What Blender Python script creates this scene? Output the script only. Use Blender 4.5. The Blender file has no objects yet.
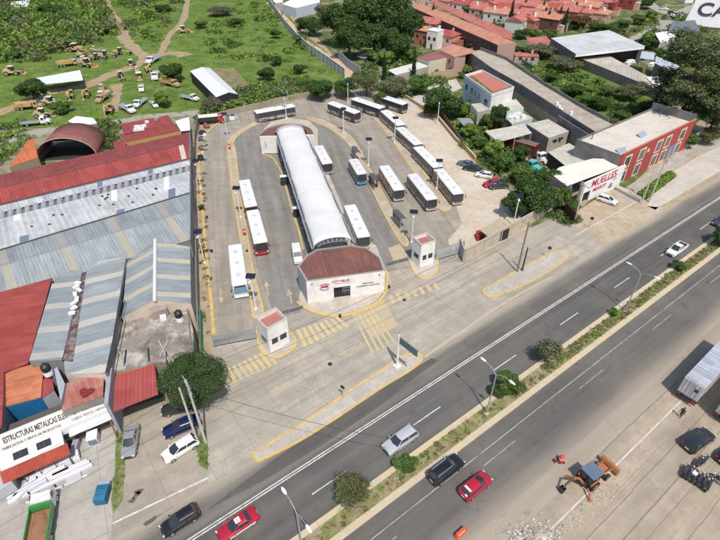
import bpy, bmesh, math, random
import numpy as np
from mathutils import Vector, Matrix
from mathutils.geometry import tessellate_polygon
PI=math.pi
# ---------------------------------------------------------------- survey of the place
F=500.;TH=math.atan(385/500.);H=55.
sT,cT=math.sin(TH),math.cos(TH)
def P(px,py,z=0.):
    """world point at height z, read off the survey picture (720 x 540)"""
    x=px-360;y=py-270
    d=F*sT+y*cT; f=F*cT-y*sT
    t=(H-z)/d
    return Vector((x*t,f*t,z))
AL=math.radians(36.8); CA,SA=math.cos(AL),math.sin(AL)
def R(u,v,z=0.): return Vector((u*CA-v*SA,u*SA+v*CA,z))
def UV(p): return (p.x*CA+p.y*SA, -p.x*SA+p.y*CA)
scene=bpy.context.scene
col=scene.collection
rng=random.Random(7)
# ---------------------------------------------------------------- object helpers
def _tag(o,label=None,cat=None,group=None,kind=None):
    if label: o['label']=label
    if cat: o['category']=cat
    if group: o['group']=group
    if kind: o['kind']=kind
    return o
def thing(name,label,cat,loc=(0,0,0),rz=0.,group=None):
    o=bpy.data.objects.new(name,None); col.objects.link(o)
    o.empty_display_size=.2
    o.location=loc; o.rotation_euler=(0,0,rz)
    return _tag(o,label,cat,group)
def kids(o): return [c for c in bpy.data.objects if c.parent==o]
def dup(root,loc,rz,label,group=None,scale=None):
    r=root.copy(); col.objects.link(r); r.location=loc; r.rotation_euler=(0,0,rz)
    if scale is not None: r.scale=scale
    if label: r['label']=label
    if group: r['group']=group
    for ch in CH.get(root.name,[]):
        c=ch.copy(); col.objects.link(c); c.parent=r; CH.setdefault(r.name,[]).append(c)
        for g in CH.get(ch.name,[]):
            d=g.copy(); col.objects.link(d); d.parent=c; CH.setdefault(c.name,[]).append(d)
    return r
CH={}
class MB:
    def __init__(s,org=(0,0,0)):
        s.v=[];s.f=[];s.m=[];s.o=Vector(org);s.mi=0
    def add(s,vs,fs,m=None):
        n=len(s.v); s.v+= [tuple(Vector(v)-s.o) for v in vs]
        for f in fs: s.f.append(tuple(i+n for i in f)); s.m.append(s.mi if m is None else m)
        return s
    def box(s,c,d,rz=0,m=None,ry=0,rx=0):
        x,y,z=[k/2 for k in d]
        M=Matrix.Rotation(rz,3,'Z')@Matrix.Rotation(ry,3,'Y')@Matrix.Rotation(rx,3,'X')
        vs=[Vector(c)+M@Vector((a*x,b*y,e*z)) for a in(-1,1) for b in(-1,1) for e in(-1,1)]
        return s.add(vs,[(0,1,3,2),(4,6,7,5),(0,4,5,1),(2,3,7,6),(0,2,6,4),(1,5,7,3)],m)
    def b6(s,x0,x1,y0,y1,z0,z1,m=None):
        return s.box(((x0+x1)/2,(y0+y1)/2,(z0+z1)/2),(abs(x1-x0),abs(y1-y0),abs(z1-z0)),0,m)
    def quad(s,a,b,c,d,m=None): return s.add([a,b,c,d],[(0,1,2,3)],m)
    def poly(s,pts,m=None):
        pts=[Vector(p) for p in pts]
        tr=tessellate_polygon([[Vector((p.x,p.y,0)) for p in pts]])
        out=[]
        for t in tr:
            a,b,c=[pts[i] for i in t]
            n=(b-a).cross(c-a)
            out.append(t if n.z>=0 else (t[0],t[2],t[1]))
        return s.add(pts,out,m)
    def prism(s,pts,z0,z1,m=None,mt=None,bottom=False):
        pts=[Vector(p) for p in pts]
        ar=sum(pts[i-1].x*pts[i].y-pts[i].x*pts[i-1].y for i in range(len(pts)))
        if ar<0: pts=pts[::-1]
        n=len(pts)
        tp=[Vector((p.x,p.y,z1)) for p in pts]; bt=[Vector((p.x,p.y,z0)) for p in pts]
        s.add(bt+tp,[(i,(i+1)%n,(i+1)%n+n,i+n) for i in range(n)],m)
        s.poly(tp,m if mt is None else mt)
        return s
    def tube(s,pts,r,n=8,m=None,cap=True):
        pts=[Vector(p) for p in pts]
        if not hasattr(r,'__len__'): r=[r]*len(pts)
        vs=[];fs=[]
        for i,p in enumerate(pts):
            d=(pts[min(i+1,len(pts)-1)]-pts[max(i-1,0)]).normalized()
            up=Vector((0,0,1)) if abs(d.z)<.9 else Vector((1,0,0))
            a=d.cross(up).normalized(); b=a.cross(d)
            for k in range(n):
                t=2*PI*k/n; vs.append(p+a*math.cos(t)*r[i]+b*math.sin(t)*r[i])
        for i in range(len(pts)-1):
            for k in range(n):
                fs.append((i*n+k,i*n+(k+1)%n,(i+1)*n+(k+1)%n,(i+1)*n+k))
        if cap:
            fs.append(tuple(range(n))[::-1]); fs.append(tuple(range((len(pts)-1)*n,len(pts)*n)))
        return s.add(vs,fs,m)
    def ell(s,c,r,m=None,seg=10,rg=6,noise=0,seed=0):
        q=random.Random(seed); vs=[];fs=[]
        for i in range(rg+1):
            ph=PI*i/rg
            for k in range(seg):
                t=2*PI*k/seg; j=1+noise*(q.random()-.5)
                vs.append(Vector(c)+Vector((r[0]*math.sin(ph)*math.cos(t)*j,r[1]*math.sin(ph)*math.sin(t)*j,r[2]*math.cos(ph)*j)))
        for i in range(rg):
            for k in range(seg): fs.append((i*seg+k,(i+1)*seg+k,(i+1)*seg+(k+1)%seg,i*seg+(k+1)%seg))
        return s.add(vs,fs,m)
    def loft(s,rings,m=None,caps=True,closed=True):
        n=len(rings[0]);vs=[p for r in rings for p in r];fs=[]
        for i in range(len(rings)-1):
            for k in range(n if closed else n-1):
                fs.append((i*n+k,i*n+(k+1)%n,(i+1)*n+(k+1)%n,(i+1)*n+k))
        if caps:
            fs.append(tuple(range(n))[::-1]); fs.append(tuple(range((len(rings)-1)*n,len(rings)*n)))
        return s.add(vs,fs,m)
    def mesh(s,name,mats):
        me=bpy.data.meshes.new(name); me.from_pydata(s.v,[],s.f)
        if not isinstance(mats,(list,tuple)): mats=[mats]
        for x in mats: me.materials.append(x)
        me.polygons.foreach_set('material_index',[min(k,len(mats)-1) for k in s.m])
        me.update(); return me
    def build(s,name,mats,parent=None,smooth=None,bevel=None):
        me=s.mesh(name,mats)
        if smooth is not None:
            bm=bmesh.new(); bm.from_mesh(me); bmesh.ops.recalc_face_normals(bm,faces=bm.faces); bm.to_mesh(me); bm.free()
            me.polygons.foreach_set('use_smooth',[True]*len(me.polygons)); me.set_sharp_from_angle(angle=math.radians(smooth))
        o=bpy.data.objects.new(name,me); col.objects.link(o)
        if parent is not None: o.parent=parent; CH.setdefault(parent.name,[]).append(o)
        if bevel:
            b=o.modifiers.new('b','BEVEL'); b.width=bevel; b.segments=2; b.limit_method='ANGLE'
        return o
def structure(name,mb,mats,**k): return _tag(mb.build(name,mats,**k),kind='structure')
def single(name,label,cat,mb,mats,group=None,kind=None,**k):
    return _tag(mb.build(name,mats,**k),label,cat,group,kind)
def text_part(name,body,size,mat,parent,loc,rot,depth=.02,align='CENTER',sx=1.,shear=0.,bold=0.):
    cu=bpy.data.curves.new(name,'FONT'); cu.body=body; cu.size=size; cu.extrude=depth; cu.align_x=align; cu.align_y='CENTER'; cu.shear=shear; cu.offset=bold
    tmp=bpy.data.objects.new('tmp',cu); col.objects.link(tmp)
    dg=bpy.context.evaluated_depsgraph_get(); me=bpy.data.meshes.new_from_object(tmp.evaluated_get(dg)); 
    bpy.data.objects.remove(tmp); bpy.data.curves.remove(cu)
    me.materials.clear(); me.materials.append(mat)
    o=bpy.data.objects.new(name,me); col.objects.link(o); o.location=loc; o.rotation_euler=rot; o.scale=(sx,1,1)
    if parent is not None: o.parent=parent; CH.setdefault(parent.name,[]).append(o)
    return o
# ---------------------------------------------------------------- materials
MC={}
def nodes(name):
    m=bpy.data.materials.new(name); m.use_nodes=True; nt=m.node_tree
    return m,nt,nt.nodes['Principled BSDF']
def N(nt,t,**k):
    n=nt.nodes.new(t)
    for a,b in k.items(): setattr(n,a,b)
    return n
def coords(nt,rot=0.,scale=(1,1,1),obj=False):
    g=N(nt,'ShaderNodeTexCoord') if obj else N(nt,'ShaderNodeNewGeometry')
    mp=N(nt,'ShaderNodeMapping'); mp.inputs['Rotation'].default_value=(0,0,-rot); mp.inputs['Scale'].default_value=scale
    # the point is turned first, scaled after: two mapping nodes
    m0=N(nt,'ShaderNodeMapping'); m0.inputs['Rotation'].default_value=(0,0,-rot)
    mp.inputs['Rotation'].default_value=(0,0,0)
    nt.links.new(g.outputs['Object' if obj else 'Position'],m0.inputs['Vector']); nt.links.new(m0.outputs[0],mp.inputs['Vector'])
    return mp.outputs[0]
def noise(nt,vec,scale,detail=4,rough=.6,dist=0):
    n=N(nt,'ShaderNodeTexNoise'); n.inputs['Scale'].default_value=scale; n.inputs['Detail'].default_value=detail; n.inputs['Roughness'].default_value=rough; n.inputs['Distortion'].default_value=dist
    nt.links.new(vec,n.inputs['Vector']); return n.outputs['Fac']
def ramp(nt,fac,stops):
    r=N(nt,'ShaderNodeValToRGB'); e=r.color_ramp.elements
    while len(e)<len(stops): e.new(.5)
    for k,(p,c) in zip(e,stops):
        k.position=p; k.color=(c[0],c[1],c[2],1) if hasattr(c,'__len__') else (c,c,c,1)
    nt.links.new(fac,r.inputs[0]); return r.outputs[0]
def mix(nt,fac,a,b,mode='MIX'):
    m=N(nt,'ShaderNodeMix',data_type='RGBA',blend_type=mode)
    for i,x in ((0,fac),(6,a),(7,b)):
        if isinstance(x,(int,float)): m.inputs[i].default_value=x
        elif isinstance(x,(tuple,list)): m.inputs[i].default_value=(*x[:3],1)
        else: nt.links.new(x,m.inputs[i])
    return m.outputs[2]
def bump(nt,b,h,strength=.3,dist=.05):
    n=N(nt,'ShaderNodeBump'); n.inputs['Strength'].default_value=strength; n.inputs['Distance'].default_value=dist
    nt.links.new(h,n.inputs['Height']); nt.links.new(n.outputs[0],b.inputs['Normal'])
def mul(c,k): return tuple(x*k for x in c)
def flat(name,c,rough=.6,metal=0.,var=.12,scale=1.2,bmp=0.,dirt=None,dscale=.25,damt=.5,spec=None):
    """plain surface with mottling and (optionally) soft dirt patches"""
    if name in MC: return MC[name]
    m,nt,b=nodes(name); v=coords(nt)
    n1=noise(nt,v,scale,6,.65); 
    c1=ramp(nt,n1,[(.25,mul(c,1-var)),(.75,mul(c,1+var))])
    if dirt is not None:
        n2=noise(nt,v,dscale,5,.7,.5); f=ramp(nt,n2,[(.45,0),(.7,damt)]); c1=mix(nt,f,c1,dirt)
    nt.links.new(c1,b.inputs['Base Color']); b.inputs['Roughness'].default_value=rough; b.inputs['Metallic'].default_value=metal
    if spec is not None: b.inputs['Specular IOR Level'].default_value=spec
    if bmp: bump(nt,b,noise(nt,v,scale*6,4),bmp)
    MC[name]=m; return m
def paint(name,c,rough=.3,coat=.5,metal=0.):
    if name in MC: return MC[name]
    m,nt,b=nodes(name); v=coords(nt); n=noise(nt,v,3,3)
    nt.links.new(ramp(nt,n,[(.3,mul(c,.93)),(.7,mul(c,1.05))]),b.inputs['Base Color'])
    b.inputs['Roughness'].default_value=rough; b.inputs['Coat Weight'].default_value=coat; b.inputs['Coat Roughness'].default_value=.1; b.inputs['Metallic'].default_value=metal
    MC[name]=m; return m

def cracks(nt,c1,dark,scale=.16,w=.012,lo=.5,hi=.6,amt=.8):
    """thin wandering cracks, present only in patches"""
    g=coords(nt); nz=N(nt,'ShaderNodeTexNoise'); nz.inputs['Scale'].default_value=.6; nz.inputs['Detail'].default_value=5; nt.links.new(g,nz.inputs['Vector'])
    mv=N(nt,'ShaderNodeVectorMath',operation='MULTIPLY_ADD'); mv.inputs[1].default_value=(3,3,3); nt.links.new(nz.outputs['Color'],mv.inputs[0]); nt.links.new(g,mv.inputs[2])
    vo=N(nt,'ShaderNodeTexVoronoi',feature='DISTANCE_TO_EDGE'); vo.inputs['Scale'].default_value=scale; nt.links.new(mv.outputs[0],vo.inputs['Vector'])
    ln=ramp(nt,vo.outputs['Distance'],[(0,amt),(w,0)]); mk=ramp(nt,noise(nt,g,.11,3,.6),[(lo,0),(hi,1)])
    return mix(nt,mix(nt,1.,ln,mk,'MULTIPLY'),c1,dark)
def blots(nt,c1,dark,scale=.9,lo=.66,hi=.74,amt=.5):
    return mix(nt,ramp(nt,noise(nt,coords(nt),scale,3,.55,.2),[(lo,0),(hi,amt)]),c1,dark)
def asphalt(name,c,dusty,rot,streak=.25,fade=None):
    m,nt,b=nodes(name)
    v=coords(nt); vs=coords(nt,rot,(.03,1.,1.)); 
    n1=noise(nt,v,9,5,.8); n2=noise(nt,vs,.55,5,.6); n3=noise(nt,v,.09,5,.6)
    c1=ramp(nt,n2,[(.3,mul(c,1-streak)),(.7,mul(c,1+streak))])
    c1=mix(nt,.6,c1,ramp(nt,n1,[(.2,.35),(.8,.65)]),'OVERLAY')
    c1=mix(nt,ramp(nt,n3,[(.45,0),(.75,.55)]),c1,dusty)
    c1=cracks(nt,c1,mul(c,.35),.13,.007,.5,.64,.6); c1=blots(nt,c1,mul(c,.6),.35,.64,.72,.45)
    if fade:
        # dust drifts in from the edge: fade=(v where clean, v where fully dusty, colour)
        sp=N(nt,'ShaderNodeSeparateXYZ'); nt.links.new(coords(nt,rot),sp.inputs[0]); ad=N(nt,'ShaderNodeMath',operation='MULTIPLY_ADD'); ad.inputs[1].default_value=2.2
        nt.links.new(noise(nt,coords(nt,rot,(.12,.8,1)),.6,5,.65),ad.inputs[0]); nt.links.new(sp.outputs['Y'],ad.inputs[2])
        mr=N(nt,'ShaderNodeMapRange',interpolation_type='SMOOTHSTEP'); mr.inputs['From Min'].default_value=fade[0]+1.1; mr.inputs['From Max'].default_value=fade[1]+1.1; nt.links.new(ad.outputs[0],mr.inputs['Value'])
        c1=mix(nt,mr.outputs[0],c1,fade[2])
    nt.links.new(c1,b.inputs['Base Color']); b.inputs['Roughness'].default_value=.85; b.inputs['Specular IOR Level'].default_value=.25
    bump(nt,b,n1,.25,.02); return m
def slabs(name,c,rot,w,h,joint=.55,var=.1,stain=None,streak=0.):
    """concrete cast in bays with dark joints, tyre darkening and stains"""
    m,nt,b=nodes(name); v=coords(nt,rot); g=coords(nt)
    br=N(nt,'ShaderNodeTexBrick'); br.offset=0.; br.inputs['Scale'].default_value=1.; br.inputs['Mortar Size'].default_value=.035
    br.inputs['Brick Width'].default_value=w; br.inputs['Row Height'].default_value=h; br.inputs['Mortar Smooth'].default_value=.3
    br.inputs['Color1'].default_value=(*mul(c,1-var),1); br.inputs['Color2'].default_value=(*mul(c,1+var),1); br.inputs['Mortar'].default_value=(*mul(c,joint),1)
    nt.links.new(v,br.inputs['Vector'])
    n=noise(nt,g,.5,7,.7); n2=noise(nt,g,.07,4,.6,.6); n3=noise(nt,g,7,4,.8)
    c1=mix(nt,.75,br.outputs['Color'],ramp(nt,n,[(.25,.36),(.75,.62)]),'OVERLAY')
    c1=mix(nt,.35,c1,ramp(nt,n3,[(.25,.3),(.75,.7)]),'OVERLAY')
    st=stain or mul(c,.6)
    c1=mix(nt,ramp(nt,n2,[(.46,0),(.72,.75)]),c1,st)
    if streak:
        vs=coords(nt,rot,(.04,.6,1)); c1=mix(nt,streak,c1,ramp(nt,noise(nt,vs,1.,4,.6),[(.35,.3),(.65,.65)]),'OVERLAY')
    c1=cracks(nt,c1,mul(c,.4),.17,.008,.47,.58,.7); c1=blots(nt,c1,mul(st,.75),.8,.65,.74,.5); c1=blots(nt,c1,mul(c,.7),.22,.55,.75,.45)
    nt.links.new(c1,b.inputs['Base Color']); b.inputs['Roughness'].default_value=.9; b.inputs['Specular IOR Level'].default_value=.2
    bump(nt,b,n3,.2,.02); return m
def corrugated(name,c,rot,period=.45,dirt=None,amt=.5,metal=.0,rough=.5,stripe=None,sp=0.,sw=.15,lap=6.):
    """sheet-metal roof: ribs across `rot`, optional translucent strips every sp metres"""
    m,nt,b=nodes(name); v=coords(nt,rot); g=coords(nt)
    sx=N(nt,'ShaderNodeSeparateXYZ'); nt.links.new(v,sx.inputs[0])
    w=N(nt,'ShaderNodeMath',operation='SINE'); k=N(nt,'ShaderNodeMath',operation='MULTIPLY'); k.inputs[1].default_value=2*PI/period
    nt.links.new(sx.outputs['X'],k.inputs[0]); nt.links.new(k.outputs[0],w.inputs[0])
    n=noise(nt,g,.35,6,.7,.3); ns=noise(nt,coords(nt,rot,(1.2,.07,1)),1.5,4,.6)
    c1=ramp(nt,n,[(.3,mul(c,.87)),(.7,mul(c,1.1))])
    c1=mix(nt,.55,c1,ramp(nt,ns,[(.3,.33),(.7,.62)]),'OVERLAY')
    # single sheets differ a little
    fl=N(nt,'ShaderNodeMath',operation='MULTIPLY'); fl.inputs[1].default_value=1/(period*2.2); nt.links.new(sx.outputs['X'],fl.inputs[0])
    fy=N(nt,'ShaderNodeMath',operation='MULTIPLY'); fy.inputs[1].default_value=1/lap; nt.links.new(sx.outputs['Y'],fy.inputs[0])
    f1=N(nt,'ShaderNodeMath',operation='FLOOR'); nt.links.new(fl.outputs[0],f1.inputs[0]); f2=N(nt,'ShaderNodeMath',operation='FLOOR'); nt.links.new(fy.outputs[0],f2.inputs[0])
    cb=N(nt,'ShaderNodeCombineXYZ'); nt.links.new(f1.outputs[0],cb.inputs[0]); nt.links.new(f2.outputs[0],cb.inputs[1])
    wn=N(nt,'ShaderNodeTexWhiteNoise',noise_dimensions='2D'); nt.links.new(cb.outputs[0],wn.inputs['Vector'])
    c1=mix(nt,.5,c1,ramp(nt,wn.outputs['Value'],[(0,.38),(.8,.54),(1,.62)]),'OVERLAY')
    rb=ramp(nt,w.outputs[0],[(0,.38),(.5,.5),(1,.55)]); c1=mix(nt,.5,c1,rb,'OVERLAY')
    if stripe:
        md=N(nt,'ShaderNodeMath',operation='PINGPONG'); md.inputs[1].default_value=sp/2; nt.links.new(sx.outputs['X'],md.inputs[0])
        lt=N(nt,'ShaderNodeMath',operation='LESS_THAN'); lt.inputs[1].default_value=sw/2; nt.links.new(md.outputs[0],lt.inputs[0])
        f=N(nt,'ShaderNodeMath',operation='MULTIPLY'); f.inputs[1].default_value=.62; nt.links.new(lt.outputs[0],f.inputs[0])
        c1=mix(nt,f.outputs[0],c1,stripe)
    if dirt is not None: c1=mix(nt,ramp(nt,noise(nt,g,.22,6,.75,.5),[(.45,0),(.72,amt)]),c1,dirt)
    nt.links.new(c1,b.inputs['Base Color']); b.inputs['Roughness'].default_value=rough; b.inputs['Metallic'].default_value=metal
    b.inputs['Specular IOR Level'].default_value=.15; b.inputs['Roughness'].default_value=max(rough,.6)
    bump(nt,b,w.outputs[0],.25,.03); return m
def leafmat(name,c,c2,var=.35,dry=None,rough=.6):
    m,nt,b=nodes(name); g=N(nt,'ShaderNodeNewGeometry'); v=coords(nt)
    oi=N(nt,'ShaderNodeObjectInfo')
    c1=ramp(nt,g.outputs['Random Per Island'],[(0,mul(c,1-var)),(.55,c),(1,c2)])
    n=noise(nt,v,.55,4,.6); c1=mix(nt,.8,c1,ramp(nt,n,[(.3,.32),(.7,.66)]),'OVERLAY')
    c1=mix(nt,.5,c1,ramp(nt,oi.outputs['Random'],[(0,.4),(1,.6)]),'OVERLAY')
    if dry: c1=mix(nt,ramp(nt,noise(nt,v,.16,4,.6),[(.5,0),(.68,.7)]),c1,dry)
    nt.links.new(c1,b.inputs['Base Color']); b.inputs['Roughness'].default_value=rough; b.inputs['Specular IOR Level'].default_value=.15
    tr=N(nt,'ShaderNodeBsdfTranslucent'); nt.links.new(c1,tr.inputs['Color']); ms=N(nt,'ShaderNodeMixShader'); ms.inputs[0].default_value=.25
    out=nt.nodes['Material Output']; nt.links.new(b.outputs[0],ms.inputs[1]); nt.links.new(tr.outputs[0],ms.inputs[2]); nt.links.new(ms.outputs[0],out.inputs['Surface'])
    return m
def groundmat(name,base,stops_scale=.12,patches=(),bmp=.3,fine=.5):
    """earth or grass: base colour mottled, each patch=(colour, scale, lo, hi, amount)"""
    m,nt,b=nodes(name); g=coords(nt)
    n=noise(nt,g,1.1,8,.72); n0=noise(nt,g,7.,4,.8)
    c1=ramp(nt,n,[(.25,mul(base,.72)),(.75,mul(base,1.28))])
    for (cc,sc,lo,hi,am) in patches:
        c1=mix(nt,ramp(nt,noise(nt,g,sc,7,.7,.4),[(lo,0),(hi,am)]),c1,cc)
    c1=mix(nt,fine,c1,ramp(nt,n0,[(.25,.3),(.75,.7)]),'OVERLAY')
    nt.links.new(c1,b.inputs['Base Color']); b.inputs['Roughness'].default_value=.95; b.inputs['Specular IOR Level'].default_value=.1
    bump(nt,b,n,bmp,.25); return m
# ================================================================ THE SETTING
GRASS=(.12,.185,.04)
m_ground=groundmat('dry_earth',(.36,.28,.19),patches=[((.46,.40,.31),.3,.45,.7,.7),((.12,.13,.045),.22,.56,.72,.5)])
mb=MB(); mb.quad((-2500,-400,0),(2500,-400,0),(2500,4000,0),(-2500,4000,0)); structure('ground',mb,m_ground)
def sheet(name,pts,z,m,px=True):
    mb=MB(); mb.poly([P(p[0],p[1],z) if px else Vector((p[0],p[1],z)) for p in pts]); return structure(name,mb,m)
m_field=groundmat('field_grass',GRASS,patches=[((.05,.105,.02),.25,.42,.66,.8),((.19,.25,.06),.13,.45,.66,.8),((.28,.24,.15),.10,.57,.70,.75),((.30,.26,.17),.5,.66,.74,.7)],bmp=.8,fine=.8)
sheet('rear_yards',[(-60,128),(60,128),(130,118),(200,113),(200,135),(130,150),(60,165),(0,180),(-60,190)],.012,groundmat('rear_dirt',(.27,.24,.17),patches=[((.10,.14,.04),.25,.45,.6,.9),((.4,.37,.3),.4,.5,.7,.6)]))
sheet('grass_field',[(-40,-20),(262,-20),(300,30),(350,72),(354,90),(346,99),(252,104),(203,116),(188,124),(120,126),(60,135),(0,150),(-70,160)],.006,m_field)
m_path=groundmat('dirt_path',(.34,.25,.16),patches=[((.44,.36,.26),.4,.45,.7,.6),((.13,.14,.05),.5,.55,.7,.55)])
# ---- dirt tracks through the field
def ribbon(name,pts,w,z,m,jit=.25):
    L=[];Rr=[]
    pts=[P(*p) for p in pts]; q=[]
    for i in range(len(pts)-1):
        p0=pts[max(i-1,0)];p1=pts[i];p2=pts[i+1];p3=pts[min(i+2,len(pts)-1)]
        for k in range(6):
            t=k/6; q.append(.5*((2*p1)+(p2-p0)*t+(2*p0-5*p1+4*p2-p3)*t*t+(3*p1-p0-3*p2+p3)*t**3))
    q.append(pts[-1]); mb=MB(); vs=[];fs=[]
    for i,p in enumerate(q):
        d=(q[min(i+1,len(q)-1)]-q[max(i-1,0)]).normalized(); n=Vector((-d.y,d.x,0)); ww=w*(1+jit*(rng.random()-.5)*2)/2
        vs+=[Vector((p.x,p.y,z))+n*ww,Vector((p.x,p.y,z))-n*ww]
        if i: fs.append((2*i-2,2*i-1,2*i+1,2*i))
    mb.add(vs,fs); return structure(name,mb,m)
ribbon('dirt_track',[(102,-12),(108,8),(122,28),(124,38),(136,50),(146,58),(134,66),(112,74),(84,86),(48,93),(24,104),(0,112),(-30,122)],5.2,.014,m_path)
ribbon('dirt_track',[(144,56),(158,55),(176,53),(186,56)],6.5,.022,m_path,.4)
ribbon('dirt_track',[(160,56),(166,42),(172,32),(184,18),(188,-8)],3.,.018,m_path,.3)
ribbon('dirt_track',[(116,84),(117,94),(115,104),(113,112)],3.4,.018,m_path,.4)
sheet('bare_earth',[(214,68),(234,68),(248,84),(252,96),(232,98),(226,92),(210,78)],.010,groundmat('bare_patch',(.26,.20,.13),patches=[((.12,.15,.05),.3,.45,.65,.9)]))
ribbon('lane',[(340,98),(352,78),(338,62),(310,46),(288,24),(262,-6)],4.5,.02,groundmat('lane_dirt',(.52,.38,.25)))
ribbon('track_edge',[(-10,146),(40,132),(90,127),(130,120),(180,114),(210,112)],4.5,.017,groundmat('grey_lane',(.34,.32,.27),patches=[((.12,.15,.05),.3,.5,.7,.7)]))
# ---- earth of the town side
m_town=groundmat('town_earth',(.30,.27,.20),patches=[((.085,.12,.03),.16,.36,.5,.95),((.42,.38,.3),.3,.55,.7,.6)])
sheet('town_ground',[(354,94),(350,72),(262,-20),(760,-20),(760,60),(700,120),(600,215),(560,232),(520,225),(480,168),(440,112),(410,96)],.008,m_town)
# ---- terminal yard
m_yard=slabs('yard_concrete',(.325,.29,.24),math.radians(104.5),4.5,3.6,.66,.05,(.27,.245,.21),.35)
m_yard2=slabs('yard_worn',(.235,.222,.20),math.radians(104.5),4.5,3.8,.68,.05,(.22,.205,.185),.4)
yard=[(213,346),(207,290),(203,240),(200,190),(198,150),(204,132),(218,118),(250,108),(300,98),(330,90),(345,88),(380,92),(402,96),(420,104),(436,112),(452,135),(470,160),(520,215),(463,262),(449,262),(387,272),(302,312)]
sheet('yard',yard,.014,m_yard)
lot=[(404,98),(420,105),(436,114),(448,128),(462,148),(476,166),(500,186),(535,206),(470,258),(452,254),(448,240),(462,224),(456,205),(436,176),(418,148),(402,126),(384,112),(392,104)]
sheet('dirt_lot',lot,.020,groundmat('lot_dirt',(.50,.43,.34),patches=[((.62,.56,.47),.12,.45,.65,.7),((.38,.30,.22),.3,.55,.7,.4)],fine=.35))
sheet('yard_lane',[(233,135),(262,121),(290,117),(330,121),(352,131),(366,150),(380,182),(400,215),(418,252),(400,262),(384,268),(352,243),(322,245),(306,258),(300,312),(276,318),(262,284),(250,236),(240,195),(233,160)],.022,m_yard2)
# ---- plaza between terminal and avenue
def rt(p,z): return p if isinstance(p,Vector) else P(p[0],p[1],z)
m_plaza=slabs('plaza_concrete',(.385,.345,.285),AL,5.4,3.3,.62,.06,(.30,.275,.24),.35)
def rsheet(name,uvs,z,m):
    mb=MB(); mb.poly([R(u,v,z) for u,v in uvs]); return structure(name,mb,m)
pl=[P(208,494),P(208,440),P(196,404),P(213,346),P(303,308),P(345,285),P(387,264),P(463,258),P(557,216),P(575,220),P(590,232),P(612,243)]
pl=[Vector((p.x,p.y,.010)) for p in pl]+[R(92,34,.010),R(60,34,.010),R(4,34,.010)]
mb=MB(); mb.poly(pl); structure('plaza',mb,m_plaza)
# ---- the avenue
m_as1=asphalt('asphalt_near',(.112,.107,.10),(.19,.175,.155),AL,.28)
m_as2=asphalt('asphalt_far',(.120,.113,.105),(.20,.183,.155),AL,.22,fade=(15.6,11.6,(.33,.285,.225)))
m_fade=asphalt('asphalt_shoulder',(.14,.132,.118),(.26,.23,.19),AL,.3,fade=(33.0,35.0,(.36,.315,.25)))
def band(name,v0,v1,z,m,u0=-60,u1=420,jag=0,seed=1):
    q=random.Random(seed); pts=[(u0,v0)]
    pts+=[(u1,v0)]
    if jag:
        u=u1
        while u>u0: pts.append((u,v1+jag*(q.random()-.5)*2)); u-=q.uniform(1.5,4)
        pts.append((u0,v1))
    else: pts+=[(u1,v1),(u0,v1)]
    return rsheet(name,pts,z,m)
band('road',30.9,35.,.022,m_fade,jag=.45,seed=4)
band('road',23.7,31.,.028,m_as1)
band('road',12.6,21.2,.028,m_as2,jag=.0)
# dusty shoulder, worn into the far carriageway
m_sh=asphalt('dusty_shoulder',(.33,.285,.225),(.38,.33,.265),AL,.15)
band('shoulder',10.2,12.8,.022,m_sh)
m_dust=slabs('dust_concrete',(.385,.322,.245),AL,300,3.0,.85,.04,(.31,.27,.22),.35)
band('shoulder',-14,10.3,.012,m_dust)
for v,u0,u1,w in ((10.2,36,62,.10),(5.3,-20,120,.07),(2.9,-20,120,.09),(-1.2,30,120,.06),(1.4,20,75,.04),(6.3,40,75,.03)):  # thin dark strips running along the shoulder paving
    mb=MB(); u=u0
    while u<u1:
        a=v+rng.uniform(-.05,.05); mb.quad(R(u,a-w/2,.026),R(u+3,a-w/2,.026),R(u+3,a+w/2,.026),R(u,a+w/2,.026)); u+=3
    structure('pavement_strip',mb,flat('strip_dark',(.19,.16,.13),.9,var=.3))
m_white=flat('line_white',(.62,.61,.58),.7,var=.15,scale=3,dirt=(.2,.19,.18),dscale=1.2,damt=.7)
m_faint=flat('line_faint',(.40,.38,.35),.8,var=.2,scale=3,dirt=(.12,.115,.11),dscale=.8,damt=.9)
m_yel=flat('kerb_yellow',(.62,.42,.12),.75,var=.15,scale=2.5,dirt=(.38,.31,.21),dscale=.6,damt=.9)
m_yf=flat('paint_yellow_worn',(.56,.43,.18),.85,var=.15,scale=2,dirt=(.42,.36,.28),dscale=.5,damt=.95)
def line(v,u0,u1,w,m,z=.036,name='lane_line'):
    mb=MB(); u=u0
    while u<u1-.01:
        e=min(u+4,u1); mb.quad(R(u,v-w/2,z),R(e,v-w/2,z),R(e,v+w/2,z),R(u,v+w/2,z)); u=e
    return structure(name,mb,m)
line(30.25,-40,420,.15,m_white); line(30.56,-40,420,.15,m_white)
line(18.95,-40,420,.11,m_faint)
for k in range(-3,22): line(26.9,13.3+k*15.4,18.1+k*15.4,.14,m_white)
for k in range(-3,18): line(17.6,31.5+k*19.3,37.3+k*19.3,.10,m_faint)
line(8.2,-20,62,.20,flat('line_chalk',(.58,.54,.48),.9,var=.15,dirt=(.42,.37,.31),dscale=.5,damt=.8),z=.03)
# oil-dark strips on the near shoulder
m_tyre=asphalt('patched_tar',(.095,.09,.083),(.15,.14,.12),AL,.3)
mb=MB(); mb.poly([R(u,v,.034) for u,v in ((3,32.4),(10,31.7),(18,31.5),(27,31.8),(34,32.6),(39,33.0),(38.5,33.9),(33,34.1),(26,33.7),(17,33.7),(9,33.1))]); structure('tar_patch',mb,m_tyre)
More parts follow.
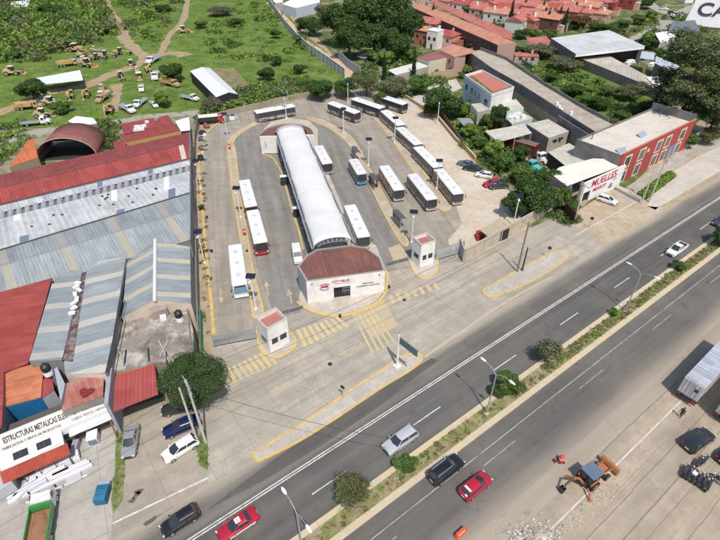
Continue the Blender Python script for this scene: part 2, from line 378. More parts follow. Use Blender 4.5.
# ---- median with kerbs
m_kerb=flat('kerb_concrete',(.50,.43,.31),.85,var=.12,scale=1.5,dirt=(.62,.47,.22),dscale=.35,damt=.6,bmp=.2)
m_med=groundmat('median_earth',(.30,.245,.15),patches=[((.17,.19,.06),.5,.42,.62,.9),((.42,.36,.25),.8,.5,.7,.6)],bmp=.6,fine=.7)
def mband(v0,v1,z0,z1,name,m,u0=-60,u1=420):
    mb=MB(); u=u0
    while u<u1:
        e=min(u+12,u1); mb.prism([R(u,v0),R(e-.03,v0),R(e-.03,v1),R(u,v1)],z0,z1); u=e
    return structure(name,mb,m)
mband(20.75,21.55,0,.17,'kerb',m_kerb); mband(23.35,24.05,0,.17,'kerb',m_kerb)
mband(21.55,23.35,0,.12,'median',m_med)
# ---- left parking lot and sidewalk pieces
m_lotc=slabs('lot_concrete',(.36,.315,.255),AL,7,5,.7,.05,(.25,.22,.18),.2)
sheet('parking_lot',[(112,540),(112,522),(120,470),(125,412),(152,398),(190,396),(208,440),(208,494),(160,540),(100,600)],.018,m_lotc)
sheet('forecourt',[(0,560),(0,486),(20,470),(60,440),(110,415),(124,412),(117,470),(110,545)],.020,slabs('forecourt_concrete',(.40,.375,.335),math.radians(28),6,5,.6,.05,(.33,.31,.28),.15))
sheet('verge',[(116,430),(122,414),(126,440),(125,465),(123,500),(113,514),(111,500),(115,470)],.028,groundmat('verge_grass',(.15,.19,.06),patches=[((.28,.25,.15),.6,.5,.65,.9)]))
sheet('verge',[(196,440),(204,430),(208,445),(208,470),(200,466)],.028,MC.get('vg') or groundmat('verge_grass_b',(.14,.17,.06),patches=[((.30,.26,.18),.6,.5,.65,.9)]))
mb=MB(); a=P(112,524);b=P(208,478); d=(b-a).normalized(); n=Vector((-d.y,d.x,0))*.11
for k in range(12):
    p=a+(b-a)*k/12;q=a+(b-a)*(k+1)/12; mb.quad(p-n+Vector((0,0,.034)),q-n+Vector((0,0,.034)),q+n+Vector((0,0,.034)),p+n+Vector((0,0,.034)))
structure('lot_line',mb,m_white)
# shop-side ground on the right
m_drt=groundmat('brown_dirt',(.40,.32,.225),patches=[((.50,.44,.34),.25,.45,.65,.8),((.27,.2,.13),.4,.55,.7,.5)])
sheet('dirt_apron',[(560,222),(582,208),(610,190),(640,192),(655,212),(648,222),(612,243),(590,232)],.018,m_drt)
mb=MB(); mb.poly([Vector((p.x,p.y,.016)) for p in (P(575,222),P(600,238))]+[R(82,34,.016),R(118,34,.016)]+[Vector((p.x,p.y,.016)) for p in (P(660,208),P(640,214))]); structure('dirt_apron',mb,m_drt)
ap=[P(642,212),P(652,218)]; mb=MB(); mb.poly([Vector((p.x,p.y,.026)) for p in (P(647,206),P(665,208))]+[R(106,36.3,.026),R(165,36.3,.026)]+[Vector((p.x,p.y,.026)) for p in (P(722,146),P(700,155),P(676,170),P(655,192))]); structure('apron',mb,slabs('apron_concrete',(.52,.475,.41),AL,7,6,.72,.04,(.42,.38,.32),.1))
sheet('truck_yard',[(520,128),(560,118),(600,185),(585,205),(555,212),(520,190)],.020,groundmat('truck_yard_dirt',(.33,.27,.20),patches=[((.42,.36,.28),.3,.45,.65,.7)]))
sheet('walkway',[(606,188),(622,190),(700,140),(722,130),(722,146),(690,158),(660,186),(640,205),(622,200)],.022,slabs('walk_concrete',(.40,.37,.32),AL,3,3,.6,.06,(.28,.25,.21)))
line(40.6,84,108,.25,flat('line_pale',(.55,.50,.43),.9,var=.15),z=.032)
# ---- kerbs and islands of the terminal
def kerb(pts,w=.3,h=.15,m=None,name='kerb',closed=False,z0=0.,px=True,steps=5):
    q=[P(*p) for p in pts] if px else list(pts)
    if closed: q=q+[q[0]]
    s=[]
    for i in range(len(q)-1):
        p0=q[max(i-1,0)] if not closed else q[i-1 if i else -2]; p1=q[i];p2=q[i+1];p3=q[min(i+2,len(q)-1)] if not closed else q[(i+2) if i+2<len(q) else 1]
        for k in range(steps):
            t=k/steps; s.append(.5*((2*p1)+(p2-p0)*t+(2*p0-5*p1+4*p2-p3)*t*t+(3*p1-p0-3*p2+p3)*t**3))
    s.append(q[-1]); rings=[]
    for i,p in enumerate(s):
        if closed: d=(s[(i+1)%(len(s)-1)]-s[i-1 if i else -2]).normalized()
        else: d=(s[min(i+1,len(s)-1)]-s[max(i-1,0)]).normalized()
        n=Vector((-d.y,d.x,0))*w/2
        rings.append([p+n+Vector((0,0,z0)),p+n+Vector((0,0,h)),p-n+Vector((0,0,h)),p-n+Vector((0,0,z0))])
    mb=MB(); mb.loft(rings,caps=not closed); return structure(name,mb,m or m_yel)
def island(pts,h,m_top,name='island',w=.3,inner=True):
    ps=[P(*p) for p in pts]; s=[]
    for i in range(len(ps)):
        p0=ps[i-1];p1=ps[i];p2=ps[(i+1)%len(ps)];p3=ps[(i+2)%len(ps)]
        for k in range(4):
            t=k/4; s.append(.5*((2*p1)+(p2-p0)*t+(2*p0-5*p1+4*p2-p3)*t*t+(3*p1-p0-3*p2+p3)*t**3))
    mb=MB(); mb.prism(s,0,h-.02); structure(name,mb,m_top)
    kerb(pts,w,h,closed=True,steps=4)
m_isl=slabs('island_top',(.45,.39,.31),math.radians(104.5),2,2,.75,.06,(.33,.27,.2))
m_walk=slabs('walk_top',(.46,.42,.36),AL,2.5,2.,.72,.05,(.35,.32,.27))
# long islands beside the avenue
island([(256,452),(253,456),(257,461),(264,459),(300,441),(340,416),(375,392),(405,374),(420,363),(421,355),(412,354),(398,359),(378,373),(345,394),(300,426)],.14,m_walk)
island([(486,289),(483,292),(487,296),(494,297),(520,287),(545,274),(565,260),(568,253),(560,251),(549,254),(530,264),(505,278)],.14,m_walk)
kerb([(424,358),(470,326),(505,303),(533,287),(552,277)],.35,.10,flat('edge_strip',(.44,.38,.29),.9))
# dividing islands in the yard (long thin), curved round the far end
island([(228,146),(234,146),(237,165),(240,190),(245,222),(250,252),(255,280),(261,300),(263,316),(254,318),(251,300),(246,268),(239,230),(234,200),(230,170)],.14,m_isl)
island([(228,142),(236,133),(252,124),(266,117),(262,122),(246,130),(236,138),(233,143)],.14,m_isl)
island([(306,118),(322,120),(338,128),(350,136),(360,150),(366,163),(376,180),(388,203),(400,228),(408,242),(404,246),(394,232),(382,210),(370,186),(360,168),(352,150),(342,138),(328,128),(314,122)],.14,m_isl)
island([(374,112),(384,118),(396,133),(408,148),(420,166),(434,186),(448,202),(451,208),(445,211),(437,207),(424,188),(408,164),(396,146),(384,130),(374,118)],.14,m_isl)
kerb([(214,335),(211,300),(207,262),(204,225),(201,190),(199,155),(204,138),(214,126),(232,117)],.55,.16)
kerb([(404,98),(414,102),(419,108),(424,112),(426,118),(437,120),(446,126)],.45,.16,flat('kerb_ochre',(.50,.33,.10),.8,dirt=(.4,.33,.24),dscale=.8))
# main platform under the canopy with its yellow kerb
pf=[(262,153),(281,152),(288,160),(297,190),(306,222),(314,248),(306,256),(299,300),(300,304),(312,312),(335,316),(358,311),(376,302),(385,290),(385,268),(376,246),(364,240),(352,236),(338,196),(322,160),(318,150),(318,130),(309,121),(288,118),(270,123),(261,133)]
mb=MB(); mb.prism([P(*p) for p in pf],0,.16); structure('platform',mb,slabs('platform_top',(.50,.45,.38),math.radians(104.5),3,3,.75,.05,(.40,.34,.27)))
kerb([(262,154),(272,158),(278,166),(284,180),(292,210),(299,232),(303,250)],.35,.165)
kerb([(297,302),(303,307),(316,313),(336,316.5),(358,312),(377,303),(386,291),(387,276)],.4,.17)
# second kerbs and painted cross-hatching
def stripe_set(name,a,b,c,d,n,m,frac=.5,z=.03):
    """stripes from edge a-b to edge d-c"""
    a,b,c,d=[P(*p) for p in (a,b,c,d)]; mb=MB()
    for i in range(n):
        t0=i/n;t1=(i+frac)/n
        q=[a.lerp(b,t0),a.lerp(b,t1),d.lerp(c,t1),d.lerp(c,t0)]; mb.quad(*[Vector((k.x,k.y,z)) for k in q])
    return structure(name,mb,m)
m_hatch=flat('hatch_yellow',(.54,.44,.22),.85,var=.15,scale=2,dirt=(.42,.37,.30),dscale=.5,damt=.9)
stripe_set('crossing',(221,372),(268,349),(280,362),(228,386),9,m_hatch,.62)
stripe_set('crossing',(296,330),(340,316),(352,326),(304,348),8,m_hatch,.62)
stripe_set('crossing',(350,310),(372,303),(400,342),(372,354),5,m_hatch,.35)
stripe_set('crossing',(388,296),(440,282),(444,288),(392,304),7,m_hatch,.45)
for pts in ([(223,382),(268,366),(296,352)],):
    pass
# painted arrows
def arrow(px,ang,L=4.2,m=m_yf):
    c=P(*px,.036); d=Vector((math.cos(ang),math.sin(ang),0)); n=Vector((-d.y,d.x,0)); mb=MB()
    mb.quad(c-d*L/2-n*.12,c+d*L*.1-n*.12,c+d*L*.1+n*.12,c-d*L/2+n*.12)
    mb.add([c+d*L*.1-n*.5,c+d*L/2,c+d*L*.1+n*.5],[(0,1,2)]); structure('painted_arrow',mb,m)
m_yf=flat('arrow_worn',(.47,.39,.23),.9,var=.12,scale=2,dirt=(.35,.31,.25),dscale=.7,damt=1.)
arrow((221,296),math.radians(-75),4,m_yf); arrow((267,288),math.radians(105),4,m_yf); arrow((290,296),math.radians(105),4,m_yf)
arrow((282,386),AL+PI,4.2,m_yf); arrow((346,351),AL+PI,3.4,m_yf); arrow((289,406),AL+PI,3.2,m_yf); arrow((388,276),math.radians(100))
m_wornp=flat('paint_very_worn',(.46,.38,.24),.9,var=.12,scale=2,dirt=(.38,.34,.28),dscale=.4,damt=1.)
sheet('worn_ground_paint',[(352,312),(384,300),(398,326),(372,338)],.026,m_wornp)
sheet('worn_ground_paint',[(388,248),(400,244),(408,256),(394,262)],.032,m_wornp)
# ================================================================ TERMINAL
TA=math.radians(105)                      # direction of the lanes, away from the avenue
m_wht=flat('render_white',(.78,.77,.75),.7,var=.05,scale=.8,dirt=(.52,.48,.42),dscale=.6,damt=.55)
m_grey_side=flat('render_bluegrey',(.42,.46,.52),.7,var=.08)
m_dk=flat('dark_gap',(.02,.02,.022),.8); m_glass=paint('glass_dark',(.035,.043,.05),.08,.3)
m_steel=flat('steel_galv',(.45,.46,.47),.4,.5,var=.08); m_iron=flat('iron_dark',(.05,.05,.055),.5,.3)
m_redt=flat('ink_red',(.55,.06,.08),.6); m_blk=flat('ink_black',(.03,.03,.035),.6); m_blue=flat('ink_blue',(.06,.12,.4),.6)
def fabric_roof():
    m,nt,b=nodes('membrane_white'); v=coords(nt)
    n=noise(nt,v,.25,5,.6); nt.links.new(ramp(nt,n,[(.3,(.60,.60,.595)),(.7,(.68,.68,.67))]),b.inputs['Base Color']); b.inputs['Roughness'].default_value=.8; b.inputs['Specular IOR Level'].default_value=.15; return m
m_mem=fabric_roof()
# ---- vaulted canopy
cA=P(290,131,4.6); cB=P(333.5,245,4.6); cL=(cA-cB).length; ca=math.atan2(cA.y-cB.y,cA.x-cB.x)
cn=thing('platform_canopy','long white membrane vault roof over the central boarding platform','canopy',(cB.x,cB.y,0),ca)
hw=3.55; ns=14
def arch(t,x,r=0,w=hw,h=1.55): a=PI*t; return Vector((x,math.cos(a)*(w+r),4.6+math.sin(a)*(h+r)))
nb=6; mb=MB()
rings=[]
K=nb*5
for i in range(K+1):
    x=cL*i/K; ph=(i%5)/5; sag=.10*math.sin(PI*ph)
    rings.append([arch(t/ns,x,-sag) for t in range(ns+1)])
mb.loft(rings,caps=False,closed=False); o=mb.build('membrane',m_mem,cn,smooth=60)
so_=o.modifiers.new('s','SOLIDIFY'); so_.thickness=.05
for i in range(nb+1):
    mb=MB(); x=cL*i/nb; mb.tube([arch(t/ns,x,.03) for t in range(ns+1)],.075,6); mb.build('arch_rib',flat('rib_grey',(.52,.53,.54),.5),cn)
for s in (-1,1):
    mb=MB(); mb.b6(-.2,cL+.2,s*hw-.14,s*hw+.14,4.35,4.62); mb.build('eave_beam',flat('beam_dark',(.10,.10,.11),.5),cn)
    mb=MB(); mb.b6(0,cL,s*(hw+.28)-.14,s*(hw+.28)+.14,4.3,4.48); mb.build('gutter',m_steel,cn)
    for i in range(9):
        x=1+(cL-2)*i/8; mb=MB(); mb.tube([(x,s*(hw-.1),.16),(x,s*(hw-.1),4.4)],.11,8); mb.box((x,s*(hw-.1),.2),(.5,.5,.12)); mb.build('column',m_wht,cn)
mb=MB()
for k in range(9):
    t0=.12+.76*k/9; t1=t0+.05
    mb.quad(arch(t0,-.02,-.25),arch(t1,-.02,-.25),arch(t1,-.02,-.75),arch(t0,-.02,-.75))
for t in range(ns): mb.quad(arch(t/ns,-.01,-.75),arch((t+1)/ns,-.01,-.75),arch((t+1)/ns,-.01,-.95),arch(t/ns,-.01,-.95))
mb.build('end_truss',m_steel,cn)
# balustrades / turnstile walls under the canopy
for s,lab in ((-1,'low dark railing along the right edge of the canopied platform'),(1,'low dark railing along the left edge of the canopied platform')):
    t=thing('platform_railing',lab,'railing',(cB.x,cB.y,.16),ca); mb=MB()
    mb.b6(1,cL-1,s*(hw+.02)-.03,s*(hw+.02)+.03,.95,1.02); mb.b6(1,cL-1,s*(hw+.02)-.02,s*(hw+.02)+.02,.1,.16); mb.build('rail',m_iron,t)
    mb=MB()
    for k in range(24): mb.b6(1.6+k*(cL-3)/23.2,1.9+k*(cL-3)/23.2+1.2,s*hw-.01,s*hw+.01,.2,.92)
    mb.build('panel',flat('railing_panel',(.2,.21,.23),.5),t)
    for k in range(13): mb=MB(); x=1+k*(cL-2)/12; mb.b6(x-.03,x+.03,s*(hw+.02)-.03,s*(hw+.02)+.03,0,1); mb.build('post',m_iron,t)
# benches inside
# ---- front hall (D-shaped, red roof)
fA=P(308,304); fB=P(384,293); fL=(fB-fA).length; fa=math.atan2(fB.y-fA.y,fB.x-fA.x)
hall=thing('entrance_hall','white entrance hall with rusty red chamfered roof behind yellow kerb','building',(fA.x,fA.y,.16),fa)
D_=8.6; hh=4.6
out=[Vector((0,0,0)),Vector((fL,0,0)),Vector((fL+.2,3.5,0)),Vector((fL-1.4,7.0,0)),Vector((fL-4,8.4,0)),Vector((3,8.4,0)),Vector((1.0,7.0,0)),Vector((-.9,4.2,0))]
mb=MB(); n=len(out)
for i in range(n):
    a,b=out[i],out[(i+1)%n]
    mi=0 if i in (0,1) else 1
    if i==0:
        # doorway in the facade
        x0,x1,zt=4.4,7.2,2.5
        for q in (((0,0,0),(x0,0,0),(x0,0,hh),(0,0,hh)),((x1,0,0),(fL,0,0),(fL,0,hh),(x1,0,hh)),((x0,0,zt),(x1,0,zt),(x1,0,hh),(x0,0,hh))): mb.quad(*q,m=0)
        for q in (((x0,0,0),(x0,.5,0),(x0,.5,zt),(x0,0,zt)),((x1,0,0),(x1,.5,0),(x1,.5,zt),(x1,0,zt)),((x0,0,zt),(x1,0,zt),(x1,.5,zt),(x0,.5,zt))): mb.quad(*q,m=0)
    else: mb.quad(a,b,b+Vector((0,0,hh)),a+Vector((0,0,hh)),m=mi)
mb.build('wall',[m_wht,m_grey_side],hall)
m_rr=corrugated('roof_red_rusty',(.23,.10,.08),fa,.5,dirt=(.10,.075,.06),amt=1.)
mb=MB(); ctr=Vector((fL/2,4,0)); ins=[p.lerp(ctr,.05)+Vector((0,0,hh-.12)) for p in out]; mb.poly(ins); mb.build('roof',m_rr,hall)
# parapet cap
mb=MB()
for i in range(n):
    a,b=out[i],out[(i+1)%n]; a2,b2=a.lerp(ctr,.05),b.lerp(ctr,.05); z=Vector((0,0,hh+ .12))
    mb.quad(a+z,b+z,b2+z,a2+z); mb.quad(a2+z,b2+z,b2+z-Vector((0,0,.3)),a2+z-Vector((0,0,.3))); mb.quad(a+z-Vector((0,0,.12)),b+z-Vector((0,0,.12)),b+z,a+z)
mb.build('parapet',flat('parapet_grey',(.30,.27,.25),.8),hall)
mb=MB(); mb.b6(4.4,7.2,.5,.54,0,2.5); mb.build('doorway',m_dk,hall)
mb=MB(); 
for k in range(4): mb.b6(5.9+k*.32,5.93+k*.32,.1,.13,.9,2.45)
mb.b6(5.8,7.15,.1,.13,1.5,1.55); mb.b6(5.8,7.15,.1,.13,2.1,2.15); mb.build('window',flat('window_light',(.35,.42,.5),.3),hall)
text_part('lettering','CITYBUS',.62,m_redt,hall,(5.6,-.03,3.75),(PI/2,0,0),sx=1.2,bold=.015)
text_part('lettering','TERMINAL',.36,m_blk,hall,(10.2,-.03,2.55),(PI/2,0,0),sx=1.2)
text_part('lettering','HACIENDA BLANCA',.36,m_blk,hall,(10.2,-.03,2.05),(PI/2,0,0),sx=1.2)
text_part('lettering','SISTEMA DE TRANSPORTE',.2,flat('ink_grey',(.35,.33,.36),.6),hall,(6.0,-.03,3.3),(PI/2,0,0),sx=1.1)
# round logo: swirl of bus and arcs
mb=MB()
for r,a0,a1,w_,mi in ((.78,20,150,.10,0),(.62,190,340,.10,1),(.78,200,320,.09,0),(.6,30,120,.07,1)):
    for k in range(14):
        t0=math.radians(a0+(a1-a0)*k/14);t1=math.radians(a0+(a1-a0)*(k+1)/14)
        f=lambda t,r_: (2.9+1.25*r_*math.cos(t),-.02,2.95+r_*math.sin(t))
        mb.quad(f(t0,r),f(t1,r),f(t1,r-w_),f(t0,r-w_),m=mi)
mb.b6(2.3,3.5,-.03,-.01,2.8,3.1,m=2)
mb.build('logo',[m_redt,m_blue,flat('ink_plum',(.25,.05,.12),.6)],hall)
text_part('logo_lettering','CITYBUS',.32,m_redt,hall,(2.9,-.04,3.25),(PI/2,0,0),bold=.01)
for x in (.9,fL-.9):
    mb=MB(); mb.tube([(x,-.18,4.0),(x,0,4.0)],.09,8); mb.build('wall_lamp',m_iron,hall)
# ---- inner building at the far end: white panels and half-round roof
iA=P(262,154); ir=math.radians(2)
ib=thing('signal_building','white walled half-round building with grey-red roof closing the far platform end','building',(iA.x,iA.y,.16),ir)
pw=4.3
mb=MB(); 
W=13.6
mb.b6(0,pw,0,.3,0,4.6); mb.build('wall',m_wht,ib); mb=MB(); mb.b6(W-3.1,W,.5,.8,0,4.6); mb.build('wall',m_wht,ib)
pts=[Vector((W/2-W/2*math.cos(PI*k/16),.8+7.2*math.sin(PI*k/16),0)) for k in range(17)]
mb=MB(); mb.prism(pts,0,4.3); mb.build('curved_wall',flat('wall_plum',(.26,.13,.12),.7),ib)
mb=MB(); mb.poly([p.lerp(Vector((W/2,2,0)),.05)+Vector((0,0,4.32)) for p in pts]); mb.build('roof',m_rr,ib)
mb=MB()
for k in range(16):
    a,b=pts[k],pts[k+1]; c=Vector((W/2,2,0)); z=Vector((0,0,4.75)); y=Vector((0,0,4.2))
    mb.quad(a+z,b+z,b.lerp(c,.05)+z,a.lerp(c,.05)+z); mb.quad(a+y,b+y,b+z,a+z); mb.quad(a.lerp(c,.05)+y,b.lerp(c,.05)+y,b.lerp(c,.05)+z,a.lerp(c,.05)+z)
mb.build('parapet',flat('parapet_brown',(.30,.24,.22),.8),ib)
mb=MB(); mb.b6(1.0,1.35,-.03,0,1.6,3.4); mb.b6(1.35,1.6,-.03,0,1.5,2.6); mb.build('mural',flat('mural_grey',(.5,.5,.52),.7),ib)
# ---- guard booths
def booth(px,label,w=3.4,d=3.0,h=5.0,rz=TA-PI/2+math.radians(18)):
    c=P(*px); t=thing('guard_booth',label,'booth',(c.x,c.y,.14),rz)
    mb=MB(); T=.16
    for a in ((-w/2,w/2,-d/2,-d/2+T),(-w/2,w/2,d/2-T,d/2),(-w/2,-w/2+T,-d/2+T,d/2-T),(w/2-T,w/2,-d/2+T,d/2-T)): mb.b6(*a,0,h)
    mb.build('wall',m_wht,t)
    mb=MB(); mb.b6(-w/2+T,w/2-T,-d/2+T,d/2-T,h-.75,h-.6); mb.build('roof',flat('booth_roof',(.38,.16,.13),.8,var=.2,dirt=(.18,.1,.09),damt=.6),t)
    mb=MB()
    for a in ((-w/2-.06,w/2+.06,-d/2-.06,-d/2+T+.02),(-w/2-.06,w/2+.06,d/2-T-.02,d/2+.06),(-w/2-.06,-w/2+T+.02,-d/2+T+.02,d/2-T-.02),(w/2-T-.02,w/2+.06,-d/2+T+.02,d/2-T-.02)): mb.b6(*a,h,h+.08)
    mb.build('parapet',flat('coping',(.5,.44,.38),.8),t)
    for (x0,x1) in ((-w/2+.5,-.2),(.2,w/2-.4)):
        mb=MB(); mb.b6(x0,x1,-d/2-.03,-d/2+.02,1.5,2.5); mb.build('window',m_glass,t)
    mb=MB(); mb.b6(-w/2-.03,-w/2+.02,-.8,.6,1.5,2.4); mb.build('window',m_glass,t)
    mb=MB(); mb.b6(w/2-.02,w/2+.03,-.9,.0,.05,2.1); mb.build('door',flat('door_grey',(.4,.42,.45),.5),t)
    return t
booth((275,343),'white guard booth with red inset roof on the rounded kerb island by the left gates',rz=math.radians(40))
booth((422,262),'white guard booth with red inset roof between the centre and right gates',rz=math.radians(28),w=3.0,d=2.8)
island([(258,326),(258,340),(262,352),(273,358),(288,353),(296,344),(292,334),(282,328),(268,322)],.14,m_walk)
island([(411,258),(411,266),(417,276),(426,279),(435,274),(438,264),(434,256),(422,252)],.14,m_walk)
# ---- sliding gates
def gate(a,b,h,label,m_,open_=False):
    A=P(*a);B=P(*b);L=(B-A).length; t=thing('sliding_gate',label,'gate',(A.x,A.y,0),math.atan2(B.y-A.y,B.x-A.x))
    mb=MB(); 
    for z in (.15,h): mb.b6(0,L,-.04,.04,z-.05,z+.05)
    for k in range(int(L/2)+1): x=k*L/int(L/2+.0001 or 1) if L>=2 else 0; mb.b6(min(x,L)-.04,min(x,L)+.04,-.045,.045,.1,h)
    mb.build('frame',m_steel,t)
    mb=MB(); n=int(L/.22)
    for k in range(n): mb.b6(k*L/n,k*L/n+.13,-.015,.015,.2,h-.05)
    mb.build('bars',m_,t)
    mb=MB(); mb.b6(0,L,-.14,.14,.0,.05); mb.build('track',m_iron,t)
m_gate=flat('gate_bluegrey',(.30,.33,.37),.5,.2)
gate((214,346),(257,338),2.0,'grey barred sliding gate closed across the left entry lane',m_gate)
gate((275,316),(303,308),.6,'low dark gate track lying open across the second lane',flat('gate_dark',(.07,.07,.08),.6))
gate((387,265),(408,260),.6,'low dark gate track between the hall and the right booth',MC['gate_dark'])
gate((436,260),(463,252),2.4,'pale barred sliding gate closing the right exit by the wall',flat('gate_pale',(.45,.48,.5),.5))
# ---- perimeter wall on the avenue side
def wall_run(name,label,pts,h,th,m,bays=3.,piers=True,cap=None):
    P_=[p if isinstance(p,Vector) else P(*p) for p in pts]; c=P_[0]
    t=thing(name,label,'wall' if 'wall' in name else 'fence',(c.x,c.y,0)); mb=MB((c.x,c.y,0)); m2=MB((c.x,c.y,0))
    for a,b in zip(P_,P_[1:]):
        L=(b-a).length; n=max(1,round(L/bays)); rz=math.atan2(b.y-a.y,b.x-a.x)
        mid=(a+b)/2; mb.box((mid.x,mid.y,h/2),(L+th,th,h),rz)
        for k in range(n+1):
            q=a.lerp(b,k/n); m2=MB((c.x,c.y,0)); m2.box((q.x,q.y,h/2+.05),(.26,th+.12,h+.1),rz)
            if piers and not(k==0 and a is not P_[0]): m2.build('pier',cap or m,t)
        if cap: m2=MB((c.x,c.y,0)); m2.box((mid.x,mid.y,h+.13),(L,th+.1,.06),rz); m2.build('coping',cap,t)
    mb.build('wall_panel',m,t)
    return t
m_cream=flat('wall_cream',(.50,.43,.33),.85,var=.1,scale=.7,dirt=(.36,.29,.22),dscale=.4,damt=.7)
wall_run('perimeter_wall','cream plastered perimeter wall facing the service road right of the gates',[(464,262),(500,241),(530,224),(551,212)],2.7,.2,m_cream,cap=flat('pier_cream',(.44,.38,.3),.85))
wall_run('perimeter_wall','short grey return wall at the corner beside the pale gate',[(463,262),(459,251)],2.7,.2,flat('wall_grey',(.33,.34,.35),.85))
m_olive=flat('wall_olive',(.34,.30,.21),.9,var=.15,dirt=(.22,.19,.13),damt=.7)
wall_run('boundary_wall','low weathered tan wall curving behind the parked top bus',[(205,121),(222,118),(240,113),(262,108),(290,101),(312,97),(326,94)],1.9,.2,m_olive)
wall_run('boundary_wall','low ochre balustrade wall edging the dirt lot',[(404,97),(418,106),(437,118),(447,130),(456,141),(466,150),(475,160)],.9,.35,flat('wall_ochre',(.48,.33,.13),.85,dirt=(.36,.3,.22),dscale=.8),1.6,cap=flat('pier_ochre',(.50,.42,.27),.85))
wall_run('corrugated_fence','brown rusted sheet fence above the ochre balustrade',[(441,117),(450,130),(462,147)],2.0,.06,flat('rust_brown',(.16,.10,.075),.8,var=.3),2.)
# left boundary: tall green-grey block wall with creepers and spoil along it
m_lw=flat('wall_lichen',(.19,.17,.15),.9,var=.2,scale=.8,dirt=(.32,.28,.23),dscale=.6,damt=.7)
wall_run('boundary_wall','long dark weathered block wall between the warehouse and the yard',[(201,342),(199,300),(198,260),(197,220),(195,180),(196,140),(199,124)],2.4,.25,m_lw,4)
wall_run('boundary_wall','short bright green painted wall panel beside the big round tree',[(203,352),(202,318)],2.1,.16,flat('wall_green',(.05,.22,.13),.7),3)
# ---- totem shelters on the platforms
def kiosk(px,rz,label,kind=0):
    c=P(*px); t=thing('ticket_shelter' if kind else 'display_stand',label,'shelter' if kind else 'stand',(c.x,c.y,.14),rz)
    if kind:
        mb=MB()
        for k in range(7):
            a=-.2+1.2*k/6
            x=-.75+1.5*k/6; z=2.55-.35*((k-2)/4)**2
            if k: mb.quad((xp,-1.9,zp),(x,-1.9,z),(x,1.9,z),(xp,1.9,zp))
            xp,zp=x,z
        o=mb.build('roof',flat('shelter_roof',(.09,.095,.10),.4),t); s=o.modifiers.new('s','SOLIDIFY'); s.thickness=.06
        mb=MB(); mb.b6(-.62,-.56,-1.8,1.8,.35,2.2); mb.build('back_panel',paint('smoked_glass',(.06,.065,.07),.1),t)
        for y in (-1.8,0,1.8): mb=MB(); mb.tube([(-.6,y,0),(-.6,y,2.45)],.06,6); mb.build('post',m_steel,t)
        mb=MB(); mb.b6(-.5,-.1,-1.5,1.5,.42,.48); mb.b6(-.45,-.15,-1.3,-1.2,0,.42); mb.b6(-.45,-.15,1.2,1.3,0,.42); mb.build('bench',m_steel,t)
    else:
        mb=MB(); mb.b6(-.9,.9,-.35,.35,.1,2.1); mb.build('cabinet',m_iron,t,bevel=.05)
        mb=MB(); mb.b6(-.95,.95,-.5,.5,2.1,2.2); mb.build('roof',m_wht,t)
        mb=MB(); mb.b6(-.7,.7,-.38,-.35,.8,1.8); mb.build('screen',m_glass,t)
R5=math.radians
kiosk((356,159),R5(17),'dark curved bus shelter nearest the far end of the right island',1)
kiosk((374,187),R5(18),'dark curved bus shelter behind the blue minibus',1)
kiosk((399,225),R5(22),'dark curved bus shelter nearest the right guard booth',1)
kiosk((285,185),R5(15),'black cabinet with white top at the canopy left edge, the farther one')
kiosk((298,217),R5(15),'black cabinet with white top at the canopy left edge, the nearer one')
# red totem signs on islands
def totem(px,label):
    c=P(*px); t=thing('stop_totem',label,'sign',(c.x,c.y,.14),R5(20)); mb=MB(); mb.b6(-.28,.28,-.09,.09,.25,1.5); mb.build('panel',flat('totem_red',(.5,.05,.04),.5),t,bevel=.03)
    mb=MB(); mb.b6(-.05,.05,-.05,.05,0,.3); mb.build('post',m_iron,t)
    mb=MB(); mb.b6(-.15,.15,-.1,-.092,.8,1.2); mb.build('symbol',m_wht,t)
totem((377,187),'red stop totem beside the dark shelter and the minibus')
totem((245,236),'red stop totem between the two left bus lanes')
totem((230,150),'red stop totem at the far tip of the left island')
# floor bollards (small dark drums)
BOL=None
for px,lab in (((207,218),'far left'),((212,252),'left kerb'),((247,252),'left island middle'),((253,294),'left island lower'),((228,139),'upper left'),((389,288),'right of the hall'),((340,317),'front of the hall')):
    c=P(*px); mb=MB((c.x,c.y,0)); mb.tube([(c.x,c.y,0),(c.x,c.y,.5),(c.x,c.y,.55)],[.24,.2,.08],10); mb.box((c.x,c.y,.35),(.4,.4,.06)); o=single('drum_bollard','small dark drum bollard standing '+{'far left':'on the far left kerb by the lamp','left kerb':'on the yellow left kerb beside the warehouse','left island middle':'on the left island next to the red bus front','left island lower':'on the left island beside the white bus','upper left':'under the far left corner lamp','right of the hall':'right of the entrance hall facade','front of the hall':'at the kerb in front of the entrance hall','by the avenue edge':'near the avenue edge right of the road sign'}[lab],'bollard',mb,m_iron,group='drum bollards'); o.location=(c.x,c.y,0)
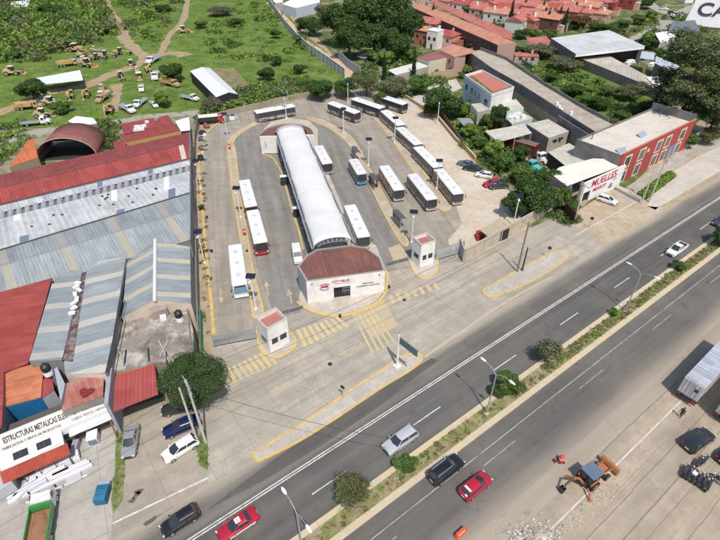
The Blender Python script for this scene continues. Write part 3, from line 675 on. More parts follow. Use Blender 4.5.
# ================================================================ BUSES
def livery(name,base,c2,c3):
    m,nt,b=nodes(name); v=coords(nt,0,(.7,1,1.6),obj=True); oi=N(nt,'ShaderNodeObjectInfo'); ml=N(nt,'ShaderNodeMath',operation='MULTIPLY'); ml.inputs[1].default_value=37.; nt.links.new(oi.outputs['Random'],ml.inputs[0]); va=N(nt,'ShaderNodeVectorMath',operation='ADD'); nt.links.new(v,va.inputs[0]); nt.links.new(ml.outputs[0],va.inputs[1]); v=va.outputs[0]; n=noise(nt,v,1.1,3,.5,.8)
    r=ramp(nt,n,[(.0,base),(.44,base),(.47,c2),(.56,c2),(.59,c3),(.66,c3),(.69,base)]); nt.links.new(r,b.inputs['Base Color']); b.inputs['Roughness'].default_value=.35; b.inputs['Coat Weight'].default_value=.4; return m
LV={'grey':livery('livery_grey',(.13,.095,.10),(.36,.30,.30),(.52,.49,.48)),
    'white':livery('livery_white',(.75,.76,.78),(.45,.5,.58),(.65,.68,.7)),
    'red':livery('livery_red',(.22,.02,.03),(.7,.7,.7),(.35,.04,.05)),
    'blue':livery('livery_blue',(.03,.16,.26),(.07,.28,.40),(.5,.55,.6))}
BUSM={}
def _broof():
    m,nt,b=nodes('bus_roof_white'); oi=N(nt,'ShaderNodeObjectInfo'); v=coords(nt); base=ramp(nt,oi.outputs['Random'],[(0,(.66,.65,.63)),(.5,(.80,.80,.80)),(1,(.72,.73,.75))])
    c1=mix(nt,ramp(nt,noise(nt,v,1.3,5,.7),[(.45,0),(.75,.55)]),base,(.45,.42,.38)); nt.links.new(c1,b.inputs['Base Color']); b.inputs['Roughness'].default_value=.45; return m
m_busroof=_broof()
def bus(label,rear,front,kind='grey',L=12.,wd=2.6,skirt=None):
    a=P(rear[0],rear[1],3.15);b=P(front[0],front[1],3.15)
    c=(a+b)/2; rz=math.atan2(b.y-a.y,b.x-a.x)
    key=(kind,L)
    group='city buses parked in the terminal'
    if key in BUSM:
        t=dup(BUSM[key],(c.x,c.y,.022),rz,label); return t
    t=thing('city_bus',label,'bus',(c.x,c.y,.022),rz,group); BUSM[key]=t
    h=3.1; w=wd/2; bodym={'grey':paint('bus_grey',(.10,.075,.08)),'white':paint('bus_white',(.72,.73,.75)),'red':paint('bus_red',(.28,.02,.03)),'blue':paint('bus_blue',(.03,.17,.28))}[kind]
    def ring(x,k=1.,z0=.38,z1=2.95): 
        y=w*k; return [Vector((x,-y,z0)),Vector((x,y,z0)),Vector((x,y*1.0,1.3)),Vector((x,y*.985,z1-.25)),Vector((x,y*.93,z1)),Vector((x,-y*.93,z1)),Vector((x,-y*.985,z1-.25)),Vector((x,-y,1.3))]
    mb=MB(); mb.loft([ring(-L/2,.95),ring(-L/2+.18,1),ring(L/2-.5,1),ring(L/2-.12,.97),ring(L/2,.9)]); mb.build('body',bodym,t,smooth=35)
    mb=MB(); z=2.955
    rr=lambda x,k,z: [Vector((x,-w*k,2.86)),Vector((x,-w*k*.98,z-.03)),Vector((x,-w*k*.86,z+.10)),Vector((x,w*k*.86,z+.10)),Vector((x,w*k*.98,z-.03)),Vector((x,w*k,2.86))]
    mb.loft([rr(-L/2-.01,.94,z),rr(-L/2+.2,1.01,z+.02),rr(L/2-.45,1.01,z+.02),rr(L/2+.02,.93,z)]); mb.build('roof',m_busroof,t,smooth=35)
    for s in (-1,1):
        mb=MB(); mb.b6(-L/2+.35,L/2-.55,s*w*1.0,s*(w+.015),1.35,2.6); 
        n=7
        for k in range(n): x=-L/2+.4+(L-1.1)*k/(n-1); mb.b6(x-.03,x+.03,s*(w+.005),s*(w+.03),1.33,2.62,m=1)
        mb.build('side_window',[m_glass,m_iron],t)
        mb=MB(); mb.b6(-L/2+.1,L/2-.5,s*w,s*(w+.022),.42,1.30); mb.build('livery_panel',LV[kind],t)
        for x in (L/2-2.4,-L/2+2.9) if L>9 else (L/2-1.7,-L/2+1.8):
            q=MB(); q.tube([(x,s*(w-.32),.48),(x,s*(w+.035),.48)],.48,14); wh=q.build('wheel',flat('tyre',(.025,.025,.025),.9),t)
            q=MB(); q.tube([(x,s*(w+.03),.48),(x,s*(w+.05),.48)],.26,10); q.build('rim',m_steel,wh)
    for x in (L/2-1.0,-.2):
        mb=MB(); mb.b6(x-.6,x+.55,-w-.04,-w-.026,.45,2.45); mb.build('door',paint('door_glass',(.03,.035,.04),.12),t)
    mb=MB(); x=L/2; mb.add([(x+.0,-w*.86,1.25),(x+.0,w*.86,1.25),(x-.03,w*.84,2.5),(x-.03,-w*.84,2.5),(x+.05,-w*.8,1.25),(x+.05,w*.8,1.25),(x+.02,w*.8,2.5),(x+.02,-w*.8,2.5)],[(4,5,6,7),(0,4,7,3),(5,1,2,6),(0,1,5,4),(7,6,2,3)])
    mb.build('windshield',m_glass if kind!='white' else paint('glass_bright',(.16,.30,.40),.08,.6),t)
    mb=MB(); mb.b6(x+.0,x+.04,-w*.7,w*.7,2.56,2.84); mb.build('destination_sign',m_blk,t)
    mb=MB(); mb.b6(x-.02,x+.08,-w*.9,w*.9,.36,.72); mb.build('bumper',paint('bus_bumper_'+kind,{'grey':(.48,.40,.40),'white':(.8,.8,.8),'red':(.45,.05,.06),'blue':(.06,.28,.42)}[kind]),t,bevel=.03)
    for s in (-1,1):
        mb=MB(); mb.b6(x,x+.06,s*w*.82-.16,s*w*.82+.16,.78,1.0); mb.build('headlight',paint('lamp_glass',(.7,.7,.68),.1),t)
        mb=MB(); mb.tube([(x-.15,s*w*.95,2.75),(x+.25,s*(w+.12),2.7),(x+.28,s*(w+.2),2.3)],.035,5); mb.box((x+.28,s*(w+.2),2.2),(.1,.2,.42)); mb.build('mirror',m_iron,t)
        mb=MB(); mb.b6(-x-.03,-x,s*w*.8-.1,s*w*.8+.1,.8,1.3); mb.build('taillight',flat('tail_red',(.4,.02,.02),.3),t)
    mb=MB(); mb.b6(-x-.02,-x+.02,-w*.75,w*.75,1.6,2.5); mb.build('rear_window',m_glass,t)
    for k,xx in enumerate((-L*.3,-.2,L*.27)):
        mb=MB(); mb.b6(xx-.42,xx+.42,-.36,.36,3.05,3.13); mb.build('roof_hatch',flat('hatch_grey',(.52,.53,.54),.5,var=.1),t,bevel=.02)
    for vx,vy in ((-L*.13,.6),(L*.12,.4)): mb=MB(); mb.b6(vx-.2,vx+.2,-vy,vy,3.05,3.1); mb.build('roof_vent',flat('hatch_pale',(.62,.63,.64),.5),t)
    return t
bus('maroon fronted bus with white roof parked behind the other red bus on the left',(244,179.5),(251,206),'red')
bus('bus with red and white patterned front in the left island lane',(252.5,210.5),(260.5,241),'red')
bus('white bus with pale blue windshield nearest the left gate',(234.7,244.5),(239.5,284),'white')
bus('dark sided bus crossing behind the far platform end',(294,104.5),(254.5,111.5),'grey')
bus('first dark bus from the left in the far right row, alone ahead of the curve',(328.5,101),(360,112.8),'grey')
bus('second dark bus of the far row with its nose at the curving queue',(354.5,97.8),(382,107),'grey')
bus('bus with blue windshield surround at the back beside the green trees',(377.5,94),(404.8,103),'grey')
bus('top bus of the long curving queue, behind all the others of the queue',(385,110.5),(401,124),'grey')
bus('queued bus between the two thin solar lamps, second of the long queue',(401,128),(417.5,142.5),'grey')
bus('third bus of the long queue, just ahead of the front one',(418,146.5),(438,166),'grey')
bus('front bus of the long queue, nose toward the dirt lot exit',(439,169),(458.5,192.5),'grey')
bus('dark bus standing alone in the lane, left of the one by the exit',(384.5,166),(399,188.5),'grey')
bus('dark bus standing nearest the right exit gate',(413,174.5),(431.5,197.5),'grey')
bus('dark fronted bus alongside the far right edge of the canopy',(317.5,144.5),(328,164),'grey',L=10.5)
bus('small blue minibus alone in the right lane',(353.3,159),(362,173),'blue',L=8.,wd=2.4)
bus('bus parked against the canopy just behind the entrance hall',(350.5,206.5),(363,234),'grey')
# ================================================================ CARS
m_tyre_r=flat('tyre',(.025,.025,.025),.9); m_lampg=paint('lamp_glass',(.7,.7,.68),.1); m_tail=flat('tail_red',(.4,.02,.02),.3)
def wheels(t,xs,wy,r=.33,wd=.22):
    for x in xs:
        for s in (-1,1):
            q=MB(); q.tube([(x,s*(wy-wd),r),(x,s*(wy-.02),r),(x,s*wy,r)],[r,r,r*.93],14); wh=q.build('wheel',m_tyre_r,t)
            q=MB(); q.tube([(x,s*(wy-.01),r),(x,s*(wy+.012),r)],r*.62,10); q.build('rim',m_steel,wh)
def car(px,rz,label,color,style='sedan',L=4.5,W=1.78,cat='car',group=None,name='parked_car',roof=None,z=.03,tl=True,uv=None):
    if px and hasattr(px[0],'__len__'):
        pa,pb=P(*px[0],.7),P(*px[1],.7); c=(pa+pb)/2; rz=math.atan2(pb.y-pa.y,pb.x-pa.x)
    else: c=R(*uv) if uv else P(*px)
    t=thing(name,label,cat,(c.x,c.y,z),rz,group)
    pm=paint('car_%s'%'_'.join('%03d'%int(k*999) for k in color),color,.22,.8)
    h=L/2; w=W/2
    S={'sedan':dict(st=[(-h,.86,.72),(-h+.12,.96,.93),(-h+.9,1,1.0),(-.3,1,.97),(h-1.35,1,.95),(h-.5,.98,.82),(h-.12,.91,.70),(h,.80,.55)],gb=(-h+.75,h-1.25),gt=(-h+1.35,h-2.15),H=1.45,bz=.96),
       'hatch':dict(st=[(-h,.82,.85),(-h+.12,.95,1.0),(-h+.8,1,1.02),(h-1.2,1,.98),(h-.45,.98,.86),(h-.12,.91,.72),(h,.80,.56)],gb=(-h+.12,h-1.0),gt=(-h+.5,h-1.95),H=1.5,bz=.98),
       'suv':dict(st=[(-h,.86,1.0),(-h+.12,.96,1.1),(-h+.8,1,1.12),(h-1.2,1,1.1),(h-.4,.99,1.0),(h-.1,.94,.85),(h,.86,.62)],gb=(-h+.1,h-1.15),gt=(-h+.38,h-1.95),H=1.72,bz=1.08),
       'pickup':dict(st=[(-h,.92,.98),(-h+.1,.98,1.0),(-h+.5,1,1.0),(h-1.4,1,1.02),(h-.4,.98,.98),(h-.08,.9,.85),(h,.82,.6)],gb=(-.55,h-1.2),gt=(-.35,h-1.95),H=1.78,bz=1.0)}[style]
    def ring(x,k,zt):
        y=w*k; return [Vector((x,-y*.9,.22)),Vector((x,y*.9,.22)),Vector((x,y,.42)),Vector((x,y*1.0,zt-.22)),Vector((x,y*.93,zt-.05)),Vector((x,y*.8,zt)),Vector((x,-y*.8,zt)),Vector((x,-y*.93,zt-.05)),Vector((x,-y*1.0,zt-.22)),Vector((x,-y,.42))]
    mb=MB(); mb.loft([ring(*a) for a in S['st']]); bo=mb.build('body',pm,t,smooth=32)
    a0,a1=S['gb'];b0,b1=S['gt'];bz=S['bz'];Hh=S['H']
    wb=w*.90; wt=w*.72
    B=[Vector((a0,-wb,bz-.06)),Vector((a1,-wb*.9,bz-.08)),Vector((a1+.12,0,bz-.06)),Vector((a1,wb*.9,bz-.08)),Vector((a0,wb,bz-.06))]
    T=[Vector((b0,-wt,Hh-.04)),Vector((b1,-wt*.94,Hh-.05)),Vector((b1+.1,0,Hh-.03)),Vector((b1,wt*.94,Hh-.05)),Vector((b0,wt,Hh-.04))]
    mb=MB(); mb.loft([B,T],caps=True); mb.build('window',m_glass,t,smooth=20)
    # roof skin and pillars
    mb=MB(); rr=[[Vector((p.x,p.y*1.03,Hh-.05)) for p in T],[Vector((p.x*1.0,p.y*.9,Hh+.0)) for p in T]]
    mid=(b0+b1)/2
    rr[1]=[Vector((mid+(p.x-mid)*.93,p.y*.88,Hh+.02)) for p in T]
    mb.loft(rr); mb.build('roof',paint('roof_x',roof,.3,.4) if roof else pm,t,smooth=40)
    for s,i,j in ((1,4,4),(-1,0,0),(1,3,3),(-1,1,1)):
        mb=MB(); mb.tube([B[i]*1.0+Vector((0,s*.02,0)),T[j]+Vector((0,s*.02,0))],.055,4); mb.build('pillar',pm,t)
    for s in (-1,1):
        mx=(a0+a1)/2; mt=(b0+b1)/2; mb=MB(); mb.tube([(mx,s*(wb+.015),bz-.05),(mt,s*(wt+.02),Hh-.05)],.045,4); mb.build('pillar',pm,t)
        mb=MB(); mb.ell((a1-.25,s*(w+.09),bz+.02),(.09,.13,.08),seg=8,rg=4); mb.build('mirror',pm,t)
        zf=.62 if style in('sedan','hatch') else .78
        mb=MB(); mb.box((h-.10,s*w*.66,zf),(.16,.36,.14),-s*.5); mb.build('headlight',m_lampg,t)
        zr=.8 if style in('sedan',) else .9
        mb=MB(); mb.box((-h+.07,s*w*.72,zr),(.14,.3 if style=='sedan' else .16,.16 if style=='sedan' else .3),s*.25); mb.build('taillight',m_tail,t)
    mb=MB(); mb.b6(h-.14,h+.03,-w*.6,w*.6,.26,.44); mb.build('bumper',m_iron,t); mb=MB(); mb.b6(-h-.03,-h+.1,-w*.7,w*.7,.3,.48); mb.build('bumper',m_iron,t)
    mb=MB(); mb.b6(h-.06,h+.02,-w*.42,w*.42,.48,.62); mb.build('grille',m_iron,t)
    mb=MB(); mb.b6(-h-.035,-h-.01,-.25,.25,.52,.66); mb.build('number_plate',m_wht,t)
    wheels(t,(h-.85,-h+.82),w*1.0,.33 if style in('sedan','hatch') else .39)
    if style=='pickup':
        mb=MB(); mb.b6(-h+.12,-.75,-w*.8,w*.8,.98,1.02); mb.build('cargo_bed',m_iron,t)
        for s in (-1,1): mb=MB(); mb.b6(-h+.05,-.7,s*w*.82,s*w*.97,.95,1.12); mb.build('bed_rail',pm,t)
        mb=MB(); mb.b6(-h+.0,-h+.12,-w*.8,w*.8,.95,1.12); mb.build('tailgate',pm,t)
    return t
RED=(.42,.012,.03); WH=(.78,.78,.77); BK=(.012,.013,.015); SV=(.42,.44,.47)
gd='cars driving along the avenue'; gp='cars parked around the lots'
car(None,AL,'bright red hatchback with white roof stripe driving in the far carriageway behind the black suv',RED,'hatch',4.2,1.75,uv=(28.7,16.3),group=gd,name='moving_car')
T_=[o for o in col.objects if o.get('label','').startswith('bright red hatchback')][0]
mb=MB(); mb.b6(-1.55,-1.3,-.45,.45,1.47,1.53); mb.b6(-1.95,-1.5,-.1,.1,1.2,1.5) if 0 else None; mb.build('roof_spoiler',m_wht,T_)
mb=MB(); mb.box((-1.8,-.3,1.12),(.5,.3,.02),0,ry=-.6); mb.build('window_sticker',m_wht,T_)
sv=car(None,AL,'black suv with silver roof rails driving next to the median',BK,'suv',4.75,1.85,uv=(27.4,20.1-.35),group=gd,name='moving_car',cat='suv')
for s in (-1,1): mb=MB(); mb.b6(-1.9,.35,s*.55-.03,s*.55+.03,1.74,1.80); mb.build('roof_rail',m_steel,sv)
s2=car(None,AL+PI,'silver grey suv driving toward the lower left beside the leafy median bush',SV,'suv',4.7,1.85,uv=(25.6,25.9),group=gd,name='moving_car',cat='suv')
car(None,AL+PI,'red taxi sedan with white roof patch and white side stripe at the lower edge',RED,'sedan',4.5,1.75,uv=(5.0,28.55),group=gd,name='taxi',cat='taxi')
tx=[o for o in col.objects if o.name=='taxi'][0]
mb=MB(); mb.b6(-.35,.25,-.32,.3,1.46,1.5); mb.build('roof_number_patch',m_wht,tx); text_part('lettering','235',.3,m_redt,tx,(-.05,0,1.51),(0,0,PI/2),depth=.005)
for s in (-1,1): mb=MB(); mb.b6(-1.7,1.3,s*.895-.008,s*.895+.008,.45,.72); mb.build('side_stripe',m_wht,tx)
car(None,AL+PI,'black hatchback pulling off onto the shoulder at the lower left',BK,'hatch',4.1,1.72,uv=(.2,32.7),group=gd,name='moving_car')
pk=car(None,AL+PI,'white pickup with open dark bed driving on the near carriageway at the right',WH,'pickup',5.1,1.85,uv=(93.9,25.9),group=gd,name='pickup_truck',cat='pickup')
ed=car(None,AL+PI,'dark car at the far right edge on the near carriageway, cut by the frame',(.05,.055,.06),'sedan',uv=(111.2,25.6),group=gd,name='moving_car')
car(((132,428),(128,454)),0,'silver sedan parked against the grass verge nose to the red shed',(.27,.28,.29),'sedan',4.5,1.78,group=gp)
car(((197,419),(166,432)),0,'dark blue sedan parked under the big round tree beside the poles',(.01,.02,.075),'sedan',4.7,1.8,group=gp)
car(((198,437),(162,459)),0,'white hatchback parked beside the dark blue sedan near the poles',WH,'hatch',4.4,1.8,group=gp)
car(((190,404),(168,409)),0,'dark sedan mostly hidden under the big round tree crown',(.04,.04,.045),'sedan',group=gp)
car(((476,166),(457,161)),0,'grey blue sedan at the head of the dirt lot near the ochre wall',(.12,.16,.20),'sedan',4.6,1.8,group=gp)
car(((482,170),(463,166)),0,'black sedan parked tight beside the grey blue one in the dirt lot',(.02,.022,.025),'sedan',4.6,1.8,group=gp)
car(((493,176),(475,173)),0,'small white hatchback parked in the dirt lot between black and red cars',WH,'hatch',4.1,1.7,group=gp)
car(((502,181),(482,185)),0,'bright red hatchback parked in the dirt lot under the tree edge',(.48,.01,.05),'hatch',4.2,1.75,group=gp)
car((498,188),R5(190),'dark green car tucked under the tree beyond the red hatchback',(.03,.06,.05),'sedan',group=gp)
car(((597,196),(618,203)),0,'white hatchback parked before the white spring shop sign',WH,'hatch',4.3,1.75,group=gp)
car(((684,450),(713,430)),0,'black pickup with folded cargo cover parked on the far kerb lot',(.018,.022,.028),'suv',4.6,1.85,group=gp,cat='suv')
car(((719,463),(746,444)),0,'black car half out of the right frame edge beside the motorcycles',BK,'sedan',group=gp)
# white delivery van beside hall
def van(px,rz,label,L=4.6,z=.03):
    c=P(*px); t=thing('delivery_van',label,'van',(c.x,c.y,z),rz); h=L/2;w=.86
    mb=MB(); ring=lambda x,k,zt:[Vector((x,-w*k,.3)),Vector((x,w*k,.3)),Vector((x,w*k,zt-.25)),Vector((x,w*k*.85,zt)),Vector((x,-w*k*.85,zt)),Vector((x,-w*k,zt-.25))]
    mb.loft([ring(-h,.95,1.9),ring(-h+.1,1,1.95),ring(h-1.6,1,1.95),ring(h-1.0,1,1.25),ring(h-.15,.95,1.05),ring(h,.85,.9)]); mb.build('body',paint('car_white_van',WH,.3),t,smooth=35)
    mb=MB(); mb.add([(h-1.57,-w*.8,1.9),(h-1.57,w*.8,1.9),(h-.97,w*.85,1.3),(h-.97,-w*.85,1.3)],[(0,3,2,1)]); mb.v=[(a+.03,b,c_+.02) for a,b,c_ in mb.v]; mb.build('windshield',m_glass,t)
    for s in (-1,1):
        mb=MB(); mb.b6(h-2.3,h-1.55,s*w,s*(w+.015),1.25,1.7); mb.build('window',m_glass,t)
        mb=MB(); mb.b6(h-.05,h+.03,s*.6-.15,s*.6+.15,.7,.85); mb.build('headlight',m_lampg,t)
    wheels(t,(h-.8,-h+.8),w+.01,.32); return t
van((297.5,258),R5(-78),'small white van parked against the left side of the entrance hall')
# ================================================================ TRUCKS
def cab(t,x0,col_,w=1.15,h0=.7,h1=2.7,Lc=1.9,bonnet=0.):
    pm=paint('cab_%s'%'_'.join('%03d'%int(k*999) for k in col_),col_,.3)
    mb=MB(); ring=lambda x,zt,k=1.:[Vector((x,-w*k,h0)),Vector((x,w*k,h0)),Vector((x,w*k,zt-.15)),Vector((x,w*k*.9,zt)),Vector((x,-w*k*.9,zt)),Vector((x,-w*k,zt-.15))]
    rings=[ring(x0,h1),ring(x0+Lc-.5,h1),ring(x0+Lc-.1,1.7 if bonnet else 1.75),ring(x0+Lc,1.6)]
    if bonnet: rings=rings[:-1]+[ring(x0+Lc+.02,1.62,.8),ring(x0+Lc+bonnet-.1,1.5,.72),ring(x0+Lc+bonnet,1.3,.68)]
    mb.loft(rings); mb.build('cab',pm,t,smooth=30)
    mb=MB(); mb.add([(x0+Lc-.46,-w*.85,h1-.08),(x0+Lc-.46,w*.85,h1-.08),(x0+Lc-.07,w*.88,1.8),(x0+Lc-.07,-w*.88,1.8)],[(0,3,2,1)]); mb.build('windshield',m_glass,t)
    for s in (-1,1):
        mb=MB(); mb.b6(x0+.4,x0+Lc-.55,s*w,s*(w+.015),1.65,2.4); mb.build('window',m_glass,t)
        xf=x0+Lc+bonnet
        mb=MB(); mb.b6(xf-.02,xf+.06,s*w*.6-.13,s*w*.6+.13,.95,1.15); mb.build('headlight',m_lampg,t)
        mb=MB(); mb.tube([(x0+Lc-.3,s*w,2.3),(x0+Lc-.05,s*(w+.25),2.3)],.03,4); mb.box((x0+Lc-.05,s*(w+.27),2.1),(.08,.2,.45)); mb.build('mirror',m_iron,t)
        if bonnet: mb=MB(); mb.tube([(x0+Lc+bonnet*.5-.5,s*w*.85,.75),(x0+Lc+bonnet*.5-.3,s*w*.85,1.15),(x0+Lc+bonnet*.5+.3,s*w*.85,1.15),(x0+Lc+bonnet*.5+.55,s*w*.85,.75)],.16,6); mb.build('fender',pm,t)
    mb=MB(); mb.b6(x0+Lc+bonnet-.02,x0+Lc+bonnet+.08,-w*.95,w*.95,.45,.72); mb.build('bumper',m_steel,t)
def chassis(t,x0,x1): mb=MB(); mb.b6(x0,x1,-.45,.45,.55,.8); mb.build('chassis',m_iron,t)
# green tipper
ga,gb=P(43,545,1.5),P(49.5,504,1.5); c=P(45,527); gt=thing('dump_truck','green tipper truck with white cab and reddish soil in its open bed','truck',(c.x,c.y,.03),math.atan2(gb.y-ga.y,gb.x-ga.x))
chassis(gt,-3.6,2.2); cab(gt,1.7,WH,1.05,.6,2.3,1.6)
gm=paint('tipper_green',(.04,.25,.06),.4)
mb=MB()
for s in (-1,1): mb.b6(-3.7,1.3,s*1.02,s*1.12,1.0,1.9)
mb.b6(1.3,1.42,-1.12,1.12,1.0,2.1); mb.b6(-3.8,-3.7,-1.12,1.12,1.0,1.85); mb.b6(-3.7,1.3,-1.02,1.02,.95,1.05); mb.b6(1.42,1.62,-1.05,1.05,1.7,2.15,m=0); mb.build('dump_bed',gm,gt)
for s in (-1,1):
    for x in (-2.6,-1.2,.1): mb=MB(); mb.b6(x-.05,x+.05,s*1.12,s*1.18,1.0,1.85); mb.build('bed_rib',gm,gt)
mb=MB(); q=random.Random(3); vs=[];n=9
for i in range(n):
    for j in range(n): vs.append((-3.6+4.8*i/(n-1),-1+2*j/(n-1),1.15+.45*math.exp(-((i-5)**2+(j-4)**2)/8)+q.uniform(0,.1)))
mb.add(vs,[(i*n+j,(i+1)*n+j,(i+1)*n+j+1,i*n+j+1) for i in range(n-1) for j in range(n-1)]); mb.build('soil_load',groundmat('soil_red',(.30,.16,.09)),gt)
wheels(gt,(2.7,-1.8,-2.9),1.05,.5,.3)
# grey box trailer
a=P(689,374.5,4.0); 
def trailer(px,rz,label,L=13.5,w=1.28,hh=4.0,color=(.42,.45,.50)):
    c=P(px[0],px[1],0); t=thing('box_trailer',label,'trailer',(c.x,c.y,.03),rz)
    tm=corrugated('trailer_roof',color,rz,.6,rough=.35); wm=flat('trailer_wall',(.55,.57,.60),.4,var=.08,dirt=(.32,.29,.26),damt=.6)
    mb=MB(); mb.b6(0,L,-w,w,1.2,hh); mb.build('body',wm,t,bevel=.04)
    mb=MB(); mb.b6(.05,L-.05,-w+.03,w-.03,hh,hh+.03); mb.build('roof',tm,t)
    for s in (-1,1):
        mb=MB(); mb.b6(-.05,0,min(s*.06,s*(w-.12)),max(s*.06,s*(w-.12)),1.45,hh-.15); d=mb.build('door',wm,t)
        mb=MB(); mb.tube([(-.08,s*.35,1.4),(-.08,s*.35,hh-.1)],.03,6); mb.build('lock_rod',m_steel,d)
        mb=MB(); mb.tube([(-.08,s*.85,1.4),(-.08,s*.85,hh-.1)],.03,6); mb.build('lock_rod',m_steel,d)
        mb=MB(); mb.b6(-.1,-.02,s*(w-.35)-.2,s*(w-.35)+.2,.95,1.1); mb.build('taillight',m_tail,t)
    mb=MB(); mb.b6(-.08,-.05,-.9,-.35,2.6,3.1); mb.build('door_placard',m_iron,t)
    mb=MB(); mb.b6(0,L,-.5,.5,.85,1.2); mb.build('chassis',m_iron,t)
    mb=MB(); mb.b6(-.12,.02,-w,w,.5,.65); mb.build('underrun_bar',m_iron,t)
    wheels(t,(1.2,2.5),w,.5,.35); wheels(t,(L-3,),w,.5,.3)
    return t
dT=math.radians(38.5)
c=P(682.5,398); trailer((683,402),dT,'grey ribbed box trailer with white rear doors parked on the right shoulder')
t=trailer((721,424),dT,'second white box trailer cut off by the right frame edge below the grey one',color=(.6,.62,.64))
# trucks in the yard by the spring shop
def bonnet_truck(px,rz,colr,label,body=None,Lb=5.):
    c=P(*px); t=thing('bonnet_truck',label,'truck',(c.x,c.y,.03),rz); chassis(t,-Lb/2-1,3.4); cab(t,.6,colr,1.05,.6,2.4,1.6,1.4)
    if body is not None:
        mb=MB(); mb.b6(-Lb-.0,.2,-1.15,1.15,.95,2.2); mb.build('cargo_body',body,t)
        mb=MB(); mb.b6(-Lb+.1,.1,-1.05,1.05,2.2,2.3); mb.build('tarpaulin',flat('tarp_brown',(.16,.12,.10),.9),t)
    wheels(t,(2.7,-1.6),1.08,.5,.3); return t
bonnet_truck((537,160),R5(-62),WH,'white bonneted truck cab facing the dirt yard beside the maroon body')
bonnet_truck((528,168),R5(-62),(.08,.45,.45),'turquoise truck cab half under the tree beside the white one')
bonnet_truck((541,147),R5(-66),(.55,.10,.03),'orange bonneted truck under the grey shed roof')
c=P(520,152); t=thing('cargo_container','dark maroon cargo body with brown cover standing below the shed','container',(c.x,c.y,0),R5(-40)); mb=MB(); mb.b6(-4,4,-1.3,1.3,.7,3.0); mb.build('body',corrugated('maroon_rib',(.16,.02,.03),R5(-40),.4),t); mb=MB(); mb.b6(-4.05,4.05,-1.35,1.35,3.0,3.08); mb.build('cover',flat('tarp_brown',(.16,.12,.10),.9),t); wheels(t,(-3,3),1.2,.5)
# ================================================================ STREET LIGHTS
def avenue_lamp(u,label):
    c=R(u,22.45); t=thing('street_lamp',label,'street lamp',(c.x,c.y,.12),AL,'twin arm lamps on the median')
    gm_=flat('lamp_grey',(.42,.43,.43),.45,.3)
    mb=MB(); mb.tube([(0,0,0),(0,0,7.6)],[.12,.07],8); mb.build('pole',gm_,t)
    mb=MB(); mb.b6(-.25,.25,-.25,.25,0,.12); mb.build('base',m_kerb,t)
    for s in (1,-1):
        mb=MB(); mb.tube([(0,0,7.4),(0,s*.35,7.95),(0,s*1.1,8.3),(0,s*1.9,8.4)],[.05,.045,.04,.04],6); arm=mb.build('arm',gm_,t)
        mb=MB(); mb.ell((0,s*2.25,8.42),(.19,.5,.09),seg=10,rg=6); mb.build('lamp_head',flat('head_white',(.72,.73,.72),.4),arm,smooth=60)
    return t
for px,lab in (((618,308),'twin arm street lamp on the median beside the tiny round bush'),((484,412),'twin arm street lamp on the median at the left of the dark green shrub'),((298,543),'twin arm street lamp at the bottom edge between taxi and grey bush')):
    u,v=UV(P(*px)); avenue_lamp(u,lab)
# solar lamps
SL=None
def solar(px,label,h=6.7):
    global SL
    c=P(*px)
    if SL is not None: return dup(SL,(c.x,c.y,.14),rng.uniform(-.15,.15),label)
    t=thing('solar_lamp',label,'street lamp',(c.x,c.y,.14),0,'white solar lamps of the terminal'); SL=t
    mb=MB(); mb.tube([(0,0,0),(0,0,h-.5)],[.13,.085],8); mb.build('pole',m_wht,t)
    mb=MB(); mb.b6(-.22,.22,-.22,.22,0,.25); mb.build('base',m_wht,t)
    mb=MB(); mb.tube([(0,0,h-.75),(0,-.5,h-.55)],.04,5); mb.box((0,-.65,h-.52),(.28,.5,.09)); mb.build('lamp_head',m_wht,t)
    mb=MB(); mb.box((0,0,h-.7),(.3,.3,.4)); mb.build('battery_box',m_wht,t)
    mb=MB(); mb.tube([(0,0,h-.5),(0,0,h+.1)],.05,5); mb.build('bracket',m_steel,t)
    mb=MB(); mb.box((0,.1,h+.15),(1.5,.95,.05),0,rx=-R5(-22)); mb.build('solar_panel',paint('solar_cells',(.012,.018,.035),.12),t)
    return t
for px,lab in (((201.5,189),'solar lamp in the left border strip, the upper of the pair beside the warehouse'),((205,264),'solar lamp in the left border strip, the lower of the pair beside the warehouse'),((241,218),'solar lamp on the left island by the rear of the upper red bus'),((256,310),'solar lamp on the left island tip just above the left guard booth'),((411.5,243),'solar lamp on the right island just behind the right guard booth'),((513,226),'solar lamp inside the cream wall in front of the big dark tree'),((228,139),'solar lamp at the far left corner where the island curves'),((286.5,119),'solar lamp in front of the top crossing bus'),((343.8,133.5),'solar lamp on the curved island near the first dark shelter'),((394.5,143.3),'solar lamp by the long queue of buses, the upper of two'),((368.5,166),'solar lamp beside the second dark shelter and the minibus'),((348,104),'solar lamp rising behind the far row of dark buses'),((437.3,124),'solar lamp at the top corner of the dirt lot'),((436.5,189),'solar lamp on the thin island by the front queue bus')):
    solar(px,lab)
# ---- utility poles with cross arms, and wires
def upole(px,h,label,arms=1,double=False,rz=AL,m_=None,transformer=False,z0=0):
    c=P(*px); t=thing('utility_pole',label,'utility pole',(c.x,c.y,z0),rz)
    m_=m_ or flat('pole_concrete',(.50,.48,.45),.85)
    mb=MB(); mb.tube([(0,0,0),(0,0,h)],[.17,.11],8); mb.build('pole',m_,t)
    for k in range(arms):
        mb=MB(); mb.b6(-.05,.05,-1.1,1.1,h-.5-k*.9,h-.38-k*.9); a_=mb.build('cross_arm',m_steel,t)
        for y in (-1.0,0,1.0):
            mb=MB(); mb.tube([(0,y,h-.38-k*.9),(0,y,h-.15-k*.9)],[.05,.03],6); mb.build('insulator',flat('ceramic',(.4,.38,.36),.4),a_)
    if transformer: mb=MB(); mb.tube([(.35,0,h-3),(.35,0,h-2.1)],.3,10); mb.build('transformer',m_steel,t)
    return c,h
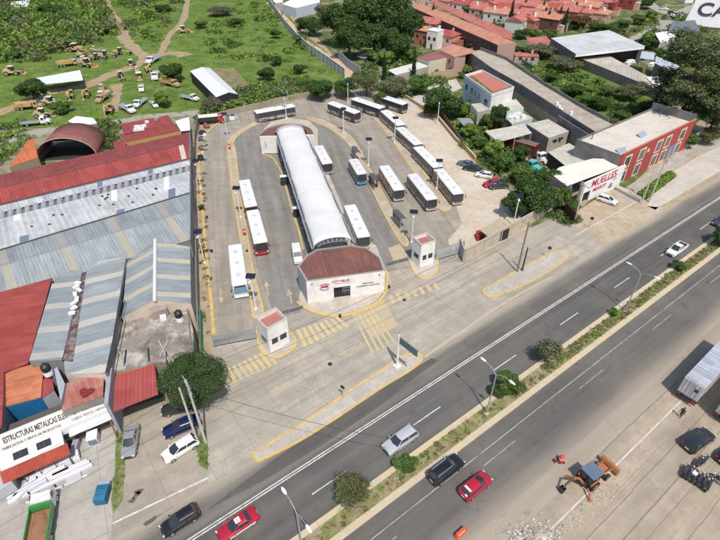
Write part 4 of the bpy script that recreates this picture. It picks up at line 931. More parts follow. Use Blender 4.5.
U1=upole((206,443),11.9,'pale utility pole with cross arms standing at the edge of the tree lot',2)
U2=upole((197,440),10.,'slimmer pale utility pole directly left of the cross armed one',0)
U3=upole((517,272),10.5,'thin dark utility pole on the right avenue island',1,m_=flat('pole_dark',(.2,.18,.16),.8))
U4=upole((522,271),5.2,'short black leaning post beside the thin pole on the right island',0,m_=m_iron)
U5=upole((649,202),12.,'utility pole beside the trimmed hedge of the red building',2,transformer=True)
U6=upole((641,204),8.,'shorter post left of the pole by the trimmed hedge',0)
U7=upole((574,221),8.5,'grey utility pole near the dark gate at the corner of the service road',1)
U8=upole((620,45),9.,'slim wooden utility pole beside the small walls below the terraces',1,m_=flat('pole_wood',(.3,.2,.13),.8)) if 0 else None
def wire(a,b,sag,label,r=.03):
    pts=[a.lerp(b,k/14)-Vector((0,0,sag*4*(k/14)*(1-k/14))) for k in range(15)]
    mb=MB(a); mb.tube(pts,r,4); o=single('overhead_wire',label,'wire',mb,flat('wire_black',(.03,.03,.03),.6)); o.location=a
def top(U,dy=0,k=0): 
    n=Vector((-SA,CA,0)); return Vector((U[0].x,U[0].y,U[1]-.15-.9*k))+n*dy
wire(top(U1,1),top(U3,1),1.2,'upper wire from the cross armed pole to the right island pole',.028)
wire(top(U1,-1),top(U3,-1),1.4,'lower wire from the cross armed pole to the right island pole',.028)
wire(top(U3,1),top(U7,1),.8,'upper wire from the island pole toward the corner gate pole',.028)
wire(top(U7,0),top(U5,0),.8,'wire from the corner gate pole to the hedge pole',.028)
wire(top(U1,1),Vector((-60,8,9)),1.0,'upper wire leaving the lot pole toward the lower left frame edge',.028)
wire(top(U1,-1),Vector((-58,5,9)),1.2,'lower wire leaving the lot pole toward the lower left frame edge',.028)
wire(top(U1,0,1),R(22,22,8.5),.8,'service wire crossing the avenue from the lot pole',.028)
# ---- overhead road sign on post
c=P(397,367); t=thing('road_sign','large green direction sign cantilevered from a white post on the island','road sign',(c.x,c.y,.14),AL-PI/2+R5(4))
mb=MB(); mb.tube([(0,0,0),(0,0,6.6)],.17,10); mb.build('post',m_wht,t)
mb=MB(); mb.b6(-.45,.45,-.45,.45,0,.25); mb.build('base',m_wht,t)
mb=MB(); mb.b6(-.12,.12,-.1,.1,6.3,6.9); mb.tube([(0,0,6.1),(3.5,0,6.1)],.06,6); mb.tube([(0,0,5.1),(3.5,0,5.1)],.06,6); mb.build('arm',m_steel,t)
mb=MB(); mb.b6(.35,3.6,-.16,-.10,5.0,6.2); sg=mb.build('sign_panel',flat('sign_green',(.07,.15,.14),.5),t)
mb=MB(); mb.b6(.35,3.6,-.10,-.07,5.0,6.2); mb.build('sign_back',m_steel,t)
# small signs
for px,lab in (((547,258),'small round traffic sign on the right island'),((343,398),'small dark traffic sign post by the left island kerb'),((589,228),'small dark sign post by the dirt apron'),((531,60),'white tank on a tall pole beyond the concrete wall')):
    c=P(*px); t=thing('traffic_sign',lab,'sign',(c.x,c.y,.1),AL-PI/2+.4); mb=MB(); mb.tube([(0,0,0),(0,0,2.3)],.045,6); mb.build('post',m_steel,t); mb=MB(); mb.tube([(0,-.05,2.2),(0,-.02,2.2)],.36,10); mb.build('sign_face',m_iron,t)
# ================================================================ WAREHOUSES ON THE LEFT
def wl(y0,y1,z,t,x0=0.,x1=190.):
    """point on a line seen from (x0,y0) to (x1,y1); t=0..1, may run past the frame"""
    return P(x0,y0,z).lerp(P(x1,y1,z),t)
ga=P(0,249,7.8);gb=P(180,196,7.8); WR=math.atan2(gb.y-ga.y,gb.x-ga.x)
T0=-1.1
def warehouse(name,label,lines,t1s,roofs,wallm,cat='warehouse'):
    """lines: list of (yl, yr, z) ridge/eave lines; roofs: material per strip"""
    L=[(wl(a,b,z,T0),wl(a,b,z,t1)) for (a,b,z),t1 in zip(lines,t1s)]
    c=L[0][1]; t=thing(name,label,cat,(c.x,c.y,0)); o=(c.x,c.y,0)
    for i,m_ in enumerate(roofs):
        if m_ is None: continue
        (a,b),(d,e)=L[i],L[i+1]; mb=MB(o)
        K=1
        mb.quad(a,d,e,b); mb.build('roof_slope',m_,t)
    mb=MB(o)
    for i in range(len(L)-1):
        b,e=L[i][1],L[i+1][1]; b2=b-Vector((.15,0,.1)); e2=e-Vector((.15,0,.1)); mb.quad(b2,e2,Vector((e2.x,e2.y,0)),Vector((b2.x,b2.y,0)))
    for k in (0,-1):
        a,b=L[k]; z=Vector((0,0,.1)); mb.quad(a-z,b-z,Vector((b.x,b.y,0)),Vector((a.x,a.y,0)))
    mb.build('wall',wallm,t)
    mb=MB(o); mb.tube([l[1]+Vector((.0,0,.03)) for l in L],.09,4); mb.build('verge_flashing',m_steel,t)
    return t,L
rot=WR
m_cred=corrugated('roof_red_a',(.31,.07,.065),rot,.6,dirt=(.26,.06,.055),amt=.5); m_cred2=corrugated('roof_red_b',(.27,.065,.06),rot,.6,dirt=(.33,.07,.06),amt=.5)
m_cwh=corrugated('roof_white',(.55,.56,.56),rot,1.0,dirt=(.40,.40,.40),amt=.55); m_cbl=corrugated('roof_blue_a',(.31,.345,.35),rot,.55,dirt=(.29,.32,.35),amt=.5,stripe=(.43,.36,.24),sp=8.6,sw=1.2); m_cbl2=corrugated('roof_blue_b',(.26,.29,.31),rot,.55,dirt=(.31,.33,.34),amt=.5,stripe=(.35,.31,.24),sp=8.6,sw=1.1)
m_gw=flat('ware_wall',(.24,.23,.22),.85,var=.12,dirt=(.14,.13,.12),damt=.7)
wt,WL=warehouse('warehouse','long warehouse with two slopes of bright red sheet roof',[(175,132,6.6),(187.5,143,7.9),(204,158,6.6)],[1,1,1],[m_cred2,m_cred],m_gw)
mb=MB(WL[0][1]); o_=Vector((WL[0][1].x,WL[0][1].y,0))
mb=MB(o_); a,b=WL[1]; mb.tube([a+Vector((0,0,.08)),b+Vector((0,0,.08))],.16,6); mb.build('ridge_cap',flat('ridge_dark',(.16,.06,.06),.7),wt)
for t_ in (-.05,.93):
    mb=MB(o_); z=Vector((0,0,.05)); a=WL[1][0].lerp(WL[1][1],(t_-T0)/(1-T0)); b=WL[2][0].lerp(WL[2][1],(t_+.02-T0)/(1-T0)); e=(WL[1][1]-WL[1][0]).normalized()*1.1
    mb.quad(a+z,b+z,b+e+z,a+e+z); mb.build('skylight',flat('skylight_cream',(.52,.44,.38),.5),wt)
w2,W2=warehouse('warehouse','wide warehouse roof of white panels with a toothed grey gutter along its top',[(206,160,6.4),(213,165.5,6.5),(219,171,6.0),(249.5,192.5,7.8)],[1]*4,[corrugated('roof_pale',(.50,.52,.54),rot,.6),None,m_cwh],m_gw)
o2=Vector((W2[0][1].x,W2[0][1].y,0))
mb=MB(o2); (a,b),(c,d)=W2[1],W2[2]; mb.quad(a-Vector((0,0,.2)),c-Vector((0,0,.1)),d-Vector((0,0,.1)),b-Vector((0,0,.2))); mb.build('gutter',flat('gutter_dark',(.12,.12,.125),.7),w2)
n_=54
for k in range(n_):
    f=(k+.5)/n_; p=a.lerp(b,f); q=c.lerp(d,f); mb=MB(o2); e=(b-a).normalized()*.45; z=Vector((0,0,.3))
    mb.add([p-e,p+e,q+e,q-e,p-e*.3+z,p+e*.3+z,q+e*.3+z,q-e*.3+z],[(0,1,5,4),(1,2,6,5),(2,3,7,6),(3,0,4,7),(4,5,6,7)]); mb.build('gutter_tooth',flat('tooth_grey',(.30,.31,.33),.6),w2)
def patch(L0,L1,f0,f1,g0,g1,m_,t,o,name='skylight',lift=.05):
    """strip on a roof slope: f along the eaves, g up the slope"""
    mb=MB(o); z=Vector((0,0,lift)); pt=lambda f,g:(L0[0].lerp(L0[1],f)).lerp(L1[0].lerp(L1[1],f),g)+z
    mb.quad(pt(f0,g0),pt(f0,g1),pt(f1,g1),pt(f1,g0)); mb.build(name,m_,t)
ff=lambda px:(px/190-T0)/(1-T0)
m_pan=flat('panel_white',(.78,.79,.80),.5,var=.04); m_pbl=flat('panel_slate',(.16,.20,.28),.5,var=.1)
for x in (12,104,160):
    patch(W2[2],W2[3],ff(x),ff(x+6),.0,.62,m_pan,w2,o2); patch(W2[2],W2[3],ff(x+5),ff(x+13),.62,.98,m_pbl,w2,o2,'vent_panel')
for x in (90,143): patch(W2[0],W2[1],ff(x),ff(x+5),.0,.8,m_pbl,w2,o2,'vent_panel')
# vent studs
for x in (95,98,101,106,92,100,122,126,131,148,151,152,44,48,56,28): 
    p=W2[2][0].lerp(W2[2][1],ff(x)).lerp(W2[3][0].lerp(W2[3][1],ff(x)),rng.uniform(.15,.8)); mb=MB(o2); mb.box(p+Vector((0,0,.15)),(.35,.25,.3)); mb.build('roof_vent',m_iron,w2)
w3,W3=warehouse('warehouse','blue grey sheet roofed warehouse with cream translucent strips below the white one',[(250.5,193.2,7.8),(266,210,7.3),(298,240,6.2)],[1,1,1],[m_cbl2,m_cbl],m_gw)
mb=MB(Vector((W3[0][1].x,W3[0][1].y,0))); a,b=W3[0]; mb.tube([a+Vector((0,0,.1)),b+Vector((0,0,.1))],.12,6); mb.build('ridge_cap',m_iron,w3)
mb=MB(Vector((W3[0][1].x,W3[0][1].y,0))); a,b=W3[1]; mb.tube([a+Vector((0,0,.03)),b+Vector((0,0,.03))],.14,6); mb.build('lap_flashing',flat('flash_slate',(.22,.24,.26),.6),w3)
# generic roof from corners --------------------------------------------------
def shed(label,quads,walls=None,name='shed',cat='shed',extra=None,wallm=None,zb=0.,thick=.12):
    """quads: list of (4 x (px,py,z), material); walls drop from outline corner list of (px,py,z)"""
    o=P(*quads[0][0][0]); o=Vector((o.x,o.y,0)); t=thing(name,label,cat,o)
    for q,m_ in quads:
        ps=[P(*k) for k in q]; mb=MB(o); dn=Vector((0,0,thick)); n=len(ps)
        mb.add(ps+[p-dn for p in ps],[tuple(range(n)),tuple(range(2*n-1,n-1,-1))]+[(i,i+n,(i+1)%n+n,(i+1)%n) for i in range(n)]); mb.build('roof',m_,t)
    if walls:
        for seg in walls:
            ps=[P(*k) for k in seg[0]]; mb=MB(o); zz=seg[2] if len(seg)>2 else 0
            cc=sum(ps,Vector())/len(ps)
            for a,b in zip(ps,ps[1:]):
                d=Vector((0,0,.13)); mb.quad(a-d,b-d,Vector((b.x,b.y,zz)),Vector((a.x,a.y,zz)))
            mb.build('wall',seg[1],t)
    return t,o
d1=P(53,280,7)-P(30,360,7); ra=math.atan2(d1.y,d1.x)
m_s1=corrugated('roof_strip_a',(.285,.32,.33),ra,.45,dirt=(.26,.29,.32),amt=.5,stripe=(.56,.50,.42),sp=5.0,sw=1.25)
m_s2=corrugated('roof_strip_b',(.295,.33,.34),ra,.45,dirt=(.27,.30,.33),amt=.4,stripe=(.60,.54,.46),sp=5.0,sw=1.35)
m_s3=corrugated('roof_strip_c',(.30,.335,.345),ra+.16,.45,dirt=(.27,.30,.33),amt=.4,stripe=(.58,.50,.34),sp=4.4,sw=1.1)
t,o=shed('twin bay shed with cream striped blue roofs falling to a rusty central gutter',[
 (((53,280,6.6),(84,263,6.3),(80,286,6.0),(62,360,6.0),(29,361,6.6)),m_s1),
 (((88,262,6.3),(126,257,6.8),(107,372,6.8),(72,368,6.2)),m_s2)],
 [(((29,361,6.6),(62,360,6.0),(72,368,6.2),(107,372,6.8)),m_gw),(((126,257,6.8),(107,372,6.8)),m_gw),(((53,280,6.6),(29,361,6.6)),m_gw)])
mb=MB(o); mb.quad(P(83,263,5.9),P(89,262,5.9),P(72,368,5.9),P(63,360,5.9)); mb.build('gutter',flat('gutter_rust',(.10,.05,.045),.8,dirt=(.4,.38,.36),dscale=.8,damt=.8),t)
for (x,y) in ((78,283),(76,287),(79,290),(75,294),(77,299),(74,303),(74,308),(72,313)): mb=MB(o); mb.box(P(x,y,6.35),(.9,.5,.3),rng.random()*3); mb.build('sheet_scrap',m_pan,t)
mb=MB(o); mb.tube([P(122,300,6.9),P(106,372,6.9)],.09,5); mb.tube([P(125,300,6.9),P(109,372,6.9)],.07,5); mb.build('pipe',m_iron,t)
t,o=shed('cream gabled hall with herringbone striped roof and white ridge by the boundary wall',[
 (((127,262,6.0),(155,240,7.6),(154.5,299,7.6),(122,317,6.0)),m_s3),
 (((155,240,7.6),(190,247,6.2),(191,303,6.2),(154.5,299,7.6)),corrugated('roof_strip_d',(.30,.335,.345),ra-.05,.45,dirt=(.27,.30,.33),amt=.4,stripe=(.58,.50,.34),sp=4.4,sw=1.1))],
 [(((122,317,6.0),(154.5,299,7.6),(191,303,6.2)),flat('gable_cream',(.62,.52,.42),.8,dirt=(.4,.33,.27),damt=.6)),(((191,303,6.2),(190,247,6.2)),m_gw)])
mb=MB(o); mb.tube([P(155,240,7.75),P(154.5,300,7.75)],.26,6); mb.build('ridge_cap',m_pan,t)
# red tiled roof left
m_rt=corrugated('roof_redtile',(.33,.075,.068),ra,.35,dirt=(.30,.04,.04),amt=.5,lap=3.)
t,o=shed('bright red tile pattern sheet roof sloping down at the left frame edge',[(((-60,315,7.0),(0,292,6.6),(52,278,6.6),(28,363,5.6),(4,372,5.4),(-60,400,5.2)),m_rt),(((-40,378,5.3),(4,371,5.3),(2,425,4.8),(-20,470,4.8)),m_rt)],[(((52,278,6.6),(28,363,5.6)),m_gw),(((4,372,5.3),(2,425,4.8),(-20,470,4.8)),m_gw)])
for k in range(9): mb=MB(o); p=P(53.5-k*2.8,283+k*9.4,6.5-.1*k); mb.box(p,(.5,.25,.3),ra); mb.build('gutter_bracket',m_iron,t)
# orange roof house with blue wall
m_or=corrugated('roof_orange',(.50,.19,.10),ra,.35,dirt=(.42,.10,.05),amt=.4,lap=2.5)
t,o=shed('small blue walled house under a sloping orange tile roof',[(((3,372,5.0),(44,361,5.6),(41,397,4.6),(0,408,4.2)),m_or)],[(((0,408,4.2),(41,397,4.6)),flat('wall_cobalt',(.01,.13,.30),.6,var=.15)),(((44,361,5.6),(41,397,4.6)),flat('wall_cobalt',(.01,.13,.30),.6))],name='house',cat='house')
for x in (12,33): mb=MB(o); mb.box(P(x,407 if x<20 else 402,2.2),(1.2,.12,.25),WR); mb.build('wall_trim',m_redt,t)
# red annex roof beside it with water tank
t,o=shed('narrow red roof annex with grey side wall beside the orange roof',[(((43,380,5.0),(52,372,5.2),(54,390,4.9),(42,398,4.7)),m_cred)],[(((42,398,4.7),(54,390,4.9)),flat('annex_grey',(.33,.35,.37),.8))],name='annex',cat='annex')
mb=MB(o); a=P(56,371,6.4);b=P(64,383,6.2); c_=P(60,407,0);
mb.prism([P(54,369,6.2),P(57,367,6.2),P(65,384,6.2),P(61,402,6.2)],0,6.2); mb.build('side_wall',flat('side_bluegrey',(.36,.40,.46),.8,dirt=(.26,.28,.3),damt=.5),t)
mb=MB(o); mb.box(P(56,393,3.6),(.1,.7,1.1),ra); mb.build('window',m_glass,t)
def tank(px,z,label):
    c=P(*px,z); t=thing('water_tank',label,'water tank',(c.x,c.y,z)); mb=MB(); t.scale=(.66,.66,.8); mb.tube([(0,0,0),(0,0,.9)],.85,14); mb.build('base_ring',m_pan,t)
    mb=MB(); mb.tube([(0,0,.9),(0,0,1.9),(0,0,2.2),(0,0,2.35)],[.82,.82,.5,.22],16); mb.build('tank_body',flat('tank_black',(.02,.02,.022),.5),t,smooth=40)
    mb=MB(); mb.tube([(0,0,2.35),(0,0,2.45)],.24,10); mb.build('lid',m_iron,t)
tank((49,374),6.0,'round black water tank on a white base above the red annex'); tank((180,320),4.9,'black water tank at the wall end of the cluttered flat roof')
# red deck roof with heart stain
t,o=shed('faded red flat roof with a dark heart shaped stain behind the long sign',[(((64,384,5.8),(104,373,5.8),(103,396,5.4),(62,411,5.4)),corrugated('deck_red',(.36,.14,.11),WR,.8,dirt=(.5,.36,.3),amt=.8))],[(((62,411,5.4),(103,396,5.4)),m_gw)],name='flat_roof_annex',cat='annex')
mb=MB(o); c_=P(86,392,5.72); hp=[]
for k in range(24):
    a=2*PI*k/24; hp.append(c_+Vector((1.0*math.sin(a)**3*.9,.75*(math.cos(a)-.4*math.cos(2*a)-.15*math.cos(3*a)),0)))
mb.poly(hp); mb.build('stain',flat('heart_red',(.20,.02,.02),.8),t)
shed('blue sheet lean-to roof edge behind the red deck',[(((64,361,6.6),(107,365,6.9),(105,373,6.7),(65,374,6.4)),m_s2)],[(((65,374,6.4),(105,373,6.7)),MC['gable_cream'])],name='lean_to',cat='shed')
# red canopy right + tall partition wall
mb=None
t,o=shed('plain bright red sheet canopy beside the round tree',[(((109,372,4.6),(154,359,4.7),(158,394,4.1),(110,413,4.0)),corrugated('roof_red_c',(.37,.09,.08),ra+PI/2,.5,dirt=(.36,.05,.045),amt=.4))],[(((110,390,4.1),(156,376,4.2)),flat('shade_green',(.025,.05,.04),.8))],name='canopy',cat='canopy')
c=P(104,412); d_=P(110,345)-P(108,412)
single('partition_wall','tall blue grey partition wall between the red deck and the red canopy','wall',MB().prism([P(104,404,5.9),P(108,404,5.9),P(112,368,5.9),P(107,367,5.9)],0,5.9),flat('partition',(.32,.35,.39),.8,dirt=(.22,.22,.24),damt=.5))
# cluttered concrete slab yard
m_mess=groundmat('slab_lichen',(.26,.23,.20),patches=[((.50,.47,.43),.35,.48,.62,.9),((.11,.095,.08),.28,.5,.66,.85)],fine=.7)
t=thing('flat_roof_house','weathered lichen stained flat concrete roof littered with posts','building',P(150,330,0)); ctr=P(150,330,0)
mb=MB(ctr); mb.prism([P(p[0],p[1],4.9) for p in ((121,322),(154,306),(188,310),(193,330),(194,362),(156,362),(110,374))],0,4.9); mb.build('roof',m_mess,t)
mb=MB(ctr); 
for a,b in (((122,318),(112,378)),((188,310),(191,345))):
    a,b=P(*a,4.9),P(*b,4.9); mid=(a+b)/2; mb=MB(ctr); mb.box(mid+Vector((0,0,.1)),((b-a).length,.18,.6),math.atan2(b.y-a.y,b.x-a.x)); mb.build('parapet',m_lw,t)
single('stair_hut','small square concrete hut on the cluttered flat roof under the gable','hut',MB().prism([P(148,301,6.3),P(165,297,6.3),P(167,309,6.3),P(151,313,6.3)],4.9,6.3),flat('hut_grey',(.25,.22,.20),.9,dirt=(.42,.33,.28),dscale=.6,damt=.8))
single('wash_basin','white rectangular tub at the side of the small roof hut','tub',MB().prism([P(159,312,5.5),P(165,310,5.5),P(166,317,5.5),P(160,318,5.5)],4.9,5.5),m_pan)
for k,(a,b) in enumerate((((116,343),(126,368)),((159,341),(168,360)),((160,356),(168,340)),((148,348),(149,361)),((166,352),(167,364)),((126,350),(124,366)))):
    p0=P(*a,5.05);p1=P(*b,5.05); mb=MB(p0); mb.tube([p0,p1],.10,6); o_=single('loose_post',['pale timber lying slanted by the left parapet of the cluttered roof','pale green post lying in a cross with another on the cluttered roof','second crossed pale post on the cluttered roof','short dark upright stub left of the crossed posts','short dark stub right of the crossed posts','short post piece beside the slanted timber'][k],'post',mb,flat('post_pale',(.42,.45,.42),.8) if k in(0,1,2) else m_iron); o_.location=p0
# ---- the long sign building
A=P(0,456,0);B=P(105,405,0)
sA=P(-2,424+22,5.2); sB=P(106,397,5.2)
# facade line at ground: below the sign
f0=P(-30,470,0); f1=P(107,419,0)
sz=5.0
pA=P(-30,457,sz); pB=P(107,400.5,sz); L=(pB-pA).length; rz=math.atan2(pB.y-pA.y,pB.x-pA.x)
sh_=thing('shop_building','white shop building front with long lettered sign parapet and red awning','shop',(pA.x,pA.y,0),rz)
def loc(px,py,z): 
    p=P(px,py,z)-Vector((pA.x,pA.y,0)); c_,s_=math.cos(-rz),math.sin(-rz); return (p.x*c_-p.y*s_,p.x*s_+p.y*c_)
m_sign=flat('sign_cream',(.66,.62,.55),.6,var=.05); m_signw=flat('sign_white',(.74,.73,.72),.6,var=.05,dirt=(.5,.47,.44),damt=.3)
# the parapet leans back so that it reads from above (sloped fascia)
mb=MB(); sl_=[Vector((0,0,sz-1.5)),Vector((L,0,sz-1.5)),Vector((L,1.5,sz-.1)),Vector((0,1.5,sz-.1))]
mb.add(sl_+[p+Vector((0,.25,-.1)) for p in sl_],[(0,1,2,3),(7,6,5,4),(0,4,5,1),(3,2,6,7),(1,5,6,2),(0,3,7,4)]); mb.build('sign_board',m_sign,sh_)
mb=MB(); mb.b6(0,L,.3,4.2,0,3.3); mb.build('wall',flat('shop_inner',(.10,.085,.08),.9),sh_)
mb=MB(); mb.b6(0,L,-.05,.3,2.4,sz-1.55); mb.build('lintel',m_signw,sh_)
sang=math.atan2(1.4,1.5)
def slt(txt,size,x,f,m_,sx=1.,bold=.02):
    n=Vector((0,-math.sin(sang),math.cos(sang))); p=sl_[0].lerp(sl_[3],f)+n*.03; text_part('lettering',txt,size,m_,sh_,(x,p.y,p.z),(sang,0,0),depth=.01,sx=sx,bold=bold)
x0=loc(1,448,sz)[0]; x1=loc(88,405,sz)[0]
slt('ESTRUCTURAS METALICAS ELECTRON OLIS',.95,(x0+x1)/2+.0,.62,m_blk,(x1-x0)/ (35*.62*.95)*1.1,.03)
slt('FABRICACION Y VENTA DE PRODUCTOS',.42,L*.40,.2,m_blk,.78,.01); slt('TUBERIA PERFILES LAMINAS',.5,L*.83,.22,flat('ink_slate',(.2,.22,.28),.6),.62,.015)
# white upper box with red awning
bx0=loc(2,470,2.6)[0]; bx1=loc(68,440,2.6)[0]
bx0,bx1=L*.145,L*.60
mb=MB()
fr=[Vector((bx0,-.06,sz-1.6)),Vector((bx1,-.06,sz-1.6)),Vector((bx1,-1.9,2.9)),Vector((bx0,-1.9,2.9))]
mb.add(fr+[p-Vector((0,0,.5)) for p in fr],[(3,2,1,0),(4,5,6,7),(0,4,7,3),(1,2,6,5),(3,7,6,2)]); mb.build('sloped_front',m_pan,sh_)
ah=math.atan2(.5,2.5)
for k,xc in enumerate((bx0+(bx1-bx0)*.33,bx0+(bx1-bx0)*.70)):
    z0_=3.4-.5*.5; mb=MB(); mb.box((xc,-.9,3.21),(1.5,.9,.1),0,rx=-0+math.atan2(.5,1.84)); w_=mb.build('window',m_glass,sh_)
    mb=MB(); mb.box((xc,-.9,3.235),(.07,.95,.1),0,rx=math.atan2(.5,1.84)); mb.build('mullion',flat('frame_maroon',(.15,.03,.03),.6),w_)
mb=MB(); q0=[Vector((bx0-.1,-1.92,2.95)),Vector((bx1+.3,-1.92,2.95)),Vector((bx1+.3,-3.1,2.2)),Vector((bx0-.1,-3.1,2.2))]
mb.add(q0+[p-Vector((0,0,.12)) for p in q0],[(3,2,1,0),(4,5,6,7),(0,4,7,3),(1,2,6,5),(3,7,6,2)]); mb.build('awning',corrugated('awning_red',(.36,.065,.04),rz,.3,dirt=(.28,.05,.04),amt=.5),sh_)
for k in range(5): mb=MB(); xx=bx0+.2+(bx1-bx0-.2)*k/4; mb.tube([(xx,-2.95,0),(xx,-2.95,2.2)],.05,5); mb.build('post',m_iron,sh_)
mb=MB(); mb.b6(bx0,bx1,-1.7,-.1,0,2.4); mb.build('shop_front',flat('shop_dark',(.12,.10,.10),.8),sh_)
mb=MB(); mb.b6(bx1+.6,L,-.1,-.05,2.1,3.0) if 0 else mb.b6(bx1+.6,L-.2,-.75,-.05,2.35,2.5); mb.build('fascia',m_pan,sh_)
# lower-left grey building
t,o=shed('low grey sheet roof at the lower left corner beside the shop awning',[(((-60,500,2.2),(-2,464,2.2),(6,460,2.2),(10,466,2.2),(12,482,2.1),(-60,535,2.1)),flat('sheet_palegrey',(.42,.44,.47),.5,var=.08))],[(((-60,535,2.1),(12,482,2.1),(10,466,2.2)),flat('annex_pale',(.5,.51,.52),.8,var=.1))],name='shop_annex',cat='annex')
mb=MB(o); mb.box(P(0,468,2.4),(2.6,1.1,.35),rz); mb.build('window',m_pbl,t)
# stacked gutters, profiles, white goods on the forecourt
def goods(label,parts,px,rz_,m_,cat='stacked goods',name='stacked_goods'):
    c=P(*px); t=thing(name,label,cat,(c.x,c.y,.03),rz_)
    for (pn,a,mm) in parts: mb=MB(); mb.b6(*a); mb.build(pn,mm or m_,t,bevel=.02)
    return t
m_lil=flat('profile_white',(.66,.66,.72),.5,var=.06)
r2=rz
goods('bundle of long white roof profiles laid at the lower edge of the shop stock',[('profile',(-4.4,4.4,-.5,-.1,0,.35),None),('profile',(-4.4,4.2,.0,.35,0,.5),None),('profile',(-3.6,4.0,.45,.75,0,.4),None)],(52,482),r2,m_lil)
goods('single thin white profile lying apart in front of the long bundle',[('profile',(-3.2,3.2,-.1,.1,0,.15),None)],(58,489),r2,m_lil)
goods('wide white profile standing crosswise at the left end of the bundle',[('profile',(-1.5,1.5,-.5,.1,0,.7),None),('profile',(-1.4,1.3,.15,.5,0,.5),None)],(27,490),R5(68),m_lil)
goods('large white curved box piece on the left of the shop stock',[('panel',(-.9,.9,-1.1,1.1,0,.6),None),('lip',(-.95,.95,-1.2,-1.0,0,1.0),None)],(38,482),R5(40),m_lil)
goods('middle pallet of white sheet pieces under the awning edge',[('sheet_pile',(-1.5,1.5,-.8,.8,0,.7),m_pan),('sheet_pile',(-1.3,1.4,-.6,.7,.7,.85),m_lil)],(52,471),r2,m_pan)
goods('right pallet of white boxes with green bands by the awning',[('sheet_pile',(-1.6,1.6,-.6,.6,0,.8),m_pan),('band',(-1.1,-.9,-.62,.62,.0,.82),flat('band_green',(.1,.3,.15),.6)),('band',(.6,.8,-.62,.62,.0,.82),flat('band_green',(.1,.3,.15),.6))],(66,463),r2,m_pan)
goods('pale flat pallet of thin sheets right of the profile bundle',[('sheet_pile',(-.8,.8,-.9,.9,0,.25),flat('pallet_pale',(.5,.49,.5),.7))],(74,477),r2,m_pan)
goods('small cream pallet between the bundle and the middle pallet',[('sheet_pile',(-.9,.9,-.5,.5,0,.4),flat('pallet_cream',(.5,.46,.4),.7))],(62,475),r2,m_pan)
goods('upright white louvred cabinet by the shop opening',[('cabinet',(-.6,.6,-.7,.7,0,1.3),m_lil),('louvre',(-.5,.5,-.74,-.7,.2,1.1),m_pbl),('top',(-.63,.63,-.75,.73,1.3,1.34),m_pan)],(95,441),R5(20),m_pan,'cabinet','cabinet')
goods('leaning purple grey sheets near the shop opening',[('sheet_pile',(-.35,.35,-1.2,1.2,0,.9),flat('sheet_mauve',(.33,.30,.36),.6))],(76,452),R5(10),m_pan)
goods('blue metal skip with pale tray standing on the concrete forecourt',[('bin_body',(-.65,.65,-1.0,.9,.1,1.1),flat('bin_blue',(.02,.12,.22),.5)),('flap',(-.6,.6,-1.0,-.4,1.1,1.18),flat('bin_lightblue',(.03,.17,.29),.5)),('flap',(-.6,.6,-.3,.3,1.1,1.18),flat('bin_lightblue2',(.025,.15,.26),.5)),('tray',(-.6,.55,.9,1.5,.2,.8),flat('tray_grey',(.33,.38,.43),.5))],(104,497),R5(8),m_pan,'skip','waste_skip')
# clutter of the yard between orange house and sign
m_rub=groundmat('rubble_floor',(.36,.31,.24),patches=[((.14,.15,.07),.5,.48,.62,.8),((.6,.56,.5),.9,.55,.7,.7)])
sheet('rubble_floor',[(4,415),(48,398),(62,410),(60,425),(0,452)],.03,m_rub)
for k,(x,y) in enumerate(((20,421),(26,417),(32,417),(22,425),(36,420),(41,416))):
    c=P(x,y); mb=MB((c.x,c.y,0)); mb.tube([(c.x,c.y,0),(c.x,c.y,.7),(c.x,c.y,.8)],[.34,.36,.3],10); o_=single('plastic_drum',['pale lilac drum at the left of the yard clutter','white drum in front of the blue wall','light blue drum beside the white one','cream drum nearest the sign back','white drum at the middle right of the clutter','pale turquoise drum closest to the grey annex wall'][k],'drum',mb,flat('drum%d'%k,[(.6,.58,.66),(.75,.75,.75),(.35,.5,.6),(.6,.58,.5),(.7,.7,.72),(.35,.55,.55)][k],.5)); o_.location=(c.x,c.y,0)
# poles by the verge (leaning red-brown)
single('timber_prop','rust coloured timber prop leaning at the corner of the red canopy','post',MB().tube([P(117,437,.1),P(110,420,3.0)],.1,6),flat('rust_orange',(.3,.12,.05),.8))
# ---- arched hangar behind the red warehouse
Aa=P(40,163,0);Bb=P(95,156,0)
cA_=P(38,158,1.2);cB_=P(97,155,1.2); ax=(cB_-cA_); wA=ax.length; e1=ax.normalized(); e2=Vector((-e1.y,e1.x,0))
back=(P(60,128,5)-P(68,147,5)).length
sheet('hangar_floor_shade',[(39,161),(97,158),(92,140),(44,142)],.03,flat('floor_shade',(.03,.032,.028),.9)); t=thing('arched_hangar','rust brown barrel vaulted hangar with dark open front','hangar',(cA_.x,cA_.y,0)); o=(cA_.x,cA_.y,0)  # floor sheet coloured dark for the shade inside the hangar
mb=MB(o); rg=[]
for k in range(2):
    rg.append([cA_+e1*(wA/2-wA/2*math.cos(PI*j/16))+e2*(k*10)+Vector((0,0,1.2+4.6*math.sin(PI*j/16)-1.0)) for j in range(17)])
mb.loft(rg,caps=False,closed=False); so2=mb.build('vault_roof',corrugated('vault_brown',(.24,.095,.08),math.atan2(e2.y,e2.x),.8,dirt=(.30,.16,.14),amt=.6),t,smooth=60); md_=so2.modifiers.new('s','SOLIDIFY'); md_.thickness=.12
mb=MB(o); mb.tube([p-e2*.05 for p in rg[0]],.16,5); mb.build('arch_rim',flat('rim_pale',(.36,.24,.2),.8),t)
mb=MB(o); bk=[p-e2*.3 for p in rg[1]]; n=len(bk); mb.add(bk,[tuple(range(n))]); mb.build('back_wall',m_dk,t)
